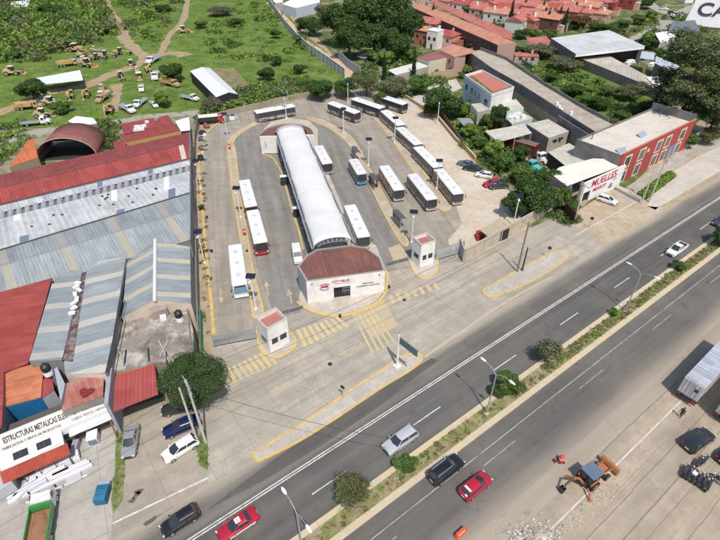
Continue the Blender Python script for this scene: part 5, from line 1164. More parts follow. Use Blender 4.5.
for s in (0,1):
    p=cA_ if not s else cB_; a=Vector((p.x,p.y,0)); mb=MB(o); mb.quad(a,a+e2*10,a+e2*10+Vector((0,0,1.3)),a+Vector((0,0,1.3))); mb.build('side_wall',flat('hangar_wall',(.18,.14,.12),.9),t)
shed('orange sheet lean-to against the left side of the arched hangar',[(((27,141,4.2),(34,138,4.6),(38,157,4.4),(9,167,3.4)),corrugated('lean_orange',(.55,.17,.07),WR,.5))],[(((9,167,3.4),(38,157,4.4)),flat('lean_wall',(.22,.19,.12),.9))],name='lean_to',cat='shed')
# ---- white tent roof, small red house row, cream wall
shed('small white ridged shelter roof behind the arched hangar',[(((68,121,3.0),(76,116,3.4),(93,118,3.4),(97,123,3.0),(80,126,2.8)),m_pan)],[(((68,121,3.0),(80,126,2.8),(97,123,3.0)),m_gw)],name='shelter',cat='shelter')
t,o=shed('red roofed low house cluttered with white objects behind the red warehouse',[(((120,124,3.6),(168,115,3.6),(174,124,3.8),(124,134,3.8)),m_cred),(((120,134,3.6),(174,124,3.8),(182,130,3.4),(126,142,3.2)),m_cred2)],[(((126,142,3.2),(182,130,3.4)),flat('wall_mustard',(.40,.27,.10),.8))],name='house',cat='house')
shed('small bright red roof at the left end of the red house row',[(((113,142,3.4),(124,140,3.4),(128,150,3.0),(115,152,3.0)),m_cred)],[(((115,152,3.0),(128,150,3.0)),MC['wall_mustard'])],name='house',cat='house')
for k,(x,y,s_) in enumerate(((138,128,1.6),(141,130,1.8),(144,127,1.2),(147,123,.9),(136,131,1.1),(157,120,1.5))):
    c=P(x,y,3.8); o_=single('rooftop_unit',['left white unit of the cluster on the red house roof','largest white unit in the middle of the red house roof','white unit right of the largest one on the red house roof','small white unit near the ridge of the red house','lowest white unit at the left on the red house roof','grey unit alone at the right on the red house roof'][k],'unit',MB((0,0,0)).box((0,0,.3),(s_,s_*.7,.6),.3*k),m_pan if k<5 else m_steel); o_.location=c
t,o=shed('cream walled roof block between the red house row and the boundary wall',[(((175,121,4.2),(189,117,4.2),(190,130,4.0),(181,131,4.0)),m_pan)],[(((181,131,4.0),(190,130,4.0)),m_dk),(((175,121,4.2),(181,131,4.0)),MC['gable_cream'])],name='house',cat='house')

for o in col.objects:
    if o.type=="EMPTY" and not o.get("label"): print("nolabel",o.name)
# ================================================================ RIGHT SIDE BUILDINGS
def frame(a,b,z=0.):
    A=P(*a,z);B=P(*b,z); return Vector((A.x,A.y,0)),(B-A).length,math.atan2(B.y-A.y,B.x-A.x)
m_conc=flat('block_grey',(.20,.195,.19),.9,var=.15,scale=.5,dirt=(.11,.105,.10),dscale=.35,damt=.8)
m_conc2=flat('block_pale',(.42,.38,.32),.9,var=.15,dirt=(.26,.23,.2),damt=.7)
m_slab=groundmat('slab_roof',(.50,.47,.41),patches=[((.34,.31,.27),.3,.45,.65,.6),((.62,.6,.56),.5,.5,.7,.5)],bmp=.2,fine=.4)
# ---- spring shop: white sign wall, cream shed
o,L,rz=frame((576,206),(616,187))
# sign wall corners in the picture: bottom (574,208)-(617,187) top (592,178)-(622,162)
t=thing('spring_shop','white painted sign wall of the spring workshop with red lettering','shop',o,rz)
mb=MB()
m_sgn=flat('sign_wall',(.80,.79,.77),.6,var=.05)
h0,h1=5.4,5.4
mb.b6(.0,1.4,-.12,.12,0,5.6); mb.b6(4.4,L+.8,-.12,.12,0,5.6); mb.b6(1.4,4.4,-.12,.12,3.1,5.6); 
mb2=MB()
x0,x1,x2,x3=0,1.4,4.0,L+.8
for (a,b,c,d) in ((x0,x1,0,5.4),(x2,x3,0,5.4),(x1,x2,2.7,5.4)): mb2.b6(a,b,-.12,.12,c,d)
mb2.build('sign_wall',m_sgn,t)
mb=MB(); mb.b6(x1,x2,.5,.55,0,2.7); mb.build('doorway',m_dk,t)
text_part('lettering','MUELLES',2.5,flat('ink_crimson',(.5,.03,.07),.6),t,(L*.5+.7,-.15,4.15),(PI/2,0,0),sx=.95,bold=.03)
text_part('lettering','MEXICO',1.25,MC['ink_crimson'],t,(L*.48,-.15,2.35),(PI/2,0,0),sx=1.05,bold=.03)
mb=MB(); mb.add([(L*.72,-.14,.9),(L*.72+1.8,-.14,.7),(L*.72+1.6,-.14,1.9),(L*.72+.7,-.14,2.2)],[(0,1,2,3)]); mb.build('logo',flat('ink_greygreen',(.2,.26,.24),.6),t)
mb=MB(); mb.add([(L*.8,-.14,2.5),(L*.8+1.6,-.14,2.7),(L*.8+1.2,-.14,3.2),(L*.8+.2,-.14,3.0)],[(0,1,2,3)]); mb.build('logo',flat('ink_steel',(.35,.42,.5),.6),t)
mb=MB(); mb.b6(-.15,.15,-.3,.3,0,5.7); mb.build('post',m_conc2,t)
mb=MB(); pts=[(-3.,1.6),(x3-.4,.5),(x3-.6,3.5),(x3-3.4,6.0),(2.2,7.6),(-2.,6.5)]; 
n=len(pts)
mb.add([Vector((x,y,5.1 if i in(0,1) else 5.5)) for i,(x,y) in enumerate(pts)],[tuple(range(n))]); oo=mb.build('roof',flat('roof_cream',(.70,.67,.60),.7,var=.06,dirt=(.5,.46,.4),damt=.4),t); md_=oo.modifiers.new('s','SOLIDIFY'); md_.thickness=.15
mb=MB(); mb.b6(-2.6,-.4,1.8,2.0,0,5.0); mb.b6(-2.8,-2.6,2.0,6.4,0,5.2); mb.build('wall',flat('shop_side',(.18,.18,.19),.9,dirt=(.10,.06,.06),damt=.9),t)
# ---- red two-storey building
o,L,rz=frame((612,187),(684,149))
L=L; D_=11.5; hh=8.0
m_brk=flat('wall_brickred',(.38,.06,.048),.8,var=.1,scale=.8,dirt=(.30,.05,.045),damt=.5)
t=thing('red_building','two storey brick red building with cream framed windows and pale roof','building',o,rz)
mb=MB(); mb.b6(0,L,0,.25,0,hh); mb.build('front_wall',m_brk,t)
mb=MB(); mb.b6(0,L,.25,D_,0,hh-1.0); mb.build('wall',m_conc,t)
mb=MB(); mb.b6(.2,L-.2,.3,D_-.2,hh-1.0,hh-.9); mb.build('roof',flat('roof_pale_cement',(.60,.55,.48),.85,var=.1,dirt=(.45,.4,.34),dscale=.25,damt=.7),t)
mb=MB(); mb.b6(0,.2,.25,D_,hh-1,hh-.3); mb.b6(.2,L-.2,D_-.2,D_,hh-1,hh-.4); mb.b6(L-.2,L,.25,D_,hh-1,hh+1.2); mb.build('parapet',m_conc,t)
mb=MB(); mb.b6(0,L,-.1,.3,hh,hh+.12); mb.build('coping',flat('coping_rose',(.5,.2,.16),.7),t)
m_fr=flat('frame_cream',(.62,.55,.44),.7)
xs=[3.2,9.4,17.2,21.6,29.0]
for x in xs:
    for z0_,z1_ in ((.35,2.9),(4.1,6.6)):
        mb=MB(); w_=1.05
        for a in ((x-w_-.4,x-w_,z0_-.3,z1_+.35),(x+w_,x+w_+.4,z0_-.3,z1_+.35),(x-w_,x+w_,z1_,z1_+.35),(x-w_,x+w_,z0_-.3,z0_)): mb.b6(a[0],a[1],-.1,.02,a[2],a[3])
        f_=mb.build('window',m_fr,t)
        mb=MB(); mb.b6(x-w_,x+w_,-.04,-.01,z0_,z1_); mb.build('pane',m_glass,f_)
        mb=MB(); mb.b6(x-.04,x+.04,-.07,-.04,z0_,z1_); mb.build('mullion',m_fr,f_)
mb=MB(); mb.b6(24,28.5,-.05,-.01,.1,3.3); mb.build('garage_door',flat('shutter_blue',(.16,.22,.30),.5),t)
mb=MB(); mb.b6(11.8,12.9,-.06,-.01,5.2,6.0); mb.build('plaque',m_fr,t)
mb=MB(); mb.b6(1.,2.,-.05,-.01,.6,3.2); mb.b6(1.1,1.9,-.07,-.05,2.2,3.0) ; mb.build('poster',flat('poster_red',(.5,.12,.08),.6),t)
text_part('lettering','FERRETERIA',1.0,flat('ink_slate',(.2,.22,.28),.6),t,(8.,-.06,3.5),(PI/2,0,0),sx=.9,bold=.02) if 0 else None
mb=MB(); mb.add([(1.6,1.5,hh-.86),(4.5,1.4,hh-.86),(5.6,2.6,hh-.5),(2.4,3.0,hh-.5)],[(0,1,2,3)]); s_=mb.build('solar_heater',flat('heater_blue',(.32,.38,.46),.4),t); m_=s_.modifiers.new('s','SOLIDIFY'); m_.thickness=.12
mb=MB(); mb.add([(14,3.2,hh-.86),(17,3.2,hh-.86),(17.4,4.6,hh-.3),(14.4,4.6,hh-.3)],[(0,1,2,3)]); s_=mb.build('solar_heater',MC['heater_blue'],t); m_=s_.modifiers.new('s','SOLIDIFY'); m_.thickness=.12
mb=MB(); mb.tube([(4,10,hh-.9),(4,10,hh+.6)],.1,6); mb.build('vent_pipe',m_iron,t)
# hedge, kerb wall and fence beyond
o2,L2,r2_=frame((684,149),(708,136))
mb=MB(); mb.b6(0,L2,0,.1,0,3.0); t=thing('panel_fence','grey white mural painted panel fence right of the red building','fence',o2,r2_); mb.build('panel',flat('mural_pale',(.42,.42,.46),.8,var=.35,scale=.8),t)
for k in range(5): mb=MB(); x=L2*k/4; mb.b6(x-.1,x+.1,-.08,.18,0,3.1); mb.build('post',m_conc,t)
single('retaining_wall','low stone retaining wall below the walkway of the red building','wall',MB().prism([P(615,190),P(639,203),P(641,200),P(618,188)],0,.7),m_conc2)
# ---- grey block wall between, row of open sheds, long concrete slab roof
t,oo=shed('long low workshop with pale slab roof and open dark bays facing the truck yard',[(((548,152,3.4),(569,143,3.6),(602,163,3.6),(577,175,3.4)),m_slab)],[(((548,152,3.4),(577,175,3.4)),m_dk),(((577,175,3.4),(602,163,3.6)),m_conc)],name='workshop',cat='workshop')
for k in range(6): mb=MB(oo); p=P(548+29*k/5.0,152+23*k/5.0,3.3); mb.tube([Vector((p.x,p.y,0)),p],.12,6); mb.build('post',m_conc2,t)
t,oo=shed('two storey pale house with flat cement roof beside the truck yard',[(((527,124,4.6),(548,119,4.8),(569,131,4.8),(549,138,4.6)),m_slab)],[(((549,138,4.6),(569,131,4.8)),m_conc2),(((527,124,4.6),(549,138,4.6)),m_conc)],name='house',cat='house')
mb=MB(oo); mb.b6(0,0,0,0,0,0) if 0 else mb.box(P(553,141,3.3),(2.2,.3,.7),R5(20)); mb.build('window',m_glass,t)
mb=MB(oo); mb.box(P(561,138.5,3.6),(1.2,.3,.5),R5(20)); mb.build('window',m_glass,t)
# ---- tall grey walls
def blockwall(label,a,b,h,m=None,th=.25,name='block_wall'):
    A=P(*a);B=P(*b); L=(B-A).length; t=thing(name,label,'wall',A,math.atan2(B.y-A.y,B.x-A.x)); mb=MB(); mb.b6(0,L,-th/2,th/2,0,h); mb.build('wall_panel',m or m_conc,t)
    n=max(1,int(L/4))
    for k in range(min(n+1,12)): mb=MB(); x=L*k/min(n,11); mb.b6(x-.15,x+.15,-th/2-.05,th/2+.05,0,h+.06); mb.build('pier',m or m_conc,t)
    return t
# long narrow roof slab from (480,50) to (610,135)
hz=5.2
lr=[(466,52),(480,50),(506,60),(545,86),(585,110),(608,122),(622,130),(600,140),(575,124),(548,106),(520,88),(492,72)]
t=thing('concrete_roofed_hall','very long bare concrete roof with parapets running behind the blue white house','building',P(540,100,0)); ctr=P(540,100,0)
mb=MB(ctr); mb.prism([P(p[0],p[1],hz) for p in lr],0,hz); mb.build('roof',[groundmat('long_slab',(.40,.355,.29),patches=[((.28,.24,.2),.25,.45,.65,.7),((.55,.5,.43),.3,.5,.7,.5)],bmp=.2,fine=.5)],t)
def para(pts,h,zb,label_m=m_conc,th=.22):
    pp=[P(x,y,zb) for x,y in pts]
    for a,b in zip(pp,pp[1:]): mb=MB(ctr); mid=(a+b)/2; mb.box(mid+Vector((0,0,h/2-.8)),((b-a).length+.1,th,h+1.6),math.atan2(b.y-a.y,b.x-a.x)); mb.build('parapet',label_m,t)
para([(480,50),(506,60),(545,86),(585,110),(608,122)],1.0,hz); para([(466,53),(492,72),(520,88),(548,106),(575,124),(600,140)],1.2,hz)
for x,y in ((559,107),(557,104),(561,110),(571,113)): mb=MB(ctr); mb.box(P(x,y,hz+.5),(.8,.6,1.0),.4); mb.build('roof_tank',m_pan,t)
mb=MB(ctr); q=[P(578,130,4.2),P(588,125,4.2),P(612,128,4.2),P(600,139,4.2)]
blockwall('high grey block wall between the slab roofed workshop and the long hall',(554,138),(602,172),6.2)
blockwall('grey block gable wall joining the red building side',(590,170),(622,156),6.6)
single('orange_tarp','bright orange sheet patch lying behind the grey block wall','tarp',MB().prism([P(580,130,4.6),P(590,126,4.6),P(605,129,4.6),P(588,140,4.6)],4.3,4.6),flat('tarp_orange',(.50,.10,.03),.7))
# ---- blue-white three storey house with red roof
t,oo=shed('three storey pale blue and white house with red inset flat roof',[(((470,74,8.6),(484,71,8.6),(513,86,8.6),(493,92,8.6)),flat('roof_brick',(.46,.15,.11),.8,var=.12,dirt=(.38,.2,.16),damt=.5))],
 [(((465,75,9.2),(492,94,9.2)),flat('wall_paleblue',(.46,.53,.62),.7,var=.06)),(((492,94,9.2),(514,87,9.2)),m_wht)],name='house',cat='house')
for (a,b) in (((465,75),(492,94)),((492,94),(514,87)),((465,75),(482,70)),((482,70),(514,87))):
    a,b=P(*a,9.2),P(*b,9.2); mid=(a+b)/2; mb=MB(oo); mb.box(mid-Vector((0,0,.3)),((b-a).length,.2,.8),math.atan2(b.y-a.y,b.x-a.x)); mb.build('parapet',m_wht,t)
A=P(465,75,9.2);B=P(492,94,9.2); rw=math.atan2(B.y-A.y,B.x-A.x)
for f,z,w_ in ((.12,6.3,.9),(.33,6.3,.8),(.46,6.3,.8),(.59,6.3,.8),(.85,6.0,2.0),(.3,2.6,1.),(.6,2.6,1.4)):
    p=A.lerp(B,f); p.z=z; n=Vector((math.sin(rw),-math.cos(rw),0)); mb=MB(oo); mb.box(p+n*.05,(w_,.12,1.5),rw); mb.build('window',m_glass,t)
# ---- white/teal house cluster in front of it
t,oo=shed('low pale house with flat grey roof before the blue white one',[(((471,104,5.0),(502,100,5.0),(507,106,5.0),(478,112,5.0)),m_slab)],[(((478,112,5.0),(507,106,5.0)),m_conc2),(((471,104,5.0),(478,112,5.0)),m_wht)],name='house',cat='house')
t,oo=shed('pale teal walled house with tan roof and balcony windows',[(((501,101,5.4),(516,99,5.4),(524,108,5.4),(507,112,5.4)),m_slab)],[(((507,112,5.4),(524,108,5.4)),flat('wall_teal',(.45,.58,.56),.7)),(((501,101,5.4),(507,112,5.4)),m_wht)],name='house',cat='house')
for x in (510,515,520): mb=MB(oo); mb.box(P(x,114.5-(x-507)*.23,3.8),(1.0,.2,1.4),R5(15)); mb.build('window',m_glass,t)
t,oo=shed('white terrace roof crowded with pale clutter in front of the teal house',[(((503,115,3.6),(520,112,3.6),(533,118,3.6),(512,124,3.6)),m_slab)],[(((512,124,3.6),(533,118,3.6)),MC['wall_teal'])],name='terrace',cat='house')
for k,(x,y) in enumerate(((508,117),(513,116),(518,116),(523,118),(516,120),(510,120))): c=P(x,y,3.6); o_=single('terrace_unit',['leftmost white unit on the crowded terrace','second white unit from the left on the crowded terrace rear','central white unit at the terrace rear','white unit at the right end of the terrace','white unit in the middle front of the terrace','white unit at the left front of the terrace'][k],'unit',MB().box((0,0,.45),(1.4,1.0,.9),k*.5),m_pan); o_.location=c
t,oo=shed('wide pale cement roof shed above the parked trucks',[(((485,131,4.6),(524,124,4.6),(532,133,4.4),(498,142,4.4)),m_slab)],None,name='shed_roof',cat='shed')
for x,y in ((498,142),(515,138),(531,133)): mb=MB(oo); p=P(x,y,4.3); mb.tube([Vector((p.x,p.y,0)),p],.12,6); mb.build('post',m_conc2,t)
t,oo=shed('small grey sheet roof among the trees behind the brown fence',[(((457,118,3.2),(470,118,3.2),(474,122,3.0),(464,126,3.0)),m_steel)],[(((464,126,3.0),(474,122,3.0)),m_conc2)],name='shed',cat='shed')
t,oo=shed('tan tarpaulin roof hut behind the cream wall at the lot corner',[(((480,230,2.6),(499,218,2.8),(510,227,2.6),(489,237,2.4)),flat('tarp_tan',(.40,.33,.24),.9,var=.12))],[(((489,237,2.4),(510,227,2.6)),m_dk)],name='hut',cat='hut')
single('red_box','small red metal box standing left of the tan hut','box',MB().prism([P(476,231,1.3),P(482,229,1.3),P(485,233,1.3),P(478,236,1.3)],0,1.3),flat('box_red',(.4,.03,.02),.6))
single('gate_panel','dark maroon metal gate leaf at the corner by the grey pole','gate',MB().prism([P(564,200,2.8),P(576,213,2.8),P(577,212.4,2.8),P(565,199.4,2.8)],0,2.8),flat('gate_maroon',(.07,.025,.025),.6))
# ---- big grey roofed hall and its yard
t,oo=shed('large pale grey flat roofed hall with white fascia in the upper right',[(((551,38,6.4),(609,30,6.8),(645,46,6.4),(576,54,6.0)),corrugated('hall_roof',(.54,.57,.56),R5(18),1.6,dirt=(.46,.48,.48),amt=.4))],[(((551,38,6.4),(576,54,6.0)),m_conc),(((609,30,6.8),(645,46,6.4)),m_wht)],name='hall',cat='hall')
mb=MB(oo); a,b=P(576,54,6.0),P(645,46,6.4); mb.quad(a+Vector((0,0,.15)),b+Vector((0,0,.15)),b-Vector((0,0,1.1)),a-Vector((0,0,1.1))); mb.build('fascia',m_pan,t)
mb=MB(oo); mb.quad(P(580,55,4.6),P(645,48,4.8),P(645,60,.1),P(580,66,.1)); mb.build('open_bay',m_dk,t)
t,oo=shed('long ribbed tan sheet roof in front of the grey hall',[(((577,57,3.4),(606,54,3.4),(655,80,3.4),(666,82,3.3),(669,90,3.2),(657,89,3.2)),corrugated('roof_tan',(.50,.45,.38),R5(-25),1.0,dirt=(.4,.36,.3),amt=.5)),],[(((577,57,3.4),(657,89,3.2),(669,90,3.2)),m_conc)],name='shed',cat='shed')
shed('small pale sheet roof with rounded edge at the right of the tan roof',[(((646,77,3.6),(658,76,3.6),(669,84,3.5),(657,88,3.5)),m_pan)],None,name='shed',cat='shed')
shed('blue grey wing roof stepping down from the hall to the right',[(((642,51,6.0),(655,53,6.0),(654,60,5.6),(640,58,5.6)),flat('roof_bluegrey',(.42,.47,.52),.6)),(((656,56,5.0),(680,66,5.0),(672,72,4.6),(655,63,4.6)),MC['roof_bluegrey'])],[(((655,63,4.6),(672,72,4.6)),m_conc)],name='shed',cat='shed')
for k,(x,y) in enumerate(((630,64),(628,66),(651,67),(654,74))):
    c=P(x,y); t=thing('parked_van',['white van in the dark yard of the grey hall, left one','white van behind the left one in the hall yard','white van at the right of the hall yard','white truck box beside the tan roof'][k],'van',c,R5(20+k*12)); t.scale=(.7,.7,.7); mb=MB(); mb.loft([[Vector((x_,-1,.4)),Vector((x_,1,.4)),Vector((x_,1,z_)),Vector((x_,-1,z_))] for x_,z_ in ((-2.6,2.2),(1.6,2.3),(2.2,1.4),(2.8,1.2))]); mb.build('body',m_pan,t); mb=MB(); mb.b6(1.7,2.1,-.9,.9,1.5,2.2); mb.build('windshield',m_glass,t); wheels(t,(1.9,-1.7),1.0,.38)
# small white building by the big street, dark roof
t,oo=shed('white L-shaped house roof beside the eucalyptus',[(((655,33,4.0),(668,31,4.0),(676,36,4.0),(669,39,4.0),(671,42,4.0),(660,42,4.0)),m_pan)],[(((660,42,4.0),(671,42,4.0),(676,36,4.0)),m_conc2)],name='house',cat='house')
t,oo=shed('dark slate roof house near the billboard',[(((672,22,5.0),(695,20,5.0),(700,31,4.6),(668,32,4.6)),flat('roof_slate',(.14,.16,.19),.7,var=.15))],[(((668,32,4.6),(700,31,4.6)),m_conc)],name='house',cat='house')
shed('tan roofed house right of the white L-shaped house',[(((672,38,4.0),(684,36,4.0),(686,46,3.8),(674,50,3.8)),flat('roof_tanhouse',(.40,.30,.22),.8,var=.2))],[(((674,50,3.8),(686,46,3.8)),m_conc2)],name='house',cat='house')
# billboard
a=P(688,26,3.5); 
bbA=P(684,22,3.0); bbB=P(745,26,3.0); Lb=(bbB-bbA).length; rb=math.atan2(bbB.y-bbA.y,bbB.x-bbA.x)
t=thing('billboard','huge white tilted wall sign with bold black capital letters at the top right','billboard',(bbA.x,bbA.y,0),rb)
mb=MB(); mb.add([(0,0,1.5),(Lb,0,1.5),(Lb,3.0,13),(2.6,3.0,13)],[(0,1,2,3)]); oo=mb.build('panel',flat('billboard_white',(.66,.67,.69),.6),t); md_=oo.modifiers.new('s','SOLIDIFY'); md_.thickness=.4
mb=MB(); mb.b6(.5,Lb,.6,3.0,0,1.6); mb.build('base',m_conc2,t)
text_part('lettering','CASA',7.6,m_blk,t,(Lb*.5+3.2,1.45,8.4),(math.atan2(11.5,3.0),0,0),depth=.05,sx=1.25,bold=.12)
# street in the upper right
ribbon('street',[(604,58),(622,50),(640,38),(660,26),(680,14),(700,4),(730,-10)],7.5,.03,flat('street_grey',(.34,.31,.27),.9,var=.12))
ribbon('street',[(640,-5),(655,8),(672,14),(690,12)],6.,.026,MC['street_grey'])
# ---- boundary wall of the field (upper middle)
wall_run('boundary_wall','long pale concrete post wall dividing the green field from the lane',[(262,-6),(286,28),(298,42),(310,53),(326,64),(345,78)],3.2,.2,flat('wall_postgrey',(.40,.41,.40),.85,dirt=(.22,.22,.20),dscale=.4,damt=.7),4.,cap=flat('post_white',(.60,.58,.54),.8))
wall_run('boundary_wall','short grey wall panel beyond the lane by the tall dark trees',[(338,58),(348,68),(360,76)],3.2,.2,flat('wall_greyl',(.34,.36,.38),.85),4.)
wall_run('garden_wall','low pale garden wall around the grassy plot below the terraces',[(492,57),(510,60),(532,52)],2.0,.2,m_conc2)
wall_run('garden_wall','dark low wall crossing the grassy plot',[(513,58),(535,72)],1.6,.2,m_conc)
# ---- white factory piece at the very top left of centre
shed('white flat roofed building at the top edge above the dirt lane',[(((282,4,5.0),(290,0,5.0),(318,-6,5.0),(320,2,5.0),(296,8,4.8)),m_pan)],[(((282,4,5.0),(296,8,4.8),(320,2,5.0)),flat('wall_bluewhite',(.45,.5,.56),.7))],name='building',cat='building')
shed('small white block at the top edge beside the factory roof',[(((270,-4,4.0),(280,-6,4.0),(283,2,4.0),(275,3,4.0)),m_pan)],[(((275,3,4.0),(283,2,4.0)),m_conc2)],name='building',cat='building')
# ---- village: terracotta terraces
m_terra=corrugated('roof_terracotta',(.52,.24,.155),R5(-62),.5,dirt=(.56,.33,.24),amt=.6,lap=2.); m_terra2=corrugated('roof_rose',(.47,.155,.125),R5(-62),.5,dirt=(.55,.24,.2),amt=.6,lap=2.); m_terra3=corrugated('roof_brickred',(.38,.085,.07),R5(-62),.5,dirt=(.48,.16,.13),amt=.5,lap=2.)
m_wl=flat('wall_maroon',(.13,.055,.05),.85,var=.3,scale=.4); m_wp=flat('wall_salmon',(.55,.34,.28),.8,var=.1)
t,oo=shed('long terrace of joined houses under an orange terracotta roof with maroon front',[
 (((414,8,6.2),(423,4,7.6),(480,27,7.6),(466,31,6.2)),m_terra),(((466,31,6.4),(478,26,7.8),(551,52,7.8),(545,55,6.4)),m_terra) if 0 else (((466,31,6.2),(480,27,7.6),(516,43,7.6),(498,45,6.2)),m_terra),
 (((498,45,6.2),(516,43,7.6),(514,40,7.6),(512,44,6.2)),m_terra) if 0 else (((414,8,6.2),(412,6,6.2),(420,3,7.0),(423,4,7.6)),m_terra)],
 [(((414,8,6.2),(466,31,6.2),(498,45,6.2)),m_wl),(((498,45,6.2),(516,43,7.6)),m_wp)],name='terrace_row',cat='terrace')
for k in range(18): mb=MB(oo); f=k/17.5; x=414+84*f; y=8+37*f; p=P(x,y+.1,6.2); p.z=3.9; mb.box(p-Vector((.3,.2,0)),(1.2,.5,1.4),R5(-52)); mb.build('window',m_glass,t)
t,oo=shed('second long terrace row under rose roofs behind the orange one',[(((428,2,7.0),(436,0,8.0),(512,32,8.0),(512,40,6.6),(500,36,6.6)),m_terra2)],[(((500,36,6.6),(512,40,6.6)),m_wp)],name='terrace_row',cat='terrace')
hz_=[ # px,py,w,d,h,rot,roof,label
]
q_=random.Random(3)
VW=[m_wp,m_wp,flat('wall_cream_v',(.55,.47,.37),.8,var=.15),m_wl,flat('wall_white_v',(.62,.6,.57),.8,var=.12),flat('wall_terra_v',(.38,.17,.12),.8,var=.15)]
def house(px,py,w,d,h,rz_,rm,label,wm=None,kind='gable'):
    c=P(px,py); t=thing('house',label,'house',(c.x,c.y,0),rz_,'tile roofed houses of the colony'); wm=wm or q_.choice(VW)
    mb=MB(); mb.b6(-w/2,w/2,-d/2,d/2,0,h); mb.build('wall',wm,t)
    mb=MB(); e=.4; rh=h+min(w,d)*.22
    if kind=='gable':
        vs=[(-w/2-e,-d/2-e,h-.1),(w/2+e,-d/2-e,h-.1),(w/2+e,d/2+e,h-.1),(-w/2-e,d/2+e,h-.1),(-w/2-e,0,rh),(w/2+e,0,rh)]; mb.add(vs,[(0,1,5,4),(2,3,4,5),(1,2,5),(3,0,4)])
    elif kind=='hip':
        vs=[(-w/2-e,-d/2-e,h-.1),(w/2+e,-d/2-e,h-.1),(w/2+e,d/2+e,h-.1),(-w/2-e,d/2+e,h-.1),(-w/5,0,rh),(w/5,0,rh)]; mb.add(vs,[(0,1,5,4),(2,3,4,5),(1,2,5),(3,0,4)])
    else: mb.b6(-w/2-.1,w/2+.1,-d/2-.1,d/2+.1,h,h+.25)
    mb.build('roof',rm,t)
    for x in (-w*.25,w*.25):
        mb=MB(); mb.b6(x-.6,x+.6,-d/2-.06,-d/2+.02,h*.5,h*.5+1.2); mb.build('window',m_glass,t)
    mb=MB(); mb.b6(-.45,.45,-d/2-.06,-d/2+.02,.0,2.1); mb.build('door',flat('door_brown',(.12,.06,.04),.6),t)
    mb=MB(); mb.b6(w*.2,w*.2+.7,d*.1,d*.1+.7,h,rh+.7); mb.build('chimney',wm,t)
    if q_.random()<.5: mb=MB(); xx=q_.uniform(-w*.3,w*.1); mb.tube([(xx,-d*.15,h+.2),(xx,-d*.15,rh+.9),(xx,-d*.15,rh+1.1)],[.55,.55,.2],9); mb.build('water_tank',m_iron if q_.random()<.5 else m_pan,t)
    if q_.random()<.45: mb=MB(); mb.b6(w/2,w/2+2.4,-d/2,d/2-1,0,h*.55); mb.build('annex_wall',q_.choice(VW),t); mb=MB(); mb.b6(w/2+.05,w/2+2.5,-d/2-.1,d/2-.9,h*.55,h*.55+.15); mb.build('annex_roof',q_.choice([m_terra2,m_terra3,m_conc2]),t)
    return t
TR=R5(-38)
house(431,33,10,8,5,TR,m_terra2,'salmon house with rose roof left of the parked cars in the colony')
house(424,44,7,6,6,TR,m_terra,'small salmon tower house beside the dark tree wall')
house(434,48,5,5,7,TR,m_pan,'white house with blue rooftop tank beside the tower house',m_wht,'flat')
house(446,46,9,7,5,TR,m_terra3,'house with small orange red hip roof behind the cream box house',m_wp,'hip')
t,oo=shed('pink walled L-shaped house under a wide orange roof at the end of the long hall',[(((440,50,6.8),(452,44,6.8),(474,50,6.6),(472,53,6.4),(455,57,6.6)),m_terra)],[(((440,50,6.8),(455,57,6.6),(466,54,6.4)),flat('wall_pink',(.52,.33,.28),.8)),],name='house',cat='house')
for x,y,z_ in ((450,61,4.5),(450,70,2.)): mb=MB(oo); mb.box(P(x,y,z_),(.8,.6,1.3),TR); mb.build('window',m_glass,t)
t,oo=shed('cream box house with maroon flat roof beside the pink one',[(((418,57,5.6),(438,51,5.6),(447,57,5.4),(429,61,5.4)),flat('roof_maroon',(.26,.10,.10),.8,var=.15))],[(((429,61,5.4),(447,57,5.4)),flat('wall_creamh',(.62,.55,.42),.8)),(((418,57,5.6),(429,61,5.4)),m_conc2)],name='house',cat='house')
wall_run('garden_wall','tan garden wall below the cream box house',[(432,80),(455,76)],2.6,.2,flat('wall_tanorange',(.46,.34,.2),.85))
blockwall('grey block end wall at the start of the long concrete roof',(457,70),(470,66),6.6)
sheet('yard_patch',[(430,84),(456,79),(462,88),(446,95),(426,90)],.03,m_slab)
sheet('yard_patch',[(396,98),(428,94),(434,100),(420,110),(404,106)],.032,flat('gravel_pale',(.46,.45,.42),.9,var=.2))
shed('long low white roof between the cypresses',[(((388,70,4.0),(418,62,4.0),(429,66,4.0),(396,75,3.8)),flat('roof_offwhite',(.60,.60,.57),.7,var=.08))],[(((396,75,3.8),(429,66,4.0)),m_conc2)],name='shed',cat='shed')
house(525,62,9,5,2.6,R5(-10),m_terra2,'low pinkish roof hut inside the grassy plot',m_conc2,'flat')
house(500,52,6,5,3,TR,m_terra,'little orange roof lodge at the foot of the salmon gable',m_wl,'gable')
shed('rose roofed long house along the garden behind the willow tree',[(((526,38,4.6),(546,36,4.6),(552,42,4.2),(530,44,4.2)),m_terra2)],[(((530,44,4.2),(552,42,4.2)),m_wp)],name='house',cat='house')
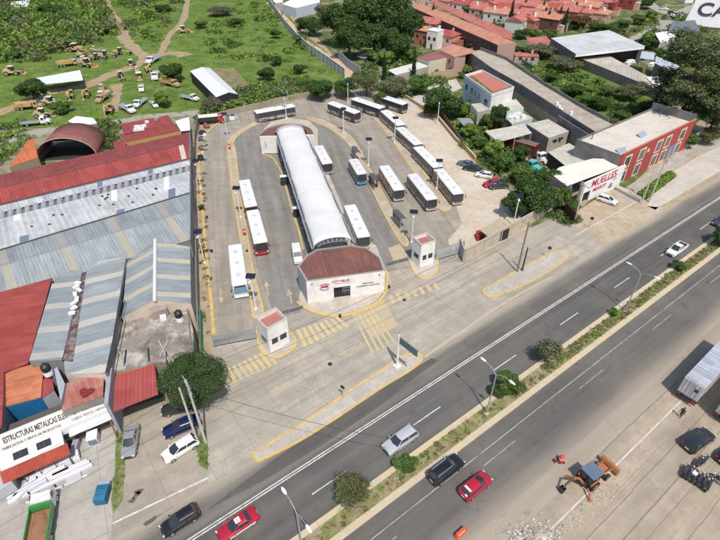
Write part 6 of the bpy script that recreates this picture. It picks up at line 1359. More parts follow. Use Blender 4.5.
# rows of the far colony
lab_rows=[('frontmost row',[(452,14),(462,17),(472,21),(484,25)]),]
q=random.Random(5)
spec=[]
rows=[(-3,[404,420,436,450,466,482,497,513,529,545,560,577,592,607]),(1,[412,430,445,461,476,492,507,523,540,556,571,587,602]),(5.5,[447,463,479,495,512,528,543,560,575,591,606]),(10,[462,476,490,505,522,537,553,569,584,599]),(15,[480,494,508,524,540,556,572,588]),(20,[497,512,529,545,568,584,600]),(26,[516,531,547]) ]
names=['topmost','second','third','fourth','fifth','sixth','nearest']
left=['leftmost','second from left','third from left','fourth from left','fifth from left','sixth from left','seventh from left','eighth from left','seventh from right','sixth from right','fifth from right','fourth from right','third from right','second from right','rightmost']
for ri,(y,xs_) in enumerate(rows):
    nn=len(xs_)
    for k,x in enumerate(xs_):
        which=left[k] if k<(nn+1)//2 else left[15-(nn-k)]
        rm=q.choice([m_terra,m_terra2,m_terra2,m_terra3,m_terra2]); rn={id(m_terra):'orange',id(m_terra2):'rose',id(m_terra3):'brick red'}[id(rm)]
        house(x,y+q.uniform(-1.5,1.5)+3,q.uniform(8.5,13),q.uniform(6.5,8.5),q.uniform(4.2,6.2),TR+q.uniform(-.1,.1)+(PI/2 if q.random()<.3 else 0),rm,'%s roofed colony house, %s in the %s row of the far village'%(rn,which,names[ri]),None,q.choice(['gable','hip','gable']))
house(606,14,8,7,6,TR,m_terra3,'brick red tower like house at the right end of the village',flat('wall_darkred',(.3,.05,.04),.8),'flat')
house(626,8,9,8,6,TR,m_terra3,'dark red walled house beside the street trees',MC['wall_darkred'],'flat')
house(690,2,12,6,4,R5(10),flat('roof_shopred',(.45,.06,.05),.7),'red fascia shop at the top right left of the billboard',m_wht,'flat')
# cars in the village lane
for k,(x,y,cl,lb) in enumerate(((432,30,WH,'white car at the left end of the village lane'),(437,33,WH,'white car second in the village lane below the cypress'),(441,36,SV,'silver car third in the village lane'),(455,46,(.1,.12,.15),'dark car at the lower end of the village lane'),(664,10,WH,'white car on the far top street'),(672,14,BK,'black car on the far top street corner'),(672,17,WH,'white van like car lower on the far street'),(363,59,WH,'white car parked left of the dark trees near the wall'))):
    car((x,y),R5(-35),lb,cl,'hatch',group='small cars in the far streets')
t,oo=shed('red fabric awning in front of the long terrace',[(((451,33,3.6),(457,32,3.6),(464,37,3.4),(460,38,3.4)),flat('awning_scarlet',(.5,.07,.04),.7))],None,name='awning',cat='awning')
# ================================================================ VEGETATION
def leafcloud(name,seed,n,leaf,lobes,mats,core=.72,up=.35,flat_=1.,droop=0.,clump=0):
    """crown mesh of n leaf faces spread over lobes (x,y,z,rx,rz); unit sized"""
    r=np.random.default_rng(seed); clump=clump; lob=np.array([(a,b,c,d,e) for a,b,c,d,e in lobes],float)
    vol=lob[:,3]**2; idx=r.choice(len(lob),n,p=vol/vol.sum())
    d=r.normal(size=(n,3)); d/=np.linalg.norm(d,axis=1)[:,None]; d[:,2]=np.where((d[:,2]<-.3)&(r.random(n)<.6),-d[:,2],d[:,2])
    rad=core+(1-core)*r.random(n)**.6*1.12
    if clump:
        # leaves gather into tufts so that the outline is uneven
        cd=r.normal(size=(clump,3)); cd/=np.linalg.norm(cd,axis=1)[:,None]; cd[:,2]=np.abs(cd[:,2])*np.where(r.random(clump)<.25,-1,1)
        k=r.integers(0,clump,n); cr=(.62+.5*r.random(clump))[k]
        d=cd[k]+r.normal(size=(n,3))*.17; rad=cr*(1+.1*r.normal(size=n))
    L=lob[idx]; c=L[:,:3]+d*rad[:,None]*np.stack([L[:,3],L[:,3],L[:,4]],1)
    nrm=d*.7+r.normal(size=(n,3))*.55; nrm[:,2]+=up; nrm/=np.linalg.norm(nrm,axis=1)[:,None]
    a=np.cross(nrm,r.normal(size=(n,3))); a/=np.linalg.norm(a,axis=1)[:,None]; b=np.cross(nrm,a)
    if droop: c[:,2]-=droop*r.random(n)*.3
    s=leaf*(.45+1.25*r.random(n)**1.6)[:,None]; a*=s; b*=s*flat_*(.6+.4*r.random(n))[:,None]
    V=np.stack([c-a,c-b*.8,c+a,c+b*.8],1).reshape(-1,3)
    V=V.tolist(); Fc=[(4*i,4*i+1,4*i+2,4*i+3) for i in range(n)]; M=[0]*n
    # dark heart of the crown
    if core>.3 and not clump or clump<0:
        pass
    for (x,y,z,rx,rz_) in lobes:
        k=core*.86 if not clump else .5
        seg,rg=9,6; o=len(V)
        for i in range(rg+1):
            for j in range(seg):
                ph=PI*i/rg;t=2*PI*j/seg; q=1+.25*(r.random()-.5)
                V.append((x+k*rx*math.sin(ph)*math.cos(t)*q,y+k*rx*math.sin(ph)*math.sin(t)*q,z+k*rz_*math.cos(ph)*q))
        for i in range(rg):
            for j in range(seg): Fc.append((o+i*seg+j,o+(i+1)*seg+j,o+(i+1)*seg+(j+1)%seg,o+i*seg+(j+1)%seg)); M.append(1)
    me=bpy.data.meshes.new(name); me.from_pydata(V,[],Fc)
    for m_ in mats: me.materials.append(m_)
    me.polygons.foreach_set('material_index',M); me.update(); return me
def lobes_round(seed,k=14,spread=.55,r0=.42,zc=0.,flat_=.85):
    q=random.Random(seed); out=[(q.uniform(-.1,.1),q.uniform(-.1,.1),zc-.05,.52,.56*flat_)]
    for i in range(k):
        a=2*PI*i/k+q.uniform(-.3,.3); e=q.uniform(-.85,.95); rr=spread*math.cos(e*1.1)*q.uniform(.75,1.25); 
        out.append((rr*math.cos(a),rr*math.sin(a),zc+spread*math.sin(e)*flat_,r0*q.uniform(.5,1.15),r0*q.uniform(.5,.95)*flat_))
    return out
L_dark=leafmat('leaf_dark',(0.052,0.104,0.027),(0.142,0.217,0.056)); L_mid=leafmat('leaf_mid',(0.090,0.166,0.038),(0.209,0.303,0.076)); L_grey=leafmat('leaf_greygreen',(0.142,0.161,0.085),(0.283,0.303,0.170),dry=(.14,.11,.07))
L_lite=leafmat('leaf_light',(0.161,0.265,0.048),(0.322,0.436,0.095)); L_oliv=leafmat('leaf_olive',(0.142,0.161,0.066),(0.283,0.283,0.113),dry=(.15,.12,.06)); L_red=leafmat('leaf_reddish',(0.113,0.066,0.038),(0.189,0.133,0.056)); L_cyp=leafmat('leaf_cypress',(0.027,0.056,0.023),(0.056,0.104,0.038))
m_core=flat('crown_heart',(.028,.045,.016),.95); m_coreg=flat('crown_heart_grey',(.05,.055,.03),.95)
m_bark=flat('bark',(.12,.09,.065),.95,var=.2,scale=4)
CM={}
def crown_mesh(kind,var):
    k=(kind,var)
    if k in CM: return CM[k]
    s=hash(kind)%1000 if False else sum(ord(c) for c in kind)+var*17
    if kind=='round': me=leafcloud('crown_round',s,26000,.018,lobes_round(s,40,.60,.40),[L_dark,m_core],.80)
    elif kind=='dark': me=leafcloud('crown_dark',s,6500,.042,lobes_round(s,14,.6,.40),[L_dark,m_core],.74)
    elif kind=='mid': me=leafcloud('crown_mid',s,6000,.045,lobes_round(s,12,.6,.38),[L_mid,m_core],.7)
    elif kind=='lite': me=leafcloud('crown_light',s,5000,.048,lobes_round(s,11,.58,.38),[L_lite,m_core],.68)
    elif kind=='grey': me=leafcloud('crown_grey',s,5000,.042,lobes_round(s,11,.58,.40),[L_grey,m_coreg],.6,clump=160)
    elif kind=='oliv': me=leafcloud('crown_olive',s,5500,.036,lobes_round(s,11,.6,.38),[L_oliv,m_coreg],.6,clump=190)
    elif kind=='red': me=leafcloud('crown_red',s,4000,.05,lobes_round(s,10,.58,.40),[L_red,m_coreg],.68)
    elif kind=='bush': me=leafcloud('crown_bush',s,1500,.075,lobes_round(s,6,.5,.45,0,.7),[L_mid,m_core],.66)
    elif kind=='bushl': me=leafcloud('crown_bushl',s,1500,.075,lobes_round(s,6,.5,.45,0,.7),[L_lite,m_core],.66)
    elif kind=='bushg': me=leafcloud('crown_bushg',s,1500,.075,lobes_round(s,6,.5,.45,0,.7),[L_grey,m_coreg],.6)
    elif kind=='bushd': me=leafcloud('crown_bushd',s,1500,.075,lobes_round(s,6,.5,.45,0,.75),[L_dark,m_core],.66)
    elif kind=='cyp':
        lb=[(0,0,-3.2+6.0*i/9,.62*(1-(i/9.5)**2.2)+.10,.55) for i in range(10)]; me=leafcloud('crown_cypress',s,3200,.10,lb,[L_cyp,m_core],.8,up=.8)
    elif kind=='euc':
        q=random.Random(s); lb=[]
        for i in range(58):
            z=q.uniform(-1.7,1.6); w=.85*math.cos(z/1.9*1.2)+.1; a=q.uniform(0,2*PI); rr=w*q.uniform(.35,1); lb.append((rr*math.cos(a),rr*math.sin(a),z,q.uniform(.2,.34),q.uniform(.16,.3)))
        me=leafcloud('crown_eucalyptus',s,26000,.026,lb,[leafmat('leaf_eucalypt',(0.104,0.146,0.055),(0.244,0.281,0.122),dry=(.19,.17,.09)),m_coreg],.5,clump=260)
    CM[k]=me; return me
TRUNK={}
def trunk_mesh(kind,v):
    k=(kind,v)
    if k in TRUNK: return TRUNK[k]
    q=random.Random(v+3); mb=MB()
    if kind=='tall':
        mb.tube([(0,0,0),(.04,0,.35),(-.02,.03,.7),(0,0,.95)],[.035,.028,.02,.01],8)
        for i in range(11):
            a=q.uniform(0,6.3); z=.3+.055*i; mb.tube([(0,0,z),(.07*math.cos(a),.07*math.sin(a),z+.06),(.17*math.cos(a),.17*math.sin(a),z+.15)],[.014,.01,.004],5)
    else:
        mb.tube([(0,0,0),(.02,.01,.3),(0,.02,.6)],[.07,.05,.03],7)
        for i in range(6):
            a=i*1.05+q.uniform(-.3,.3); mb.tube([(.01,.01,.28+.04*i),(.16*math.cos(a),.16*math.sin(a),.5+.03*i),(.34*math.cos(a),.34*math.sin(a),.72)],[.03,.022,.01],5)
    TRUNK[k]=mb.mesh('trunk',m_bark); return TRUNK[k]
def tree(cx,cy,rpx,hgt,kind,label,squash=None,cat='tree',name='tree',group=None):
    """cx,cy: middle of the crown in the survey picture; rpx: its half width; hgt: height of the tree"""
    c0=P(cx,cy,hgt*.6); dep=c0.y*cT+(H-hgt*.6)*sT; r=rpx*dep/F
    zr=hgt*.54; zc=hgt*.5
    c0=P(cx,cy,zc)
    t=thing(name,label,cat,(c0.x,c0.y,0),rng.uniform(0,6.28),group)
    v=rng.randrange(3) if kind not in('round','euc') else 0
    me=crown_mesh(kind,v); cr=bpy.data.objects.new('crown',me); col.objects.link(cr); cr.parent=t; CH.setdefault(t.name,[]).append(cr)
    if kind=='cyp': zs=hgt*.15; cr.scale=(r,r,zs); cr.location=(0,0,hgt*.52)
    elif kind=='euc': cr.scale=(r,r,hgt*.235); cr.location=(0,0,hgt*.6)
    else: cr.scale=(r,r,zr); cr.location=(0,0,zc)
    tk=bpy.data.objects.new('trunk',trunk_mesh('tall' if kind in('cyp','euc') else 'std',rng.randrange(3))); col.objects.link(tk); tk.parent=t; CH[t.name].append(tk)
    hh_=hgt*(.95 if kind in('euc','cyp') else .8); tk.scale=(hh_*.8,hh_*.8,hh_)
    return t
tree(194,379,35,9,'round','big dense round dark green tree behind the two pale utility poles',squash=.62)
# median plants
tree(353,491,24,4.2,'oliv','large sparse greyish bush on the median near the lower edge',cat='bush',name='bush')
tree(406,463,13.5,2.0,'mid','bright green low bush on the median beside the silver suv',cat='bush',name='bush')
tree(510,383,17,3.0,'mid','dark green shrub on the median right of the middle street lamp',cat='bush',name='bush')
tree(497,391,9,1.8,'dark','small dark bush at the foot of the middle street lamp',cat='bush',name='bush')
tree(548,351,16,4.6,'grey','grey green young tree on the median above the shrub by the lamp')
tree(614,312,5.5,1.6,'mid','tiny round bush at the foot of the right street lamp',cat='bush',name='bush')
tree(679,265,9,2.0,'bushd','low dark bush on the median below the white pickup',cat='bush',name='bush')
tree(727,234,13,5.5,'dark','tree at the right frame edge on the median casting a dark shadow')
# terminal right side greenery
for a in ((534,196,25,8.5,'dark','largest dark crown behind the solar lamp at the cream wall'),(516,203,15,6,'dark','left lobe tree beside the dark big crown near the tan hut'),(557,196,17,6.5,'mid','lighter crown to the right of the dark big tree'),(548,180,16,7,'dark','upper dark crown above the lighter one by the truck yard'),(523,172,14,6,'mid','mid green tree between the red hatchback and the turquoise truck'),(505,160,14,6,'mid','green tree above the white hatchback of the lot'),(494,148,13,5.5,'lite','light green tree in front of the cement roof shed'),(482,139,12,5,'mid','tree just right of the ochre balustrade middle'),(470,130,10,4.5,'lite','light bush tree behind the brown fence'),(520,152,11,5,'dark','dark small tree between shed roof and the lot trees'),(573,205,10,4,'mid','low tree at the gate by the grey pole'),
 (444,101,23,9.5,'dark','big dark spreading tree by the top corner of the dirt lot'),(463,107,14,6,'lite','light green tree right of the big spreading one'),(474,118,10,5,'lite','pale green crown beside the small grey sheet roof'),(487,121,9,5,'mid','round tree left of the cone shaped dark one'),(498,115,11,8,'dark','dark cone like tree before the pale house'),(431,110,9,4,'dark','low dark shrub tree behind the corner solar lamp'),
 (420,83,14,7,'mid','green tree right of the tall cypress pair'),(396,86,16,7,'grey','grey green tree behind the back row buses'),(367,84,14,8,'oliv','brownish olive tree at the lane end'),(380,98,9,5,'mid','green tree tucked behind the far bus with blue front'),(346,86,14,7,'dark','dark tree at the end of the white post wall'),(321,88,17,7,'dark','dark wide tree above the left end of the far bus row'),(304,84,11,5,'mid','mid green tree left of the dark wide one'),
 (385,57,14,6,'lite','bright green round tree beneath the tall dark wall of trees'),(408,54,13,6,'lite','second bright green round tree right under the tall dark trees'),(372,54,9,5,'mid','mid green tree left of the bright round pair')): tree(*a)
# wall of tall dark trees
for a in ((340,22,24,19,'leftmost'),(362,14,26,22,'second from left'),(388,14,26,23,'second from right'),(406,26,18,20,'rightmost')): tree(a[0],a[1],a[2],a[3],'dark','tall dark tree of the dense wall by the field, %s back one'%a[4],squash=1.15)
for a in ((350,40,20,14,'left'),(374,38,20,14,'middle'),(396,42,18,14,'right')): tree(a[0],a[1],a[2],a[3],'dark','dark front tree of the dense tree wall, %s one of three'%a[4],squash=1.1)
tree(309,25,16,9,'dark','dark tree at the left foot of the tall tree wall'); tree(322,12,9,12,'oliv','palm like pale crown left of the tall dark trees'); tree(300,38,9,5,'mid','small tree by the lane left of the tall trees')
for x,y0,y1,lb in ((413,44,84,'tall cypress left of the cream box house, the right one of two'),(384,50,80,'tall cypress behind the white low roof, the left one of two'),(432,2,26,'cypress standing before the long orange terrace'),(439,30,41,'short cypress left in the village lane'),(444,28,41,'short cypress right in the village lane'),(509,-4,29,'tall cypress amid the red roofs of the village'),(557,4,29,'left cypress of the pair behind the grey hall'),(563,6,32,'right cypress of the pair behind the grey hall')):
    # height from the two ends of its image
    B=P((x),y1); best=min(range(30,320),key=lambda k:abs(270-F*((B.y*sT+(k/10-H)*cT)/(B.y*cT-(k/10-H)*sT))-y0))/10
    t=thing('cypress',lb,'cypress',(B.x,B.y,0)); dep=B.y*cT+H*sT; r=3.4*dep/F
    cr=bpy.data.objects.new('crown',crown_mesh('cyp',x%3)); col.objects.link(cr); cr.parent=t; cr.scale=(r,r,best*.142); cr.location=(0,0,best*.5); tk=bpy.data.objects.new('trunk',trunk_mesh('tall',0)); col.objects.link(tk); tk.parent=t; tk.scale=(best*.5,best*.5,best*.9)
# right hand garden plot
sheet('garden_grass',[(505,62),(530,50),(556,46),(578,58),(660,100),(690,120),(625,128),(590,112),(548,88)],.014,m_field)
for a in ((541,50,20,6,'grey','wide grey green willow like tree left of the grey hall'),(562,62,16,6,'grey','grey green tree overlapping the hall left corner'),(575,64,9,5,'oliv','olive tree against the hall wall'),(552,76,10,4,'bushd','dark bush by the low garden wall'),(573,90,13,4.5,'dark','dark bush in the middle of the garden plot'),(585,100,12,4,'mid','mid green bush beside the long roof parapet'),(600,102,12,4.5,'dark','dark round bush in the plot nearest the long roof'),(610,90,11,4,'oliv','olive bush in the centre of the plot'),(630,92,14,5.5,'grey','round grey green tree at the foot of the tan roof wall'),(643,88,9,5,'grey','smaller grey green tree right of the round one by the tan wall'),(620,116,13,4.5,'mid','green bush cluster beside the red building roof'),(640,112,12,5,'dark','dark bush behind the red building roof'),(655,108,15,8,'dark','dark deep green tree left of the eucalyptus trunk'),(668,118,15,8,'dark','dark tree under the eucalyptus crown'),(610,122,9,3.5,'oliv','dry looking bush next to the orange sheet'),(590,88,9,3,'bushl','light green low bush on the grassy slope'),(600,80,7,3,'bushl','small light bush against the tan roof wall'),(688,138,12,5,'mid','scrubby tree right of the red building end'),(712,135,13,5,'oliv','scrubby olive tree at the right frame edge'),(652,120,8,4,'dark','dark bush touching the red building corner')): tree(*a)
tree(694,84,46,26,'euc','huge loose eucalyptus with olive crown at the right frame edge')
tree(716,112,22,15,'euc','second loose eucalyptus crown cut by the right frame edge')
for a in ((647,42,12,6,'dark','round tree beside the white L-shaped house'),(622,25,11,6,'mid','street tree right of the village, left of three'),(639,18,9,6,'mid','street tree by the far street, middle of three'),(652,15,8,6,'lite','street tree by the far street, right of three'),(609,29,11,6,'dark','dark tree between the village and the grey hall'),(597,27,9,5,'dark','dark tree behind the grey hall roof peak'),(580,20,13,8,'red','dark reddish leaved tree behind the cypress pair'),(549,18,9,7,'dark','dark round tree amid the village left of the cypress pair'),(551,34,10,5,'mid','green tree left of the hall roof corner'),(523,33,10,5,'dark','spreading tree at the terrace gable end'),(535,34,9,5,'mid','green tree between the gable and the hall'),(504,50,8,4,'mid','bush at the foot of the terrace gable'),(488,47,8,4,'lite','light green bushy tree behind the long roof start'),(520,50,9,4,'dark','dark bush by the orange lodge'),(697,22,8,5,'dark','tree in front of the billboard panel'),(684,46,10,6,'mid','tree between tan house and eucalyptus'),(660,52,7,4,'mid','small tree beside the wing roofs'),(676,60,9,6,'dark','dark tree overlapping the wing roofs'),(470,10,8,5,'mid','green tree between the first village rows'),(515,14,7,5,'mid','green tree right of the village cypress'),(462,22,6,5,'dark','dark tree behind the second terrace'),(528,14,8,5,'mid','tree in the middle of the village'),(478,3,7,5,'mid','tree at the top edge of the village'),(570,8,8,5,'mid','tree at the top edge behind the reddish one'),(648,2,9,7,'dark','dark tree at the top edge by the street'),(540,5,6,5,'lite','pale tree in the top village row'),(468,68,6,4,'bushl','small palm like plant at the long roof end'),(462,74,6,3,'bush','green bush before the grey end wall'),(430,40,5,3,'bush','bush beside the white rooftop tank house'),(419,30,8,5,'dark','dark tree at the left end of the village lane'),(455,40,6,4,'mid','bush tree by the red fabric awning'),(472,44,6,4,'dark','dark bush tree under the terrace front'),(700,10,6,4,'dark','tree behind the billboard edge')): tree(*a)
q=random.Random(11)
def vegstuff(name,label,cat,pts_fn,n,kinds,s0,s1,zs=.6,nl=90,leaf=.2,mats=None):
    """uncountable ground growth as one object: many small leaf clumps"""
    r=np.random.default_rng(n+len(name)); V=[];Fc=[];M=[];base=[leafcloud('tmp',k,nl,leaf,[(0,0,0,1,zs)],[L_mid],.5) for k in range(3)]
    arr=[np.array([v.co[:] for v in b.vertices]) for b in base]; nq=nl*4
    allv=[];allm=[]
    for i in range(n):
        p=pts_fn(r)
        if p is None: continue
        a=arr[i%3][:nq]; s=r.uniform(s0,s1); t=r.uniform(0,6.28); c,s_=math.cos(t),math.sin(t)
        X=np.stack([(a[:,0]*c-a[:,1]*s_)*s+p[0],(a[:,0]*s_+a[:,1]*c)*s+p[1],a[:,2]*s+s*zs*.35],1); allv.append(X); allm.append(np.full(nl,r.integers(0,len(mats))))
    Vv=np.concatenate(allv); nf=len(Vv)//4; me=bpy.data.meshes.new(name)
    me.vertices.add(len(Vv)); me.vertices.foreach_set('co',Vv.ravel()); me.loops.add(nf*4); me.loops.foreach_set('vertex_index',np.arange(nf*4)); me.polygons.add(nf); me.polygons.foreach_set('loop_start',np.arange(nf)*4); me.polygons.foreach_set('loop_total',np.full(nf,4))
    for m_ in mats: me.materials.append(m_)
    me.polygons.foreach_set('material_index',np.concatenate(allm).astype(np.int32)); me.update(); me.validate()
    o=bpy.data.objects.new(name,me); col.objects.link(o); return _tag(o,label,cat,None,'stuff')
def inpoly(x,y,pg):
    c=False; j=len(pg)-1
    for i in range(len(pg)):
        if (pg[i][1]>y)!=(pg[j][1]>y) and x<(pg[j][0]-pg[i][0])*(y-pg[i][1])/(pg[j][1]-pg[i][1])+pg[i][0]: c=not c
        j=i
    return c
paths=[[(102,-12),(108,8),(122,28),(124,38),(136,50),(146,58),(134,66),(112,74),(84,86),(48,93),(24,104),(0,112),(-30,122)],[(144,56),(158,55),(176,53),(186,56)],[(160,56),(166,42),(172,32),(184,18),(188,-8)]]
segs=[(P(*a),P(*b)) for pth in paths for a,b in zip(pth,pth[1:])]
def nearpath(p,d=2.3):
    for a,b in segs:
        ab=b-a; t=max(0,min(1,(p-a).dot(ab)/ab.length_squared))
        if (a+ab*t-p).length<d: return True
    return False
def sampler(pg,avoid=True):
    w=[P(*k) for k in pg]; x0=min(k.x for k in w);x1=max(k.x for k in w);y0=min(k.y for k in w);y1=max(k.y for k in w); wp=[(k.x,k.y) for k in w]
    def f(r):
        for _ in range(20):
            p=Vector((r.uniform(x0,x1),r.uniform(y0,y1),0))
            if inpoly(p.x,p.y,wp) and not(avoid and nearpath(p)): return p
        return None
    return f
f_all=sampler([(-10,-6),(262,-6),(300,36),(345,80),(350,95),(252,104),(188,116),(60,128),(-10,140)])
vegstuff('wild_grass','uneven tufts of wild green grass covering the field','grass',f_all,1900,None,.5,1.4,.35,26,.16,[L_lite,leafmat('leaf_meadow',(.17,.26,.06),(.27,.36,.10)),L_lite])
vegstuff('scrub','dense mixed scrub of green and greyish bushes filling the upper left field','scrub',sampler([(-12,-8),(100,-8),(116,24),(120,38),(60,52),(40,62),(-12,62)]),330,None,2.2,5.5,.65,170,.13,[L_lite,L_mid,L_mid,L_lite,L_grey,L_mid,L_oliv,L_lite])
vegstuff('scrub','loose scrub between the two dirt tracks at the top of the field','scrub',sampler([(112,-8),(186,-8),(172,28),(160,44),(132,36)]),90,None,1.6,4.2,.6,130,.15,[L_mid,L_lite,L_grey])
vegstuff('scrub','overgrown strip of bushes along the tan wall behind the top bus','scrub',sampler([(200,112),(226,98),(262,88),(300,82),(322,92),(300,97),(250,103),(205,117)],False),150,None,1.3,3.0,.8,140,.15,[L_lite,L_mid,L_grey])
vegstuff('scrub','weeds and bushes spread over the open green slope','scrub',sampler([(190,20),(262,-4),(330,70),(300,84),(240,64),(200,50)]),95,None,1.,3.2,.45,110,.17,[L_lite,L_lite,L_mid])
vegstuff('hedgerow','uneven growth of trees and bushes at the very top of the field','scrub',sampler([(-12,-14),(270,-14),(262,-2),(190,-3),(100,-2),(-12,2)],False),130,None,3.,6.5,.7,170,.13,[L_mid,L_dark,L_grey])
def med(r): 
    u=r.uniform(-30,170) if r.random()<.5 else r.uniform(50,150); return R(u,r.uniform(21.8,23.2))
vegstuff('median_weeds','dry grass and low weeds growing in the median strip','weeds',med,2000,None,.2,.55,.5,22,.25,[L_oliv,leafmat('leaf_straw',(.26,.21,.10),(.36,.30,.16)),L_lite,L_oliv])
vegstuff('weeds','strip of green weeds at the edge of the parking lot','weeds',sampler([(116,430),(122,414),(126,440),(125,465),(123,500),(113,514),(111,500),(115,470)],False),110,None,.12,.32,.4,20,.22,[L_lite,L_mid,L_oliv])
vegstuff('weeds','weeds around the foot of the two pale utility poles','weeds',sampler([(196,440),(204,430),(208,445),(208,470),(200,466)],False),40,None,.2,.4,.5,20,.25,[L_mid,L_lite])
vegstuff('garden_growth','tangled garden growth in the plot behind the long concrete roof','weeds',sampler([(515,62),(552,58),(590,78),(655,104),(625,126),(590,110)],False),230,None,.6,2.0,.6,60,.2,[L_lite,L_mid,L_mid,L_oliv])
vegstuff('yard_growth','green growth between the lot fence and the small houses','weeds',sampler([(448,120),(470,118),(500,140),(540,168),(560,190),(540,205),(500,180),(462,146)],False),130,None,.8,2.0,.7,70,.18,[L_mid,L_dark,L_lite])
vegstuff('yard_growth','low bushes spilling over the right end of the cream wall','weeds',sampler([(536,215),(552,205),(572,214),(586,222),(570,226),(552,218)],False),60,None,.5,1.3,.6,60,.2,[L_mid,L_grey,L_dark])
vegstuff('yard_growth','bushes and rubbish growth behind the warehouses','weeds',sampler([(-5,128),(24,122),(32,140),(8,165),(-8,168)],False),40,None,.8,2.,.7,70,.18,[L_mid,L_lite])
vegstuff('yard_growth','palms and bushes between the hangar and the red house row','weeds',sampler([(96,124),(118,122),(122,142),(112,152),(99,148)],False),30,None,.9,1.9,.9,80,.2,[L_oliv,L_mid])
vegstuff('border_growth','low plants and litter in the strip along the left boundary wall','weeds',sampler([(200,130),(206,130),(206,200),(212,330),(204,338),(199,240)],False),80,None,.2,.6,.6,30,.25,[L_oliv,L_grey,L_mid])
tree(201,207,4,1.6,'bushd','small dark shrub in the strip between warehouse wall and yellow kerb',cat='bush',name='bush')
for a in ((172,71,16,7,'dark','large dark tree right of the truck rows in the field'),(162,98,11,5.5,'lite','lighter green tree below the large dark one in the field'),(31,89,17,8,'dark','large dark tree left of the field at the white roofed shed'),(60,107,12,4,'mid','scrubby tree below the field shed'),(50,9,14,7,'dark','big dark bush mass at the top left of the scrub'),(44,42,11,5,'grey','grey purple leafless looking bush in the scrub'),(16,52,10,4,'grey','grey purple bush at the left of the scrub'),(72,22,10,4,'grey','greyish bush near the top middle of the scrub'),(66,44,9,4,'dark','dark bush right of the grey purple one'),(104,28,10,5,'grey','greyish bush left of the dirt track bend'),(220,11,15,4.5,'grey','wide greyish thicket near the top of the slope'),(235,22,9,4,'dark','dark bush at the right foot of the greyish thicket'),(275,33,6.5,4.5,'dark','isolated small tree casting a shadow on the upper slope'),(276,60,8,4,'dark','round dark bush in the middle of the slope'),(266,73,10,5,'dark','largest round dark bush of the slope cluster'),(300,68,7.5,4,'dark','round bush at the right of the slope cluster'),(287,79,7,3.5,'mid','small round bush below the slope cluster'),(211,105,12,5,'grey','dusty grey green tree at the corner behind the far left lamp'),(199,118,6,3,'mid','bush behind the red tank truck'),(236,104,8,4,'lite','pale bush left of the top bus'),(200,24,8,4,'mid','bush beside the thin right track'),(162,8,9,4,'dark','dark bush right of the main track top'),(146,32,8,4,'mid','bush inside the fork of the tracks'),(150,14,7,4,'mid','bush near the top of the fork')): tree(*a)
# ---- clipped hedge
c=P(657,187); A_,B_=P(640,199),P(671,176); Lh=(B_-A_).length
hg=leafcloud('hedge',5,5000,.16,[(-Lh/2+1+(Lh-2)*i/9,0,.6,1.25,.85) for i in range(10)],[L_lite,m_core],.75); o=bpy.data.objects.new('hedge',hg); col.objects.link(o); m_=(A_+B_)/2; o.location=(m_.x,m_.y,0); d=B_-A_; o.rotation_euler=(0,0,math.atan2(d.y,d.x)); _tag(o,'clipped bright green hedge strip in front of the red building','hedge')

vegstuff('scrub','patchy greenery filling the gaps among houses and yards at the upper right','scrub',sampler([(600,40),(640,22),(700,14),(722,40),(722,120),(690,110),(676,70),(650,60)],False),150,None,1.,3.,.7,90,.18,[L_mid,L_dark,L_lite,L_oliv])
vegstuff('scrub','greenery among the red roofs of the village','scrub',sampler([(405,-6),(612,-6),(612,30),(550,34),(505,28),(440,8)],False),260,None,1.3,3.0,.9,90,.18,[L_mid,L_dark,L_lite])
vegstuff('scrub','greenery around the foot of the tall tree wall and low houses','scrub',sampler([(356,60),(418,50),(432,70),(456,95),(420,100),(352,90)],False),90,None,1.,2.4,.8,90,.18,[L_mid,L_dark,L_lite])
